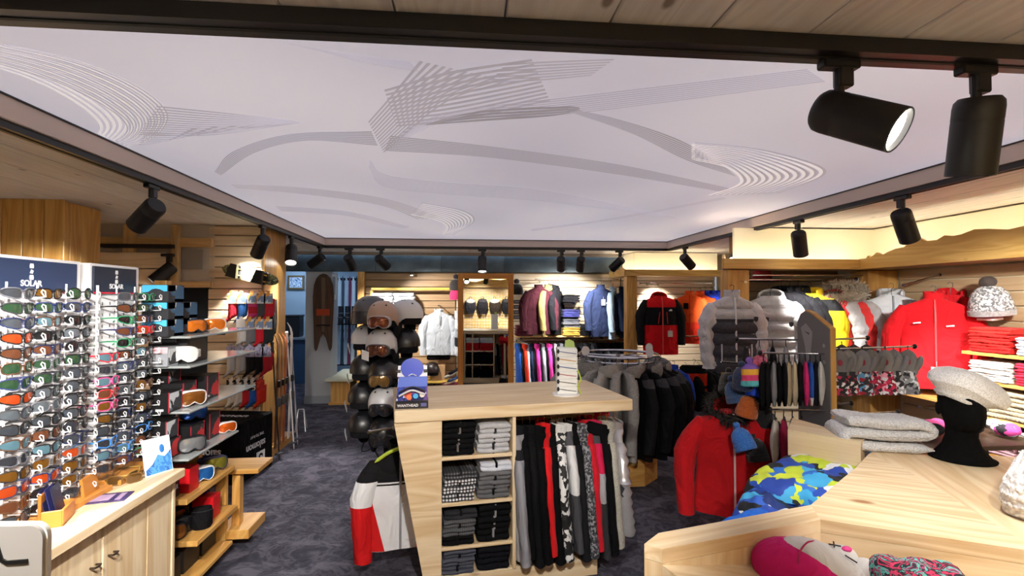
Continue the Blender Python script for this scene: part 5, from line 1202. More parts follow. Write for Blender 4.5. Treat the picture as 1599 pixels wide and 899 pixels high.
# ---- jersey hanging on the left of the gondola
sj = at(624, 700, 3.16)
jm = garment('racing_jersey', 'white, red and black zip jersey hanging at gondola left side', 'jersey', (sj.x, 3.16, sj.z - .01), GR + R(4), bands([(-1, 'dfe0e6'), (-.185, '131316'), (-.178, 'dcdce0'), (-.168, '131316')]), None, bands([(-1, 'c8181c'), (-.3, 'd8dade'), (-.16, '131316')]), w=.185, L=.56, th=.06, hemw=.2, fold=.06, var=1, slen=.55, spread=.03, neck='high', neckmat=fab('17171a'), zipm=plain('8a8a90', .4), hanger=WOODH)
def surf_patch(w, L, th, hemw, edge, z0, z1, sgn, n=10, m=5, lift=.007):
    vs = []; fs = []
    for i in range(n + 1):
        z = z0 + (z1 - z0) * i / n; hw, ht = g_half(z, w, th, L, hemw); xi = edge(i / n)
        for k in range(m + 1):
            x = min(xi + (hw * .985 - xi) * k / m, hw * .985); c_ = (x / hw) ** (1 / .72); y = -ht * max(0, 1 - c_ * c_) ** .425 * 1.05 - lift
            vs.append((sgn * x, y, z)); vs.append((sgn * x, y + .004, z))
            if i and k:
                o = (i * (m + 1) + k) * 2; a = o - 2; b = o - 2 * (m + 1); c = b - 2
                fs += [(o, a, c, b), (o + 1, b + 1, c + 1, a + 1)]
    return MB().add(vs, fs).mesh('panel', 80)
for s in (-1, 1): part('side_panel', surf_patch(.185, .56, .06, .2, lambda t: .17 - .08 * t, -.24, -.555, s), fab('cc1a1e'), jm)
part('sleeve_cuff', MB().box((.02, .03, -.56), (.2, .05, .03), .01), fab('111113'), jm)
tag(part('lime_scarf', MB().tube(bez([Vector((-.14, -.02, -.06)), Vector((-.06, -.05, -.0)), Vector((.02, -.05, .03)), Vector((.08, -.03, .07))], 14), [.006] + [.022] * 12 + [.006], 8, flat=.5), fab('c2d84a'), None, (sj.x, 3.14, sj.z + .0), (0, 0, R(8))), 'lime green strip lying over the racing jersey shoulders', 'scarf')
part_arm = rail('side_arm', G(.0, .42, .82), G(-.14, .36, .82), .008, 'short chrome arm on left side of the gondola', 'arm')

# ---- helmet tower
HX, HY = -.60, 4.2
tw = thing('helmet_tower', 'tall slim tower stand that carries the ski helmets', 'display stand', (HX, HY, 0))
part('mast', MB().tube([(0, 0, 0), (0, 0, 1.48)], .03, 12), STEELB, tw); part('base', MB().lathe([(.001, 0), (.26, 0), (.26, .02), (.05, .035), (.03, .06)], 28), STEELB, tw)
WHS = plain('c9c9cb', .3, 0, .5, .4); BKS = plain('141417', .35, 0, .5, .3); GYS = plain('55575c', .35, 0, .5, .3)
gA = (plain('b8b8bc', .35), lensmat('7a3a22', .5)); gB = (plain('4a4a4e', .35), lensmat('6a3a2a', .5)); gC = (plain('2a2a2e', .35), lensmat('8a6a3a', .5)); gD = (plain('202024', .35), lensmat('26282e', .4))
FRO = [(598, 503, plain('b99a84', .35, 0, .5, .3), gA, 'tan topped helmet with copper goggles, highest on the helmet tower'), (596, 546, WHS, gB, 'white helmet with copper goggles, second down the tower front'), (599, 592, BKS, gC, 'black helmet with gold goggles, third down the tower front'), (600, 636, WHS, gD, 'white helmet with dark goggles, fourth down the tower front'), (602, 682, BKS, gD, 'black helmet with dark goggles, lowest on the tower front')]
for px, py, sh, gg, lb in FRO:
    p = at(px, py, 4.02); helmet(lb, (p.x, 4.02, p.z), R(-6), sh, gg, None, plain('e0e0e0', .5) if 'second' in lb else None)
    part('peg', MB().tube([(0, 0, 0), (p.x - HX + .02, 4.02 - HY, 0)], .008, 6), STEELB, tw, (0, 0, p.z))
LEF = [(579, 494, GYS, None, plain('3a3c42', .2, .3), 'grey visor helmet at upper left of the helmet tower'), (576, 538, WHS, None, None, 'white helmet, second down the tower left side'), (574, 584, BKS, None, None, 'black helmet with blue stripe tag, third down tower left side'), (571, 628, BKS, None, None, 'black tagged helmet, fourth down the tower left side'), (571, 672, BKS, None, None, 'black tagged helmet, lowest on the tower left side')]
for i, (px, py, sh, gg, vz, lb) in enumerate(LEF):
    p = at(px, py, 4.2); helmet(lb, (p.x, 4.2, p.z), R(-55), sh, gg, vz, plain('dcdcdc', .5) if i > 0 else None); part('peg', MB().tube([(0, 0, 0), (p.x - HX + .03, 0, 0)], .008, 6), STEELB, tw, (0, 0, p.z))
RIG = [(635, 499, plain('d8dadc', .3, 0, .5, .4), 'white helmet at upper right of the helmet tower'), (630, 543, BKS, 'matt black helmet, second down the tower right side'), (632, 590, plain('2a3236', .4), 'dark slate helmet, third down the tower right side'), (628, 640, plain('39474a', .4), 'grey green helmet, fourth down the tower right side')]
for px, py, sh, lb in RIG:
    p = at(px, py, 4.22); helmet(lb, (p.x, 4.22, p.z), R(62), sh, None, None, None); part('peg', MB().tube([(0, 0, 0), (p.x - HX - .03, 0.02, 0)], .008, 6), STEELB, tw, (0, 0, p.z))

# ---- standing mirror
MYY = 6.75; a = at(715, 470, MYY); b_ = at(802, 470, MYY); mw = b_.x - a.x; mz = at(758, 427, MYY).z; mxc = (a.x + b_.x) / 2
mi = thing('standing_mirror', 'tall standing mirror in an orange pine frame', 'mirror', (mxc, MYY, 0))
fwd = .072
for s in (-1, 1): boxpart('frame_stile', (s * (mw / 2 - fwd / 2), 0, mz / 2), (fwd, .045, round(mz, 3)), wood('d08a34', 'b06a1c', 2, 1, False), mi, .004)
boxpart('frame_rail', (0, 0, mz - .035), (round(mw - 2 * fwd, 3), .045, .07), wood('d08a34', 'b06a1c', 0, 1, False), mi, .004); boxpart('frame_rail', (0, 0, .05), (round(mw - 2 * fwd, 3), .045, .1), wood('d08a34', 'b06a1c', 0, 1, False), mi, .004)
part('mirror_glass', MB().box((0, .004, mz / 2 + .01), (mw - 2 * fwd + .01, .006, mz - .16)), plain('e8ece8', .01, 1.0), mi)
for s in (-1, 1): part('foot', MB().box((s * (mw / 2 - .04), .08, .02), (.06, .4, .04), .004), wood('d08a34', 'b06a1c', 1, 1, False), mi)
MATS[('plain', 'e8ece8', .01, 1.0, .5, 0.0)].node_tree.nodes['Principled BSDF'].inputs['Roughness'].default_value = 0
for l in list(MATS[('plain', 'e8ece8', .01, 1.0, .5, 0.0)].node_tree.links):
    if l.to_socket.name == 'Roughness': MATS[('plain', 'e8ece8', .01, 1.0, .5, 0.0)].node_tree.links.remove(l)

# ---- round rack of fleece and black jackets
RCX, RCY, RZ = 1.43, 4.62, 1.1
rk = thing('round_rack', 'chrome round clothes rack on an octagonal pine plinth', 'clothes rack', (RCX, RCY, 0))
part('plinth', MB().prism([(.34 * math.cos(R(22.5 + 45 * i)), .34 * math.sin(R(22.5 + 45 * i))) for i in range(8)], 0, .23), warm(0), rk)
part('mast', MB().tube([(0, 0, .23), (0, 0, RZ)], .02, 12), CHROME, rk)
part('ring', MB().tube([(.36 * math.cos(a), .36 * math.sin(a), RZ) for a in [2 * math.pi * i / 40 for i in range(40)]], .012, 8, True), CHROME, rk)
part('ring', MB().tube([(.36 * math.cos(a), .36 * math.sin(a), RZ - .045) for a in [2 * math.pi * i / 40 for i in range(40)]], .008, 8, True), CHROME, rk)
for i in range(4): part('spoke', MB().tube([(0, 0, RZ - .02), (.36 * math.cos(R(45 + 90 * i)), .36 * math.sin(R(45 + 90 * i)), RZ - .02)], .008, 8), CHROME, rk)
for i, a in enumerate((200, 300, 20)): part('size_disc', cached('sdisc', lambda: MB().lathe([(.001, -.002), (.042, -.002), (.042, .002), (.001, .002)], 20).mesh('size_disc')), plain('dcdcde', .4), rk, (.36 * math.cos(R(a)), .36 * math.sin(R(a)), RZ + .045), (R(90), 0, R(a)))
FG = [('8a8886', 'mid grey'), ('9c9a96', 'pale grey'), ('7c7a78', 'grey'), ('868482', 'soft grey'), ('6e6c6b', 'dark grey')]
for i in range(14):
    a = R(160 + i * 15); blk = i >= 8; h = '101012' if blk else FG[i % 5][0]
    lb = (f'black jacket with grey collar, {ORD1[i - 8]} black one from left on the round rack' if blk else f'{FG[i % 5][1]} fleece jacket, {ORD1[i]} from left on the round rack')
    rr_ = .36; m_ = (fab(h) if blk else printed([h, FG[(i + 1) % 5][0], '9a9894'], 60, 'noise', .95))
    garment('fleece_jacket' if not blk else 'black_jacket', lb, 'jacket', (RCX + rr_ * math.cos(a), RCY + rr_ * math.sin(a), RZ - .1), a, m_, 'jackets on the round rack', bands([(-1, h), (-.12, '3a3a3e')]) if blk else m_, w=.205, L=.72, th=.04, fold=.12, var=i, slen=.58, spread=.03, neck='down' if i % 2 else 'high', neckmat=printed(['6a6866', '8a8886'], 80, 'noise') if blk else None, hanger=BLACKH)
# ================================================================== BACK WALL
def cap_first(s): return s
# left bay: yellow pole, shelf with grey tops, white sweater
Y0 = 8.16
a = at(580, 451, Y0); b = at(712, 451, Y0)
pole_ = thing('wooden_pole', 'yellow pine pole across the top of the left back bay', 'pole', (a + b) / 2)
part('pole', MB().tube([((a.x - b.x) / 2, 0, 0), ((b.x - a.x) / 2, 0, 0)], .022, 12), plain('d8b450', .4), pole_)
for s in (-1, 1): part('bracket', MB().box((s * (b.x - a.x) / 2 * .97, .08, 0), (.025, .16, .03), .003), plain('c8a040', .4), pole_)
tag(boxpart('pine_batten', (a.x - .01, Y0 + .1, a.z - .42), (.05, .04, .8), plain('d0a848', .4), None), 'upright yellow pine batten left of the folded grey shirts', 'batten')
z = at(615, 482, Y0).z; x0, x1 = at(581, 482, Y0).x, at(658, 482, Y0).x
sh = thing('wall_shelf', 'short pine wall shelf under the folded grey tops', 'shelf', ((x0 + x1) / 2, Y0, z))
boxpart('board', (0, 0, -.012), (round(x1 - x0, 3), .34, .024), warm(0), sh); 
for s in (-1, 1): boxpart('bracket', (s * (x1 - x0) * .4, .09, -.05), (.015, .16, .05), STEELB, sh)
for k, px in enumerate((599, 632)):
    p = at(px, 482, Y0); stack('folded_shirt', (p.x, Y0 - .02, z + .001), 0, [fab('a8a8ac'), fab('bcbcc0'), fab('c4c4c8'), fab('b4b6ba'), fab('b8c4cc')], 'pale grey shirt folded', f'{["left", "right"][k]} on the short back shelf', 'folded grey shirts', .31, .3, .05, 'folded shirt', 2)
p = at(685, 487, 8.05)
sw = garment('knit_sweater', 'white button-neck sweater on a wooden hanger against the back wall', 'sweater', (p.x, 8.05, p.z), 0, fab('b9bec4'), None, w=.215, L=.66, th=.06, fold=.09, var=2, slen=.6, spread=.03, neck='collar', hanger=WOODH, extra=[('pocket', .02, -.12, plain('8a8a8e', .5), .14, 0)])
part('inner_hem', MB().box((0, .0, -.7), (.36, .07, .08), .02), fab('101012'), sw)
rail('face_out_arm', (p.x, 8.34, p.z + .1), (p.x, 8.0, p.z + .1), .008, 'chrome arm that carries the white sweater', 'arm')
# low shelf with a helmet, carton and a maroon pile
zl = at(680, 592, Y0).z; x0, x1 = at(640, 592, Y0).x, at(716, 592, Y0).x
sh = thing('wall_shelf', 'pine shelf low on the back wall left of the mirror', 'shelf', ((x0 + x1) / 2, 8.14, zl)); boxpart('board', (0, 0, -.015), (round(x1 - x0, 3), .36, .03), plain('d8b450', .45), sh)
boxpart('bracket', (0, .1, -.06), (.02, .16, .06), STEELB, sh)
p = at(684, 592, 8.12); carton('plain brown carton on the low back shelf', (p.x, 8.12, zl), (.22, .2, .24), plain('b08a60', .7), 0, group=None)
p = at(674, 590, 8.05); helmet('dark brown helmet on the low back shelf by the blue display box', (p.x, 8.05, zl + .12), R(30), plain('241a18', .4), None, None, None, None)
p = at(705, 599, 7.6)
pt = thing('low_podium', 'low dark podium carrying the maroon pile beside the mirror', 'podium', (p.x, 7.6, 0)); boxpart('body', (0, 0, (p.z - .16) / 2), (.34, .3, round(p.z - .16, 3)), plain('2a2624', .6), pt)
boxpart('top', (0, 0, p.z - .15), (.36, .32, .02), plain('3a332c', .5), pt)
stack('folded_towel', (p.x, 7.6, p.z - .139), 0, [fab('6c1030')] * 3, 'maroon fleece folded', 'left of the standing mirror', 'maroon fleeces', .28, .24, .05, 'folded fleece', 2)
for i, (h, nm) in enumerate((('d8c8a8', 'cream'), ('4a5a8c', 'blue'), ('e0dcd0', 'white'), ('1c1c22', 'black'))):
    q = at(703 + (i % 2) * 6, 590 - i * 9, 7.6)
    o = tag(part('soft_scarf', MB().tube(bez([Vector((-.1, 0, -.03)), Vector((-.03, -.03, .0)), Vector((.05, -.01, .03)), Vector((.11, .0, .07))], 12), [.01, .03, .035, .035, .035, .035, .035, .035, .035, .03, .02, .01], 8, flat=.6), fab(h), None, (q.x, 7.6 - .05, p.z + .02 + .055 * i), (0, 0, R(10 * i))), f'{nm} scarf heaped on the maroon pile by the mirror', 'scarf', 'scarves by the mirror')
# right bay: shelf, rails, jackets
zs = at(890, 523, Y0).z
for (pa, pb, nm) in ((803, 935, 'left'), (938, 984, 'right')):
    a = at(pa, 523, Y0); b = at(pb, 523, Y0)
    sh = thing('wall_shelf', f'{"long" if nm == "left" else "short"} pine shelf {"under the maroon jacket" if nm == "left" else "under the navy jackets"} on back wall', 'shelf', ((a.x + b.x) / 2, Y0 + .02, zs))
    boxpart('board', (0, 0, -.012), (round(b.x - a.x, 3), .32, .024), plain('d2b070', .45), sh)
    for s in (-1, 1): boxpart('bracket', (s * (b.x - a.x) * .42, .08, -.045), (.014, .16, .04), STEELB, sh)
zr = zs - .075
for (pa, pb, nm) in ((806, 897, 'under the long back shelf'), (903, 984, 'at right of the back wall')):
    a = at(pa, 523, Y0); b = at(pb, 523, Y0); rail('hanging_rail', (a.x, Y0 - .02, zr), (b.x, Y0 - .02, zr), .012, f'chrome hanging rail {nm}', 'rail')
cols = [('1f4fa0', 'blue'), ('16161a', 'black'), ('d8381c', 'orange red'), ('b8c4d4', 'pale blue'), ('1c2a4a', 'navy'), ('101014', 'black'), ('e03aa0', 'bright pink'), ('14141a', 'black'), ('a8aeb8', 'grey'), ('101012', 'black'), ('e03aa0', 'hot pink'), ('121216', 'black'), ('9a9ca4', 'light grey'), ('141418', 'black'), ('606068', 'grey'), ('101014', 'black'), ('2a1c22', 'plum black'), ('101012', 'black'), ('18181c', 'black')]
for i, (h, nm) in enumerate(cols):
    p = at(809 + i * 4.75, 523, Y0)
    garment('base_layer', f'{nm} base layer top, {ORD1[i] if i < 18 else "last"} from left on the rail under the long back shelf', 'base layer', (p.x, Y0 - .02 - (.03 if i in (2, 6, 10) else 0), zr - .1), R(90 - (i * 23 % 9)), fab(h), 'tops on the back wall rail', w=.2, L=.66, th=.028, fold=.12, var=i, slen=.6, spread=.03, neck='collar', hanger=WOODH)
for i in range(13):
    p = at(907 + i * 5.6, 523, Y0); nm = ['black', 'charcoal', 'jet black', 'dark grey'][i % 4]
    garment('base_layer', f'{nm} top, {ORD1[i]} from left on the right back rail', 'base layer', (p.x, Y0 - .02, zr - .1), R(90 - (i * 19 % 8)), fab(['101012', '1c1c20', '0c0c0e', '28282c'][i % 4]), 'tops on the right back rail', w=.2, L=.66, th=.03, fold=.12, var=i, slen=.6, spread=.03, neck='collar', hanger=WOODH)
def farjacket(label, px, py, Y, rz, m, zipm=None, nk='collar', w=.225, L=.76, th=.06, var=0, sleeve=None, extra=None, spread=.04, group='jackets on the back wall', neckmat=None, hanger=None, slen=.6, quilt=0, fold=.1, furm=None):
    p = at(px, py, Y); return garment('ski_jacket', label, 'jacket', (p.x, Y, p.z), rz, m, group, sleeve, w=w, L=L, th=th, var=var, neck=nk, zipm=zipm, extra=extra, spread=spread, neckmat=neckmat, hanger=hanger or BLACKH, slen=slen, quilt=quilt, fold=fold, furm=furm)
lgw = plain('e8e8ea', .5)
farjacket('maroon soft jacket hung face-out above the back shelf', 841, 449, 7.86, R(14), fab('3a0f1c'), None, 'collar', L=.72, th=.05, extra=[('logo', .05, -.22, lgw)])
farjacket('khaki jacket behind the maroon one on the back wall', 856, 449, 8.0, R(55), fab('8c7a48'), None, 'collar', L=.76, th=.045, var=1)
farjacket('black jacket right of the khaki one on the back wall', 868, 449, 8.1, R(62), fab('121318'), None, 'down', L=.74, th=.05, var=2)
farjacket('navy blue jacket hung face-out at right of the back wall', 938, 449, 7.86, R(22), fab('141f3c'), None, 'collar', L=.76, th=.05, var=1, extra=[('tag', -.01, -.18, lgw), ('logo', .07, -.24, lgw)])
farjacket('pale blue jacket between the navy jackets', 957, 452, 8.02, R(62), fab('8aa0b4'), None, 'collar', L=.78, th=.045, var=2)
farjacket('dark navy jacket rightmost on the back wall', 972, 452, 8.1, R(66), fab('141c30'), None, 'collar', L=.76, th=.05, var=3)
for px, nm in ((847, 'maroon and khaki'), (948, 'navy')):
    p = at(px, 439, 8.1); rail('face_out_arm', (p.x, 8.34, p.z), (p.x - .03, 7.8, p.z - .02), .008, f'chrome arm that carries the {nm} jackets', 'arm')
    rail('cross_bar', (p.x - .14, 8.0, p.z + .03), (p.x + .16, 8.0, p.z + .03), .007, f'chrome cross bar above the {nm} jackets', 'bar', ends=False)
def bstack(px, py, hs, what, where, wd=.27, h=.04, names=None):
    p = at(px, py, Y0); stack('folded_pullover', (p.x, Y0 - .02, p.z), 0, [fab(h_) for h_ in hs], what, where, 'folded pullovers on the back wall', wd, .28, h, 'folded pullover', 2, None, names)
ztop = zs + .001
for px, hs, what, where, h, nm in ((818, ['4a1220', '521626', '4a1220', '561a2a'], 'maroon pullover folded', 'below the maroon jacket', .042, None), (890, ['b08a38', 'c09a48', 'b8923e', '55565c', '606268', '4a4c54'], 'pullover folded', 'middle of the long back shelf', .044, ('mustard', 'mustard', 'mustard', 'grey', 'grey', 'grey')), (917, ['101014', '141418', '101014', '18181c'], 'black pullover folded', 'left of the navy jacket', .045, None)):
    p = at(px, 522, Y0); stack('folded_pullover', (p.x, Y0 - .01, ztop), 0, [fab(q) for q in hs], what, where, 'folded pullovers on the back wall', .27, .28, h, 'folded pullover', 2, None, nm)
for px, py, hs, what, where in ((890, 494, ['2a2c64', '30346c', '262858'], 'indigo pullover folded', 'on the small middle wall shelf'), (890, 471, ['101014', '121216', '0e0e12'], 'black pullover folded', 'on the small upper wall shelf')):
    p = at(px, py, Y0); s_ = thing('glass_wall_shelf', f'small glass shelf under the {what.split()[0]} pullovers', 'shelf', (p.x, Y0 + .02, p.z - .011)); boxpart('pane', (0, 0, 0), (.32, .3, .01), glass(), s_); boxpart('bracket', (0, .1, -.02), (.2, .12, .025), CHROME, s_)
    stack('folded_pullover', (p.x, Y0 - .01, p.z - .005), 0, [fab(q) for q in hs], what, where, 'folded pullovers on the back wall', .27, .28, .04)
# items beside the mirror
for i, (px, py, h, nm) in enumerate(((807, 450, '1c1a18', 'dark'), (712, 458, 'c02860', 'pink'), (712, 443, '2a2422', 'black'))):
    p = at(px, py, 8.1); o = tag(part('knit_hat', MB().lathe([(.1, -.1), (.105, -.06), (.1, -.0), (.07, .06), (.02, .085), (.001, .088)], 18), knit(h, 60), None, (p.x, 8.12, p.z)), f'{nm} knit hat on the back wall peeking out beside the mirror', 'hat', 'knit hats by the mirror')
    part('pompom', MB().ell((0, 0, .11), (.045, .045, .045)), knit(h, 90), o); part('peg', MB().tube([(0, 0, 0), (0, .22, 0)], .006, 6), CHROME, o)
for i in range(4):
    p = at(808, 471 + i * 8, 8.12); t = thing('sock_card', f'black boxed gloves, {ORD[i]} in the column right of mirror', 'pack', (p.x, 8.12, p.z), 0, 'packs right of mirror'); boxpart('pack', (0, .0, 0), (.13, .05, .06), plain('232226', .5), t); part('print', MB().box((.0, -.0265, .0), (.1, .002, .03)), plain('6a6a6e', .5), t); part('peg', MB().tube([(0, 0, .02), (0, .22, .02)], .005, 6), CHROME, t)
for i in range(5):
    p = at(713, 490 + i * 14, 7.9); o = tag(part('sock_pair', MB().loft([[(.03 * math.cos(a) + dx, .018 * math.sin(a), z_) for a in [2 * math.pi * j / 12 for j in range(12)]] for z_, dx in ((.05, 0), (0, 0), (-.05, .0), (-.085, .012), (-.1, .03))]), fab(['c8ccd0', 'e0e0e0', '9aa0a8', '2a2a30', 'd0d0d4'][i]), None, (p.x, 7.9, p.z)), f'grey-white socks, {ORD[i]} in the column hung left of the mirror', 'socks', 'socks by the mirror'); part('peg', MB().tube([(0, 0, .04), (0, .44, .04)], .005, 6), CHROME, o)

# ---- swallow-tail wooden board on the pillar
p = at(505, 427, 8.16); q = at(505, 548, 8.16); Hh = p.z - q.z; xc = at(505, 480, 8.16).x
half = [(0, 1.0), (.055, .985), (.10, .94), (.135, .85), (.15, .7), (.145, .5), (.135, .3), (.13, .12), (.125, .04), (.105, .0), (.085, .02), (.04, .17), (.0, .22)]
bd = thing('snow_surfer', 'dark wooden swallow-tail snow board hung on the grey pillar', 'snow board', (xc, 8.165, q.z))
part('deck', MB().prism([(x * 1.05, z_ * Hh) for x, z_ in half] + [(-x * 1.05, z_ * Hh) for x, z_ in half[-2:0:-1]], -.015, .01, 1), wood('5a4232', '3e2c20', 2, 1.2, False, .4), bd)
part('orange_band', MB().box((0, -.017, Hh * .5), (.2, .004, .1), .002), plain('b0401c', .5), bd); part('deck_stripe', MB().prism([(-.02, Hh * .25), (.02, Hh * .25), (.03, Hh * .95), (-.03, Hh * .95)], -.0165, -.015, 1), plain('6a5a48', .45), bd)
part('foot_strap', MB().tube([(-.1, -.01, Hh * .33), (0, -.07, Hh * .34), (.1, -.01, Hh * .33)], .02, 8, flat=.4), fab('131315'), bd)
# ---- rental room: bench, skis, boots, counter, picture
bn = thing('bench', 'plain pine bench in front of the hanging skis', 'bench', (-1.86, 8.55, 0))
boxpart('seat_board', (0, 0, .385), (.4, 1.2, .035), plain('c0bfa8', .5), bn)
for s in (-1, 1):
    boxpart('trestle', (0, s * .45, .2), (.28, .06, .33), warm(2), bn); boxpart('foot', (0, s * .45, .02), (.34, .08, .04), warm(0), bn)
rs = thing('ski_rack', 'rental ski rack on the far wall behind the bench', 'rack', (-2.18, 10.2, 0))
for zz in (.35, 1.25, 2.0): boxpart('rack_bar', (0, .06, zz), (.66, .04, .05), STEELB, rs)
for s in (-1, 1): boxpart('rack_upright', (s * .31, .1, 1.0), (.04, .05, 2.0), STEELB, rs)
for i in range(9):
    h = ['9ab4c8', 'c8d4dc', '3a4a5c', 'b0c0cc', '6a2a4a', 'd0dae0', '2a3440', 'a0b4c4', '8496a4'][i]
    ski(f'{["pale blue", "white", "slate", "silver", "plum", "white", "black", "ice blue", "grey"][i]} rental ski, {ORD1[i]} from left in the rear rack', (-2.44 + i * .066, 10.14, .36), (R(-2), 0, 0), plain(h, .35), 1.7, 'rental skis in the rear rack')
for i in range(5):
    t = thing('ski_boot', f'black ski boot, {ORD1[i]} from left on the ski rack bar', 'boot', (-2.42 + i * .125, 9.98, 1.3), R(10), 'boots on the ski rack')
    part('shell', MB().loft([[(.05 * math.cos(a), .07 * sc * math.sin(a) + dy, z_) for a in [2 * math.pi * j / 14 for j in range(14)]] for z_, sc, dy in ((-.14, 1.7, -.05), (-.08, 1.7, -.05), (-.03, 1.1, .0), (.1, .95, .015), (.18, 1.0, .02))]), plain('15161a', .35), t); part('buckle', MB().box((0, -.075, .05), (.08, .01, .015)).box((0, -.1, -.03), (.08, .01, .015)), plain('6a7078', .3, .6), t)
part('boot_shelf', MB().box((0, -.2, 1.14), (.66, .3, .02)), STEELB, rs)
ct = thing('service_counter', 'dark blue service counter in the rental room doorway', 'counter', (-3.55, 10.4, 0))
boxpart('front', (0, 0, .42), (1.3, .5, .84), plain('34506e', .6), ct); boxpart('top', (0, -.02, .86), (1.36, .56, .04), plain('8a98a4', .4), ct)
for i, (x, lb) in enumerate(((-3.62, 'black box on the rental room counter, left'), (-3.28, 'black box on the rental room counter, right'))):
    t = thing('equipment_box', lb, 'box', (x, 10.4, .88), 0, 'boxes on the rental counter'); boxpart('case', (0, 0, .2), (.28, .3, .4), plain('15181e', .5), t, .02); boxpart('lid', (0, 0, .41), (.3, .32, .03), plain('20242c', .5), t, .006)
p = at(462, 441, 11.16); pc = thing('framed_picture', 'small gold framed picture in the rental room', 'picture', (p.x, 11.17, p.z)); part('frame', MB().box((0, 0, 0), (.34, .03, .3), .006), plain('6a5838', .4), pc); part('print', MB().box((0, -.017, 0), (.26, .004, .22)), printed(['2a5a98', 'd8e4f0', '6a9ccc', 'e8f0f8'], 8, 'noise'), pc)
p = at(521, 448, 8.18); ds = thing('door_notice', 'narrow white notice panel at the ski room opening', 'notice', (-1.99, 8.19, 1.8)); boxpart('panel', (0, 0, 0), (.07, .02, .4), plain('d4dce4', .5), ds); boxpart('print', (0, -.011, .02), (.045, .003, .28), plain('8aa0b8', .5), ds)
# ================================================================== RIGHT SIDE
REDF = fab('c4121c'); RDB = fab('d4141e'); BLF = fab('111114')
# ---- bay C: red/black, orange, blue jackets
rail('hanging_rail', (2.75, 7.75, 1.86), (3.9, 7.75, 1.86), .012, 'chrome rail over the orange and blue jackets', 'rail')
farjacket('red and black ski jacket with hood hung face-out beside the pine post', 1031, 462, 7.35, R(-3), bands([(-1, 'd4141e'), (-.43, '131316'), (-.17, 'd4141e')]), fab('e05048'), 'hood', w=.26, L=.86, th=.085, var=0, sleeve=bands([(-1, '131316'), (-.12, '131316')]), neckmat=RDB, spread=.05, slen=.66,
    extra=[('logo', .11, -.21, lgw), ('pocket', -.06, -.32, fab('c83038'), .17, 8), ('pocket', .06, -.32, fab('c83038'), .17, -4), ('tag', .1, -.50, plain('c8c8c4', .5))], group='face-out ski jackets')
rail('face_out_arm', (2.86, 7.75, 1.84), (2.86, 7.3, 1.82), .008, 'chrome arm for the red and black jacket', 'arm')
for i, (px, rz, Y) in enumerate(((1077, -28, 7.5), (1093, -45, 7.7))):
    farjacket(['orange ski jacket with red lower half, front one of two', 'orange ski jacket with red lower half, behind the front one'][i], px, 460, Y, R(rz), bands([(-1, 'e4371f'), (-.42, 'ee5a24')]), fab('c8401c'), 'high', w=.23, L=.74, th=.06, var=i + 1, neckmat=fab('ee5a24'), extra=[('tag', -.05, -.12, BLF)] if i == 0 else None, group='orange jackets')
for i, px in enumerate((1101, 1111, 1121)):
    farjacket(['bright blue ski jacket next to the orange ones', 'royal blue ski jacket in the middle of the blue three', 'royal blue ski jacket nearest the white and grey jacket'][i], px, 458, 7.75, R(-58), fab(['2240c8', '1c38b4', '2440c0'][i]), None, 'collar', L=.6, th=.05, var=i, group='blue jackets')
# lower rail of bay C
rail('hanging_rail', (2.6, 7.35, 1.06), (3.9, 7.35, 1.06), .012, 'chrome lower rail behind the round rack', 'rail')
farjacket('blue jacket sleeve-out with two white arm stripes below the red one', 1052, 575, 7.2, R(-55), fab('1c44b4'), None, 'collar', w=.23, L=.78, th=.06, var=1, slen=.72, extra=[('stripe', .16, -.3, lgw, .1), ('stripe', .16, -.33, lgw, .1)], group='lower rail jackets')
for i, (px, h, nm) in enumerate(((1036, '2a4cb0', 'blue'), (1070, '141416', 'black'), (1078, 'd8341c', 'orange red'), (1090, '121214', 'black'), (1100, '17171a', 'black'), (1112, '0f0f12', 'black'))):
    p = at(px, 570, 7.32)
    if nm == 'orange red': trousers('orange red ski trousers with black bands on lower rail', (p.x, 7.2, p.z), R(-15), bands([(-1, '121214'), (-.62, 'd8341c'), (-.56, '121214'), (-.36, 'd8341c'), (-.32, '121214'), (-.28, 'd8341c'), (-.1, '121214')]), 'lower rail trousers', 0, BLACKH)
    else: farjacket(f'{nm} jacket, {ORD1[i]} along the lower rail behind the round rack', px, 577, 7.35, R(-60), fab(h), None, 'down' if i % 2 else 'collar', L=.78, th=.055, var=i, extra=[('logo', -.02, -.2, lgw)] if i > 2 else None, group='lower rail jackets')

# ---- bay A: ski jackets on the long rail
YA = 4.82
rail('hanging_rail', (2.8, YA, 1.80), (3.945, YA, 1.80), .013, 'long chrome rail above the white and yellow ski jackets', 'rail')
rail('hanging_rail', (2.8, YA - .1, 1.84), (3.945, YA - .1, 1.84), .008, 'thin chrome guard rail in front of the long rail', 'rail', ends=False)
QD = printed(['303036', '4a4a54', '24242a'], 55, 'noise')
wj = farjacket('white and dark grey quilted jacket hung face-out on the pine post', 1143, 463, 4.42, R(-8), fab('c6c6ca'), lgw, 'high', w=.225, L=.66, th=.07, var=0, quilt=.11, sleeve=fab('d0d0d4'), spread=.01, slen=.58, extra=[('badge', .17, -.2, plain('2a2a2e', .5))], group='face-out ski jackets')
part('grey_panel', (lambda m: m.loft([[(.228 * (1 + .01 * k) * sgnpow(math.cos(a), .72), (.078 * (.8 + .36 * abs(math.sin(math.pi * (-z_) / .11)) ** .7)) * 1.12 * sgnpow(math.sin(a), .85), z_) for a in [2 * math.pi * j / 32 for j in range(32)]] for k, z_ in [(0, -.2 - .47 * i / 18) for i in range(19)]]))(MB()), QD, wj)
for s, zz in ((-1, -.5), (1, -.5)): part('pocket_zip', MB().box((s * .13, -.1, zz), (.012, .008, .16)), plain('c0c0c6', .4), wj)
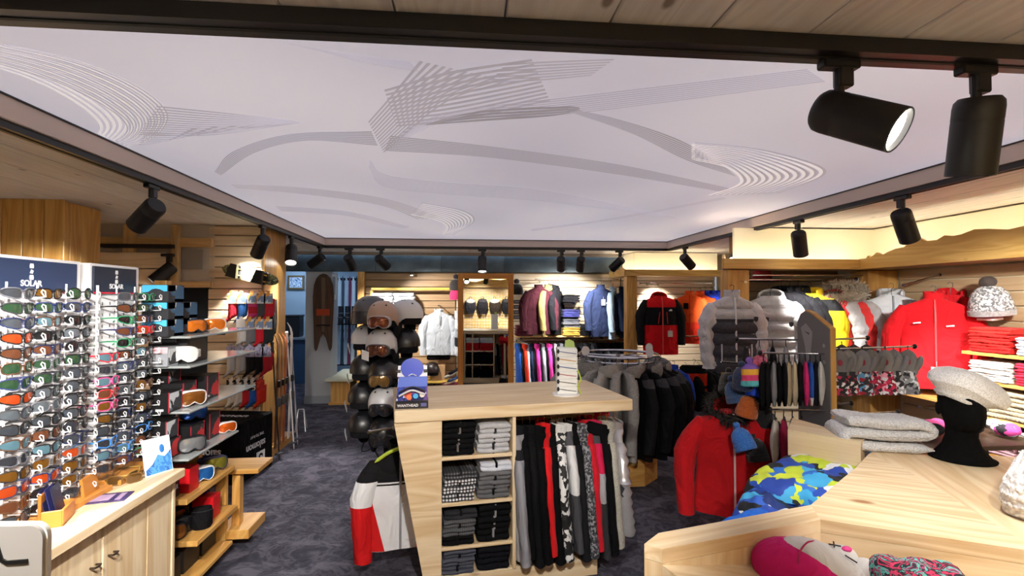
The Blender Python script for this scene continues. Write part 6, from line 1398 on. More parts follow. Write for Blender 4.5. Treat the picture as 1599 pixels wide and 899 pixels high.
rail('face_out_arm', (2.66, 4.7, 1.78), (2.52, 4.36, 1.76), .008, 'chrome arm on the pine post for the white and grey jacket', 'arm')
farjacket('white hooded puffer jacket second in the ski jacket bay', 1203, 462, 4.6, R(-38), fab('c8c8ca'), None, 'hood', w=.23, L=.72, th=.09, var=1, quilt=.12, slen=.6, extra=[('badge', -.02, -.22, plain('2a2a2e', .5)), ('badge', .18, -.26, plain('2a2a2e', .5))], group='ski jackets on the long rail')
for i, px in enumerate((1218, 1231, 1244)):
    farjacket(['black ski jacket beside the white puffer', 'black ski jacket with white dot logo', 'black ski jacket behind the grey display panel'][i], px, 455, YA - .04, R(-55), fab(['16161a', '1a1a1e', '131316'][i]), None, 'down', L=.74, th=.06, var=i, extra=[('logo', .05, -.28, lgw)] if i == 1 else None, group='ski jackets on the long rail')
farjacket('yellow ski jacket with black shoulders on the long rail', 1264, 458, YA - .12, R(-52), bands([(-1, 'd8b81c'), (-.17, '17171a'), (-.06, 'd8b81c')]), None, 'down', L=.78, th=.07, var=2, neckmat=fab('d8b81c'), extra=[('logo', -.02, -.26, BLF)], group='ski jackets on the long rail')
FURW = fab('c9bfae', .95, 300)
for i, px in enumerate((1296, 1310, 1323)):
    farjacket(['coral red and grey ski jacket with pale fur hood, first of three', 'coral red and grey ski jacket with pale fur hood, middle of three', 'grey ski jacket with pale fur hood and coral edge, last of three'][i], px, 462, YA - .18 - .03 * i, R(-58), fab(['d83234', 'a8a6a8', '9a989a'][i]), plain('e84a38', .5), 'fur', w=.22, L=.76, th=.065, var=i, quilt=.1, sleeve=fab(['b0aeb0', 'd83a38', 'b0aeb0'][i]), slen=.62, extra=[('badge', .12, -.25, plain('2a2a2e', .5))], group='fur hood ski jackets', furm=FURW)
farjacket('pale grey shell jacket rightmost in the ski jacket bay', 1392, 460, 4.40, R(-30), fab('d4dae0'), plain('7a8086', .5), 'down', w=.24, L=.82, th=.07, var=3, spread=.07, slen=.68, extra=[('pocket', .1, -.35, plain('5a6066', .5), .3, -6)], group='ski jackets on the long rail')
tag(part('knit_hat', MB().lathe([(.1, -.02), (.105, .03), (.09, .09), (.04, .13), (.001, .135)], 18), knit('a01828', 60), None, at(1190, 434, 5.35)), 'dark red hat lying on top behind the white puffer', 'hat')
tag(boxpart('hat_shelf', (at(1190, 436, 5.35).x, 5.35, at(1190, 436, 5.35).z - .01), (.4, .22, .014), glass(), None), 'small glass shelf behind the rail under the red hat', 'shelf')

# ---- right wall: red jackets, hat, shelves of folded tops
ra = at(1482, 430, 4.3); rail('face_out_arm', (4.26, 4.2, ra.z), (3.7, 3.98, ra.z - .1), .009, 'sloping black arm that carries the red jackets', 'arm').children[0].material_slots[0].material = STEELB
rj = farjacket('bright red ski jacket hung face-out on the right wall', 1458, 466, 3.9, R(-40), RDB, plain('e83038', .5), 'high', w=.235, L=.74, th=.08, var=1, spread=.06, slen=.68, extra=[('pocket', .09, -.22, lgw, .05, 82), ('pocket', -.12, -.2, lgw, .05, 82), ('tag', .0, -.55, plain('d8d6d0', .5))], group='red jackets on the right wall', fold=.08)
farjacket('red hooded ski jacket second on the right wall arm', 1484, 460, 4.02, R(-44), REDF, None, 'down', w=.235, L=.76, th=.07, var=2, spread=.06, slen=.68, group='red jackets on the right wall')
farjacket('red hooded ski jacket at the back of the right wall arm', 1506, 456, 4.12, R(-48), fab('b80f19'), None, 'hood', w=.235, L=.8, th=.07, var=3, spread=.06, slen=.68, group='red jackets on the right wall')
hp = atx(1546, 466, 4.08); ht = thing('pompom_hat', 'grey and white knit hat with dark pompom on the right wall', 'hat', (4.08, hp.y, hp.z - .02), (0, R(-6), 0))
part('knit_body', MB().lathe([(.128, -.1), (.136, -.08), (.138, -.04), (.13, .0), (.112, .06), (.075, .105), (.03, .122), (.001, .124)], 26), printed(['c8c8c8', '8a8a8c', 'e0e0e0', '6a6a6c'], 70, 'voronoi'), ht); part('pompom', MB().ell((0, 0, .15), (.055, .055, .045)), fab('4a423e', .95, 300), ht)
part('brim_fold', MB().lathe([(.128, -.112), (.142, -.108), (.144, -.07), (.13, -.064)], 26, cap=False), knit('a8a8a8', 70), ht); part('wall_peg', MB().tube([(0, 0, 0), (.16, 0, -.02)], .008, 6), CHROME, ht); part('price_card', MB().box((-.02, 0, -.135), (.1, .12, .02), .003), plain('dcdcd8', .5), ht)
SHX0, SHX1, SY0, SY1 = 3.88, 4.255, 2.1, 3.66
SHZ = [1.205, .995, .735, .47]
for i, z in enumerate(SHZ):
    t = thing('wall_shelf', f'{ORD[i]} pine shelf on the right wall', 'shelf', ((SHX0 + SHX1) / 2, (SY0 + SY1) / 2, z), 0, 'right wall shelves'); boxpart('board', (0, 0, -.013), (round(SHX1 - SHX0, 3), round(SY1 - SY0, 3), .026), warm(1), t)
    for y in (-.5, .5): boxpart('bracket', (.09, y, -.045), (.18, .015, .04), STEELB, t)
def rst(y, zi, hs, what, where, h=.05, mats=None, wd=.3, names=None): stack('folded_sweater', (SHX0 + .165, y, SHZ[zi] + .001), R(-90), mats or [fab(q) for q in hs], what, where, 'folded tops on the right wall', wd, .32, h, 'folded top', 2, None, names)
rst(3.46, 0, ['b81410', 'c41a14', 'bc1612', 'd0241c'], 'red top folded', 'at far end of the top right shelf', .047)
rst(3.12, 0, ['a8b0bc', 'b4bcc8', 'a8b0bc'], 'grey blue top folded', 'second on the top right shelf', .045); rst(2.78, 0, ['b81410'] * 4, 'red top folded', 'third on the top right shelf')
rst(3.46, 1, ['ccc8c2', 'd4d0ca', 'd0ccc8', 'd8d4d0'], 'white top folded', 'at far end of the second right shelf', .037); rst(3.13, 1, ['c01a34', 'c8203c', 'c01a34', 'd02440'], 'crimson top folded', 'second on the second right shelf', .04); rst(2.78, 1, ['d0ccc6'] * 3, 'white top folded', 'third on the second right shelf')
rst(3.40, 2, None, 'cream knit sweater folded', 'on the third right shelf', .068, [knit('b8a888', 80)] * 3, .42); rst(2.95, 2, None, 'cream knit sweater folded', 'nearer on the third right shelf', .068, [knit('b8a888', 80)] * 3, .4)
rst(3.45, 3, None, 'pink striped top folded', 'at far end of the lowest right shelf', .038, [printed(['a87c84', 'c8b0b4', '8c6068'], 60, 'wave')] * 4); rst(3.12, 3, None, 'white knit top folded', 'on the lowest right shelf', .05, [knit('c8c4c0', 90)] * 4)
hgp = thing('coat_hanger', 'black plastic hanger lying on the lowest right shelf', 'hanger', (SHX0 + .06, 3.4, SHZ[3] + .19), (R(78), 0, R(-70))); part('hanger_body', cached('hanger', hanger_mesh), BLACKH, hgp)
z = .80; t = thing('wall_shelf', 'pine shelf below the red jackets on right wall', 'shelf', (4.0, 3.94, z)); boxpart('board', (0, 0, 0), (.5, .42, .028), warm(1), t); boxpart('bracket', (.1, 0, -.04), (.2, .015, .05), STEELB, t)
rail('hanging_rail', (3.75, 3.9, .72), (4.2, 3.9, .72), .009, 'chrome rail under the shelf below the red jackets', 'rail')
for i, (h, nm) in enumerate((('17171a', 'black'), ('c8508c', 'pink'), ('3a1018', 'burgundy'), ('202024', 'black'), ('d8d8d8', 'white'))):
    p = (3.0 + i * .15, 3.1 + (i % 2) * .1, .74); 
    o = tag(part('glove_bundle', MB().ell((0, 0, 0), (.09, .07, .05), 12, 8), [fab(h), printed(['e8e8e8', 'd84a9c', '1a1a1e'], 20, 'voronoi')][i in (0, 4)] if i in (0, 4) else fab(h), None, p, (0, 0, R(20 * i))), f'{nm} {"patterned " if i in (0, 4) else ""}gloves lying {["first", "second", "third", "fourth", "last"][i]} behind the mannequin head', 'gloves', 'gloves behind the head')
    part('cuff', MB().ell((.09, 0, .01), (.05, .05, .04), 10, 6), fab(h), o)
tb2 = thing('low_bench', 'dark low bench behind the display table carrying gloves', 'bench', (3.3, 3.15, 0)); boxpart('top', (0, 0, .67), (.85, .45, .03), plain('3a2a20', .5), tb2)
for sx in (-1, 1):
    for sy in (-1, 1): boxpart('leg', (sx * .38, sy * .18, .328), (.05, .05, .655), plain('3a2a20', .5), tb2)

# ---- accessory stand: grey panel with bars both sides
AX = 2.2; A0, A1 = 2.88, 3.18
ac = thing('accessory_stand', 'grey headband display panel with pine edge and chrome bars', 'display stand', (AX, (A0 + A1) / 2, 0))
hd = (A1 - A0) / 2
prof_ = [(-hd, 0), (hd, 0), (hd, 1.46), (hd - .03, 1.51), (hd - .08, 1.535), (hd - .13, 1.52), (-hd, 1.43)]
part('pine_board', MB().prism(prof_, -.004, .03, 0), warm(2), ac); part('grey_face', MB().prism([(p_[0] * .985, p_[1] * .995) for p_ in prof_], -.010, -.004, 0), plain('6e6c6e', .55), ac)
part('printed_figure', MB().prism([(.05, 1.15), (.07, 1.3), (.11, 1.42), (.06, 1.45), (.0, 1.4), (.02, 1.25)], -.0125, -.010, 0), plain('9a989a', .55), ac)
part('printed_eye', MB().prism([(.03, 1.38), (.075, 1.40), (.03, 1.39)], -.014, -.0125, 0), plain('2a2a2c', .5), ac)
fl = MB()
for (y, z_) in ((-.1, 1.32), (-.03, 1.2), (-.1, 1.22), (.1, 1.25), (-.06, 1.12), (.09, 1.1), (.0, 1.08)):
    for k in range(3): fl.x = Matrix.Translation((-.0115, y, z_)) @ Matrix.Rotation(R(60 * k), 4, 'X'); fl.box((0, 0, 0), (.002, .004, .026))
part('printed_snowflakes', fl, plain('a4a2a4', .55), ac); part('lettering', text_mesh('HeadWear', .05, .0006), plain('8e8c8e', .5), ac, (-.0112, .0, 1.165), (R(90), 0, R(-90)))
part('base', MB().box((0, 0, .015), (.34, .4, .03), .004), warm(1), ac)
bars = [(-1, 2.93, 1.27, .42), (-1, 3.12, 1.34, .46), (-1, 2.93, .93, .36), (1, 2.92, 1.30, .58), (1, 3.1, 1.34, .42), (1, 2.92, .90, .46), (1, 3.1, .92, .3)]
for s, y, z_, L_ in bars:
    b1 = part('bar', MB().tube([(0, 0, 0), (s * L_, 0, .012)], .006, 8), CHROME, ac, (0, y - (A0 + A1) / 2, z_)); part('end_knob', MB().ell((s * L_, 0, .012), (.012, .016, .016), 10, 6), BLACKM, b1)
def gaiter_mesh(var):
    rings = []
    for i in range(13):
        t = i / 12; z_ = -.03 - .26 * t; wd = .05 + .035 * min(1, t * 3) * (1 if t < .8 else 1 - .6 * ((t - .8) / .2) ** 2); th = .007 + .016 * math.sin(math.pi * min(1, t * 1.05)) ** .7
        rings.append([(wd * math.cos(a), th * math.sin(a) * (1 + .15 * math.sin(5 * a + var + 6 * t)), z_ + .006 * math.cos(2 * a)) for a in [2 * math.pi * j / 18 for j in range(18)]])
    return MB().loft(rings).mesh('gaiter', 60)
def gaiter(label, p, rz, m, group='neck warmers on the accessory stand', clip=True, sc=1.0):
    t = thing('neck_warmer', label, 'neck warmer', p, rz, group); t.scale = (sc, sc, sc); part('tube_cloth', cached('gaiter', lambda: gaiter_mesh(1)), m, t)
    part('hook_clip', cached('gclip', lambda: MB().tube([(0, 0, -.04), (0, 0, .0), (.008, 0, .008), (0, 0, .016)], .003, 5).box((0, 0, -.035), (.08, .014, .012), .003).mesh('clip')), BLACKH, t)
GA = [('black', '101012'), ('black ribbed', '141416'), ('grey', '7a7a7e'), ('black knit', '0e0e10'), ('black fleece', '16161a'), ('beige', 'a89a80'), ('cream', 'b8aa90'), ('black lined', '121214'), ('hot pink', 'd02870'), ('blue and white', '2a5ab0'), ('navy black', '101420'), ('white', 'c8c8c6')]
for i, (nm, h) in enumerate(GA):
    gaiter(f'{nm} neck warmer, {ORD1[i]} from left on the front upper bar', (AX - .40 + i * .0335, 2.93 + (.004 if i % 2 else 0), 1.255), R(48 + (i * 31 % 14)), fab(h) if nm != 'blue and white' else bands([(-.4, 'e0e4ec'), (-.24, '2a5ab0')]), sc=1.0)
for i, (nm, h) in enumerate((('charcoal', '2a2a2e'), ('silver grey', '8a8a8e'), ('dark', '1a1a1e'), ('light grey', '9a9a9e'))):
    gaiter(f'{nm} neck warmer, {ORD1[i]} from left on the rear upper bar', (AX - .40 + i * .09, 3.12, 1.33), R(55), fab(h))
for i, (nm, h) in enumerate((('white', 'c4c0b8'), ('magenta', '9a1440'), ('silver', '8a8a90'), ('purple', '4a1440'))):
    gaiter(f'{nm} neck warmer, {ORD1[i]} from left on the lower left bar', (AX - .33 + i * .055, 2.93, .915), R(50), fab(h), sc=1.05)
# mittens on the right bars, fingertips up
def mitten_mesh(k):
    if k == 'palm':
        rings = []
        for i in range(11):
            t = i / 10; z_ = .0 - .15 * t; wd = .045 * math.sqrt(max(.02, 1 - (1 - min(1, t * 2.4)) ** 2)) + .004 * t
            rings.append([(wd * math.cos(a), .02 * (.4 + .6 * min(1, t * 2)) * math.sin(a), z_) for a in [2 * math.pi * j / 16 for j in range(16)]])
        return MB().loft(rings).mesh(k, 60)
    if k == 'thumb': return MB().tube([(.035, 0, -.12), (.055, -.004, -.085), (.062, -.006, -.05), (.062, -.006, -.035)], [.018, .018, .015, .006], 10).mesh(k, 60)
    rings = []
    for z_, wd in ((-.13, .042), (-.16, .04), (-.2, .05), (-.25, .058), (-.27, .057)): rings.append([(wd * math.cos(a), .6 * wd * math.sin(a) * (1 + .1 * math.sin(5 * a)), z_) for a in [2 * math.pi * j / 18 for j in range(18)]])
    return MB().loft(rings).mesh('cuff', 60)
def mitten(label, p, rz, palm, cuff, group='mittens on the accessory stand'):
    t = thing('ski_mitten', label, 'mitten', p, rz, group); part('palm', cached('mpalm', lambda: mitten_mesh('palm')), palm, t); part('thumb', cached('mthumb', lambda: mitten_mesh('thumb')), palm, t); part('cuff', cached('mcuff', lambda: mitten_mesh('cuff')), cuff, t)
    part('print', cached('mprint', lambda: MB().ell((0, -.019, -.075), (.014, .003, .02), 10, 6).mesh('print')), plain('8a2a3a', .6), t); part('clip', cached('mclip', lambda: MB().tube([(0, 0, -.01), (0, 0, .012), (0, .008, .02), (0, .014, .012)], .003, 5).mesh('clip')), BLACKH, t)
PM = [printed(['1a1a1e', '26262a', 'e0e0e0', '2a2a2e', '1a1a1e', 'b82a4a'], 48, 'voronoi'), printed(['2a2a30', '5a9ac8', 'c8d4dc', '34343a', 'a81c2c'], 44, 'voronoi'), printed(['c8204c', 'e8a0b8', '1c1c20', '8c1838', 'e0e0e4'], 44, 'voronoi'), printed(['18181c', 'd8d8da', '2a2a2e', '9a9a9e'], 46, 'voronoi'), printed(['8a8c8e', '26262a', 'd0d2d4', '6a6a6e'], 46, 'voronoi')]
MT = [('grey palmed mitten with black and white cuff', 0), ('grey palmed mitten with mosaic black cuff', 0), ('grey palmed mitten with blue print cuff', 1), ('grey palmed mitten with pink cuff', 2), ('grey palmed mitten with raspberry cuff', 2), ('grey palmed mitten with monochrome cuff', 3), ('grey palmed mitten with silver camouflage cuff', 4)]
for i, (nm, k) in enumerate(MT):
    mitten(f'{nm}, {ORD1[i]} from grey panel, right bar', (AX + .075 + i * .075, 2.92 + (.012 if i % 2 else -.01), 1.295), R(-30 - (i * 17 % 15)), fab(['7a7876', '8a8886', '808084'][i % 3]), PM[k])
for i in range(5): mitten(f'charcoal mitten, {ORD1[i]} from the panel on the rear right bar', (AX + .07 + i * .085, 3.1, 1.31), R(-30), fab('4a4846'), printed(['2a2826', '5a5654', '3a3836'], 20, 'voronoi'))
for i, (nm, h) in enumerate((('pink', 'c82448'), ('dark red', '6a1420'), ('grey', '5a5a5e'), ('blue', '2a8ac8'), ('grey brown', '4a4442'), ('light grey', '7a7a7e'))):
    mitten(f'{nm} child mitten, {ORD1[i]} along the low right bar', (AX + .06 + i * .07, 2.92, .89), R(-35), fab(h), fab(h))
# hats heaped on the left of the stand
hs = thing('hat_stand', 'slim chrome pole stand with wooden foot left of accessory stand', 'stand', (1.86, 3.2, 0))
part('pole', MB().tube([(0, 0, .05), (0, 0, 1.28)], .012, 10), CHROME, hs); part('foot', MB().box((-.02, 0, .045), (.14, .3, .09), .006), wood('8a5a30', '6a4020', 1, 1, False), hs)
for z_ in (.82, 1.02, 1.18): part('arm', MB().tube([(0, 0, z_), (-.2, -.03, z_ + .02)], .006, 8).tube([(0, 0, z_), (.0, -.18, z_ + .02)], .006, 8), CHROME, hs)
def beanie_mesh(): return MB().lathe([(.088, -.11), (.096, -.1), (.097, -.05), (.092, -.045), (.09, .0), (.075, .05), (.04, .085), (.001, .095)], 20).mesh('beanie')
HT = [('olive dark', 1138, 596, '2e2c22', 3.2), ('denim blue', 1147, 610, '34507c', 3.1), ('navy', 1160, 588, '1c2a50', 3.0), ('rainbow', 1172, 583, None, 2.96), ('blue and yellow', 1182, 600, 'x', 3.0), ('steel blue', 1196, 606, '4a6888', 3.1), ('rust orange', 1168, 632, 'b4581c', 3.02), ('pink', 1186, 570, 'd0607c', 3.06), ('black', 1190, 646, '141416', 3.05), ('bright blue', 1158, 684, '3a7ad0', 2.98), ('dark grey', 1180, 700, '26262a', 3.0), ('grey', 1205, 668, '6a6a6e', 3.08)]
for i, (nm, px, py, h, Y) in enumerate(HT):
    p = at(px, py, Y); m_ = bands([(-.15, '2848c0'), (-.03, 'e0c020'), (0, '2848c0'), (.05, 'c82020')], 2, -.2, .2) if h == 'x' else (bands([(-.15, '58b0b8'), (-.06, 'c8406c'), (-.01, 'e0a83c'), (.04, '7a58a8')], 2, -.2, .2) if h is None else knit(h, 70))
    o = tag(part('knit_beanie', cached('beanie', beanie_mesh), m_, None, p, (R(-25 + i * 9 % 40), R(15 - i * 13 % 30), R(i * 40)), (.68, .68, .68)), f'{nm} beanie hanging in the hat cluster beside the red parka', 'beanie', 'beanies on the hat stand')
    part('bobble', cached('bob', lambda: MB().ell((0, 0, .115), (.032, .032, .032), 12, 8).mesh('bobble')), m_, o)

# ---- red parka with fur hood
p = at(1143, 640, 3.12)
pk = garment('hooded_parka', 'red parka with dark fur hood hanging by the hat stand', 'parka', p, R(-22), fab('b81018'), None, fab('bc1119'), w=.22, L=.64, th=.085, hemw=.235, fold=.08, var=2, slen=.6, spread=.07, neck='fur', neckmat=fab('c0121a'), zipm=plain('d8a8a8', .4), hanger=BLACKH, extra=[('pocket', .11, -.36, plain('d8c8c8', .5), .035, 65)], furm=fab('3a3634', .95, 300))

# ================================================================== display table on the right
TZ = .9
def tz(px, py): v = atz(px, py, TZ); return (v.x, v.y)
A_, A2, B_, C_, D_ = tz(1006, 849), tz(1028, 832), tz(1266, 788), tz(1335, 731), tz(1356, 709)
K_, J_, I_ = tz(1034, 857), tz(1281, 811), tz(1599, 858); S1, S2 = tz(1409, 730), tz(1599, 845)
E_, F_, G_, H_, I2 = (2.12, 2.38), (2.27, 2.14), (2.8, 1.95), (2.8, 1.0), (2.0, I_[1] - .19)
tb = thing('display_table', 'large pale larch display table with bins in right foreground', 'table', (1.7, 1.7, 0)); TO = (1.7, 1.7)
def tl(ps): return [(p_[0] - TO[0], p_[1] - TO[1]) for p_ in ps]
def tpoly(name, ps, z0, z1, ang, mat=None):
    c = (sum(p_[0] for p_ in ps) / len(ps), sum(p_[1] for p_ in ps) / len(ps)); ca, sa = math.cos(-ang), math.sin(-ang)
    q = [((p_[0] - c[0]) * ca - (p_[1] - c[1]) * sa, (p_[0] - c[0]) * sa + (p_[1] - c[1]) * ca) for p_ in ps]
    return part(name, MB().prism(q, 0, z1 - z0), mat or pale(0), tb, (c[0] - TO[0], c[1] - TO[1], z0), (0, 0, ang))
def slope(p_, q_): return math.atan2(q_[1] - p_[1], q_[0] - p_[0])
tpoly('rim_board', [A_, A2, B_, J_, K_], TZ - .04, TZ, slope(A_, B_))
tpoly('top_board', [J_, B_, C_, D_, S1, S2, I_], TZ - .04, TZ, slope(J_, I_)); tpoly('top_board', [D_, E_, F_, G_, H_, I2, I_, S2, S1], TZ - .04, TZ, slope(D_, F_) + R(70))
tpoly('rim_wall', [A_, A2, B_, J_, K_], 0, TZ - .041, slope(A_, B_), pale(2)); tpoly('core', [J_, B_, C_, D_, E_, F_, G_, H_, I2, I_], 0, TZ - .041, slope(J_, I_))
zJ, zK = .76, .855
def lerp2(a, b, t): return (a[0] + (b[0] - a[0]) * t, a[1] + (b[1] - a[1]) * t)
fp = [(K_, zK), (J_, zJ), (I_, .76), (I2, .76), ((1.9, .75), .72), ((.86, .85), .76)]
vs = [(p_[0] - TO[0], p_[1] - TO[1], z_) for p_, z_ in fp]; n_ = len(vs)
part('tray_floor', MB().add(vs + [(v[0], v[1], v[2] - .03) for v in vs], [tuple(range(n_)), tuple(range(2 * n_ - 1, n_ - 1, -1))] + [(i, (i + 1) % n_, n_ + (i + 1) % n_, n_ + i) for i in range(n_)]), pale(0), tb)
tpoly('tray_support', [lerp2(K_, J_, .2), J_, I_, (1.8, .9), (1.0, 1.0)], 0, .66, 0)
tpoly('bin_floor', [lerp2(A2, B_, .3), B_, C_, D_, (1.63, 2.40), (1.16, 2.02)], .62, .66, .6); tpoly('bin_support', [lerp2(A2, B_, .5), B_, C_, D_, (1.65, 2.36), (1.22, 2.0)], 0, .618, .6)
bk = [(1.61, 2.42), (1.80, 2.18), (1.87, 2.24), (1.80, 2.66)]
tpoly('bin_block', bk, 0, .955, slope(bk[0], bk[1]))
# clothes in the bin
def heap(name, label, cat, c, rz, sx, sy, h, mat, seed, nx=56, ny=40, group=None, wr=.35, knitt=0):
    rnd = random.Random(seed); ph = [rnd.uniform(0, 6.3) for _ in range(8)]; top = []; 
    for i in range(nx + 1):
        row = []
        for j in range(ny + 1):
            u, v = -1 + 2 * i / nx, -1 + 2 * j / ny
            e = max(0, 1 - abs(u) ** 9) ** .6 * max(0, 1 - abs(v) ** 9) ** .6
            wv = math.sin(5 * u + 2 * v + ph[0]) * math.sin(3 * v - 2 * u + ph[1]) + .5 * math.sin(9 * u - 4 * v + ph[2]) + .35 * math.sin(11 * v + 5 * u + ph[3]) + .25 * math.sin(19 * u + 9 * v + ph[6]) + .2 * math.sin(23 * v - 13 * u + ph[7])
            z_ = h * e * (1 + wr * .35 * wv)
            x, y = sx * u * (1 + .04 * math.sin(5 * v + ph[4])), sy * v * (1 + .06 * math.sin(4 * u + ph[5]))
            if knitt: z_ += .004 * math.sin(knitt * x) * math.sin(knitt * y) * e
            row.append((x, y, max(z_, 0)))
        top.append(row)
    m = MB(); m.loft(top, False, False); 
    m.loft([[(p_[0], p_[1], 0) for p_ in r] for r in top], False, False)
    o = part(name, m.mesh(name, 80), mat, None, c, (0, 0, rz)); return tag(o, label, cat, group)
PANT = printed(['1b3f9c', '2a6cc8', '12161c', '1d48ac', '3aa0d4', '0f2a6c', '2a5cc0', '10141a', 'b8c83c', 'd8dce4'], 15, 'voronoi', .7, (1, .6, 1))
heap('printed_trousers', 'blue and lime brush-print ski trousers folded in the table bin', 'trousers', (1.42, 2.03, .661), R(38), .33, .2, .15, PANT, 4, group=None)
heap('printed_trousers', 'second blue print ski trousers lying on top in the bin', 'trousers', (1.50, 2.14, .79), R(40), .29, .17, .06, printed(['1b3f9c', 'b8cc34', '2a6cc8', '12161c', 'c2d238', '1d48ac', '3aa0d4', '14181e', '2a6cc8', 'dce0e8'], 13, 'voronoi', .7, (.6, 1, 1), 1.0), 9)
heap('blue_trousers', 'plain bright blue ski trousers in near corner of the table bin', 'trousers', (1.06, 1.78, .661), R(30), .26, .12, .13, fab('1f5ec0'), 2, wr=.15)
# knit on the table
def folded_scarf(c, rz, mat):
    """one long chunky strip folded back and forth; the bends show at the sides"""
    o = thing('knit_scarf', 'folded chunky light grey knit scarf on the display table', 'scarf', c, rz)
    path = bez([Vector((.17, .028, 0)), Vector((0, .026, 0)), Vector((-.15, .03, 0)), Vector((-.178, .058, 0)), Vector((-.14, .082, 0)), Vector((0, .075, 0)), Vector((.14, .078, 0)), Vector((.172, .102, 0)), Vector((.13, .124, 0)), Vector((.0, .118, 0)), Vector((-.13, .128, 0)), Vector((-.165, .118, 0))], 90)
    def strip(y0, y1, th, n=20):
        rings = []
        for j in range(n + 1):
            v = -1 + 2 * j / n; y = y0 + (y1 - y0) * j / n; e = max(.12, 1 - abs(v) ** 8) ** .5; L_, R_ = [], []
            for i, p_ in enumerate(path):
                d = (path[min(i + 1, 89)] - path[max(i - 1, 0)]).normalized(); nr = Vector((-d.y, d.x, 0)); ed = min(1, i / 3 + .25, (89 - i) / 3 + .25)
                rib = 1 + .10 * math.sin(i * 1.5 + (j % 2) * 3.14)
                L_.append((p_.x + nr.x * th * e * ed * rib, y + .004 * math.sin(i * .3), p_.y + nr.y * th * e * ed * rib + .006 * math.sin(2.5 * v + i * .05))); R_.append((p_.x - nr.x * th * e * ed * rib, y + .004 * math.sin(i * .3), max(.001, p_.y - nr.y * th * e * ed * rib + .006 * math.sin(2.5 * v + i * .05))))
            rings.append(L_ + R_[::-1])
        return MB().loft(rings).mesh('knit_strip', 80)
    part('knit_strip', strip(-.13, .12, .024), mat, o); return o
p = atz(1396, 706, TZ)
folded_scarf((p.x + .01, p.y + .1, TZ + .001), R(-20), knit('dcdde0', 140, .008))
# black felt head with grey beret
p = atz(1502, 716, TZ); hd_ = thing('mannequin_head', 'black felt mannequin head on the display table', 'mannequin head', (p.x, p.y, TZ + .001), R(-25))
FELT = fab('0b0b0c', .95, 500)
rings = []
for z_, rx, ry, dy in ((0, .105, .105, 0), (.008, .108, .108, 0), (.03, .09, .092, .0), (.06, .068, .072, 0), (.1, .056, .062, 0), (.13, .056, .066, -.005), (.15, .06, .085, -.018), (.17, .066, .098, -.022), (.2, .073, .104, -.015), (.24, .078, .108, -.005), (.28, .078, .106, .0), (.32, .07, .092, .0), (.35, .045, .06, .0), (.362, .012, .02, 0)):
    ring = []
    for j in range(28):
        a = 2 * math.pi * j / 28; x, y = rx * math.cos(a), ry * math.sin(a) + dy
        f = max(0, -math.sin(a)) ** 6
        if .19 < z_ < .25: y -= .016 * f * (1 - abs(z_ - .21) / .04)
        if .15 <= z_ <= .17: y -= .006 * f
        ring.append((x, y, z_))
    rings.append(ring)
part('head', MB().loft(rings), FELT, hd_)
part('brim_base', MB().lathe([(.001, 0), (.118, 0), (.12, .006), (.1, .014)], 32), FELT, hd_)
for s in (-1, 1): part('ear', MB().ell((s * .078, .01, .215), (.01, .02, .03), 10, 8), FELT, hd_)
be = tag(part('beret', (lambda m: m.loft([[(r_ * 1.0 * math.cos(a) * (1 + .03 * math.sin(3 * a + z_ * 30)), r_ * 1.15 * math.sin(a) * (1 + .03 * math.sin(2 * a)) + dy, z_ + .01 * math.sin(3 * a)) for a in [2 * math.pi * j / 36 for j in range(36)]] for r_, z_, dy in ((.088, 0, 0), (.092, .018, 0), (.115, .03, .015), (.145, .05, .03), (.148, .072, .035), (.13, .1, .03), (.095, .118, .02), (.05, .127, .015), (.002, .13, .01))], False))(MB()), knit('f2f2f0', 170, .003), None, (p.x - .005, p.y - .0, TZ + .255), (R(-8), R(22), R(-50))), 'pale grey slouchy beret on the black mannequin head', 'beret')
part('head_band', MB().tube([(.09 * math.cos(a), .103 * math.sin(a), .006) for a in [2 * math.pi * i / 30 for i in range(30)]], .009, 8, True), knit('d8d8d4', 170, .003), be)
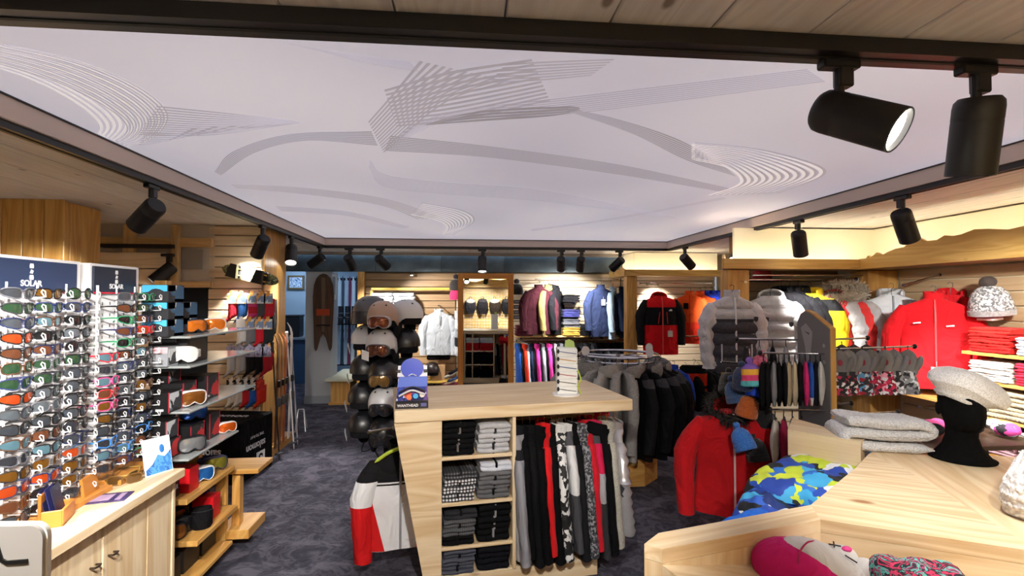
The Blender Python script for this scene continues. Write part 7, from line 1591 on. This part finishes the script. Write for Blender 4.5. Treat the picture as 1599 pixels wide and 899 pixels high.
# chunky snood at right edge
p = atz(1592, 800, TZ)
def snood():
    m = MB(); n, k = 96, 56; rings = []
    for i in range(n):
        a = 2 * math.pi * i / n; ring = []
        for j in range(k):
            b = 2 * math.pi * j / k; st = .006 * math.sin(48 * a + (math.pi if (j // 2) % 2 else 0)) * (1 if True else 0) + .004 * math.sin(14 * b)
            rr_ = .052 + st; cx = .12 + .02 * math.sin(3 * a)
            ring.append(((cx + rr_ * math.cos(b) * .9) * math.cos(a) * 1.1, (cx + rr_ * math.cos(b) * .9) * math.sin(a) * .8, .075 + .02 * math.sin(2 * a + .5) + rr_ * 1.35 * math.sin(b)))
        rings.append(ring)
    return m.loft(rings, False, True, True).mesh('snood', 80)
sn_ = tag(part('knit_snood', snood(), knit('e4dedc', 75, .01), None, (p.x + .11, p.y - .01, TZ + .002), (R(6), R(-4), R(30))), 'chunky off-white knit snood at right edge of the table', 'snood')
part('care_label', MB().box((-.06, -.02, .13), (.04, .004, .07), .001), plain('3a3a3e', .6), sn_, rot=(0, R(20), 0))
# pink plush and printed band in the tray
p = at(1262, 884, 1.43); pl = thing('plush_cushion', 'pink and white plush lying in the front tray', 'plush toy', (p.x, 1.42, .80), R(-16))
PINK = fab('c41c6c', .95, 300); WHP = fab('c6c4c4', .95, 300)
part('pink_body', MB().ell((-.03, 0, .0), (.135, .1, .085), 26, 16), PINK, pl, rot=(0, R(14), 0))
part('white_face', MB().ell((.015, -.0, .042), (.125, .07, .058), 24, 14), WHP, pl, rot=(0, R(20), 0))
part('pink_cheek', MB().ell((.1, -.06, -.035), (.08, .06, .06), 18, 12), PINK, pl)
part('white_paw', MB().ell((.15, .01, .02), (.038, .04, .034), 16, 10), WHP, pl); part('white_paw', MB().ell((.10, .035, .045), (.04, .04, .03), 16, 10), WHP, pl)
part('seam', MB().tube(bez([Vector((-.06, -.085, .045)), Vector((-.05, -.06, .085)), Vector((-.02, -.03, .104)), Vector((.01, .0, .098))], 12), .0025, 5), plain('a81c50', .7), pl)
for q_ in ([(.05, .0, .093), (.085, .01, .085)], [(.06, -.01, .09), (.07, .02, .092)], [(.08, -.03, .078), (.11, -.03, .06)]): part('lash', MB().tube(q_, .0022, 5), plain('1a1a1e', .6), pl)
part('pink_nose', MB().ell((.105, .02, .074), (.014, .01, .008), 10, 6), plain('d83a8c', .6), pl)
p = at(1424, 899, 1.33)
pbm = heap('printed_gaiter', 'black, pink and turquoise printed neck tube in the front tray', 'neck tube', (p.x, 1.30, .775), R(-18), .12, .08, .1, printed(['1a1a22', 'c8305c', '1c1c24', '5ab0a8', 'a83c6c', '2a2a34'], 16, 'noise'), 6, 30, 20, wr=.12)
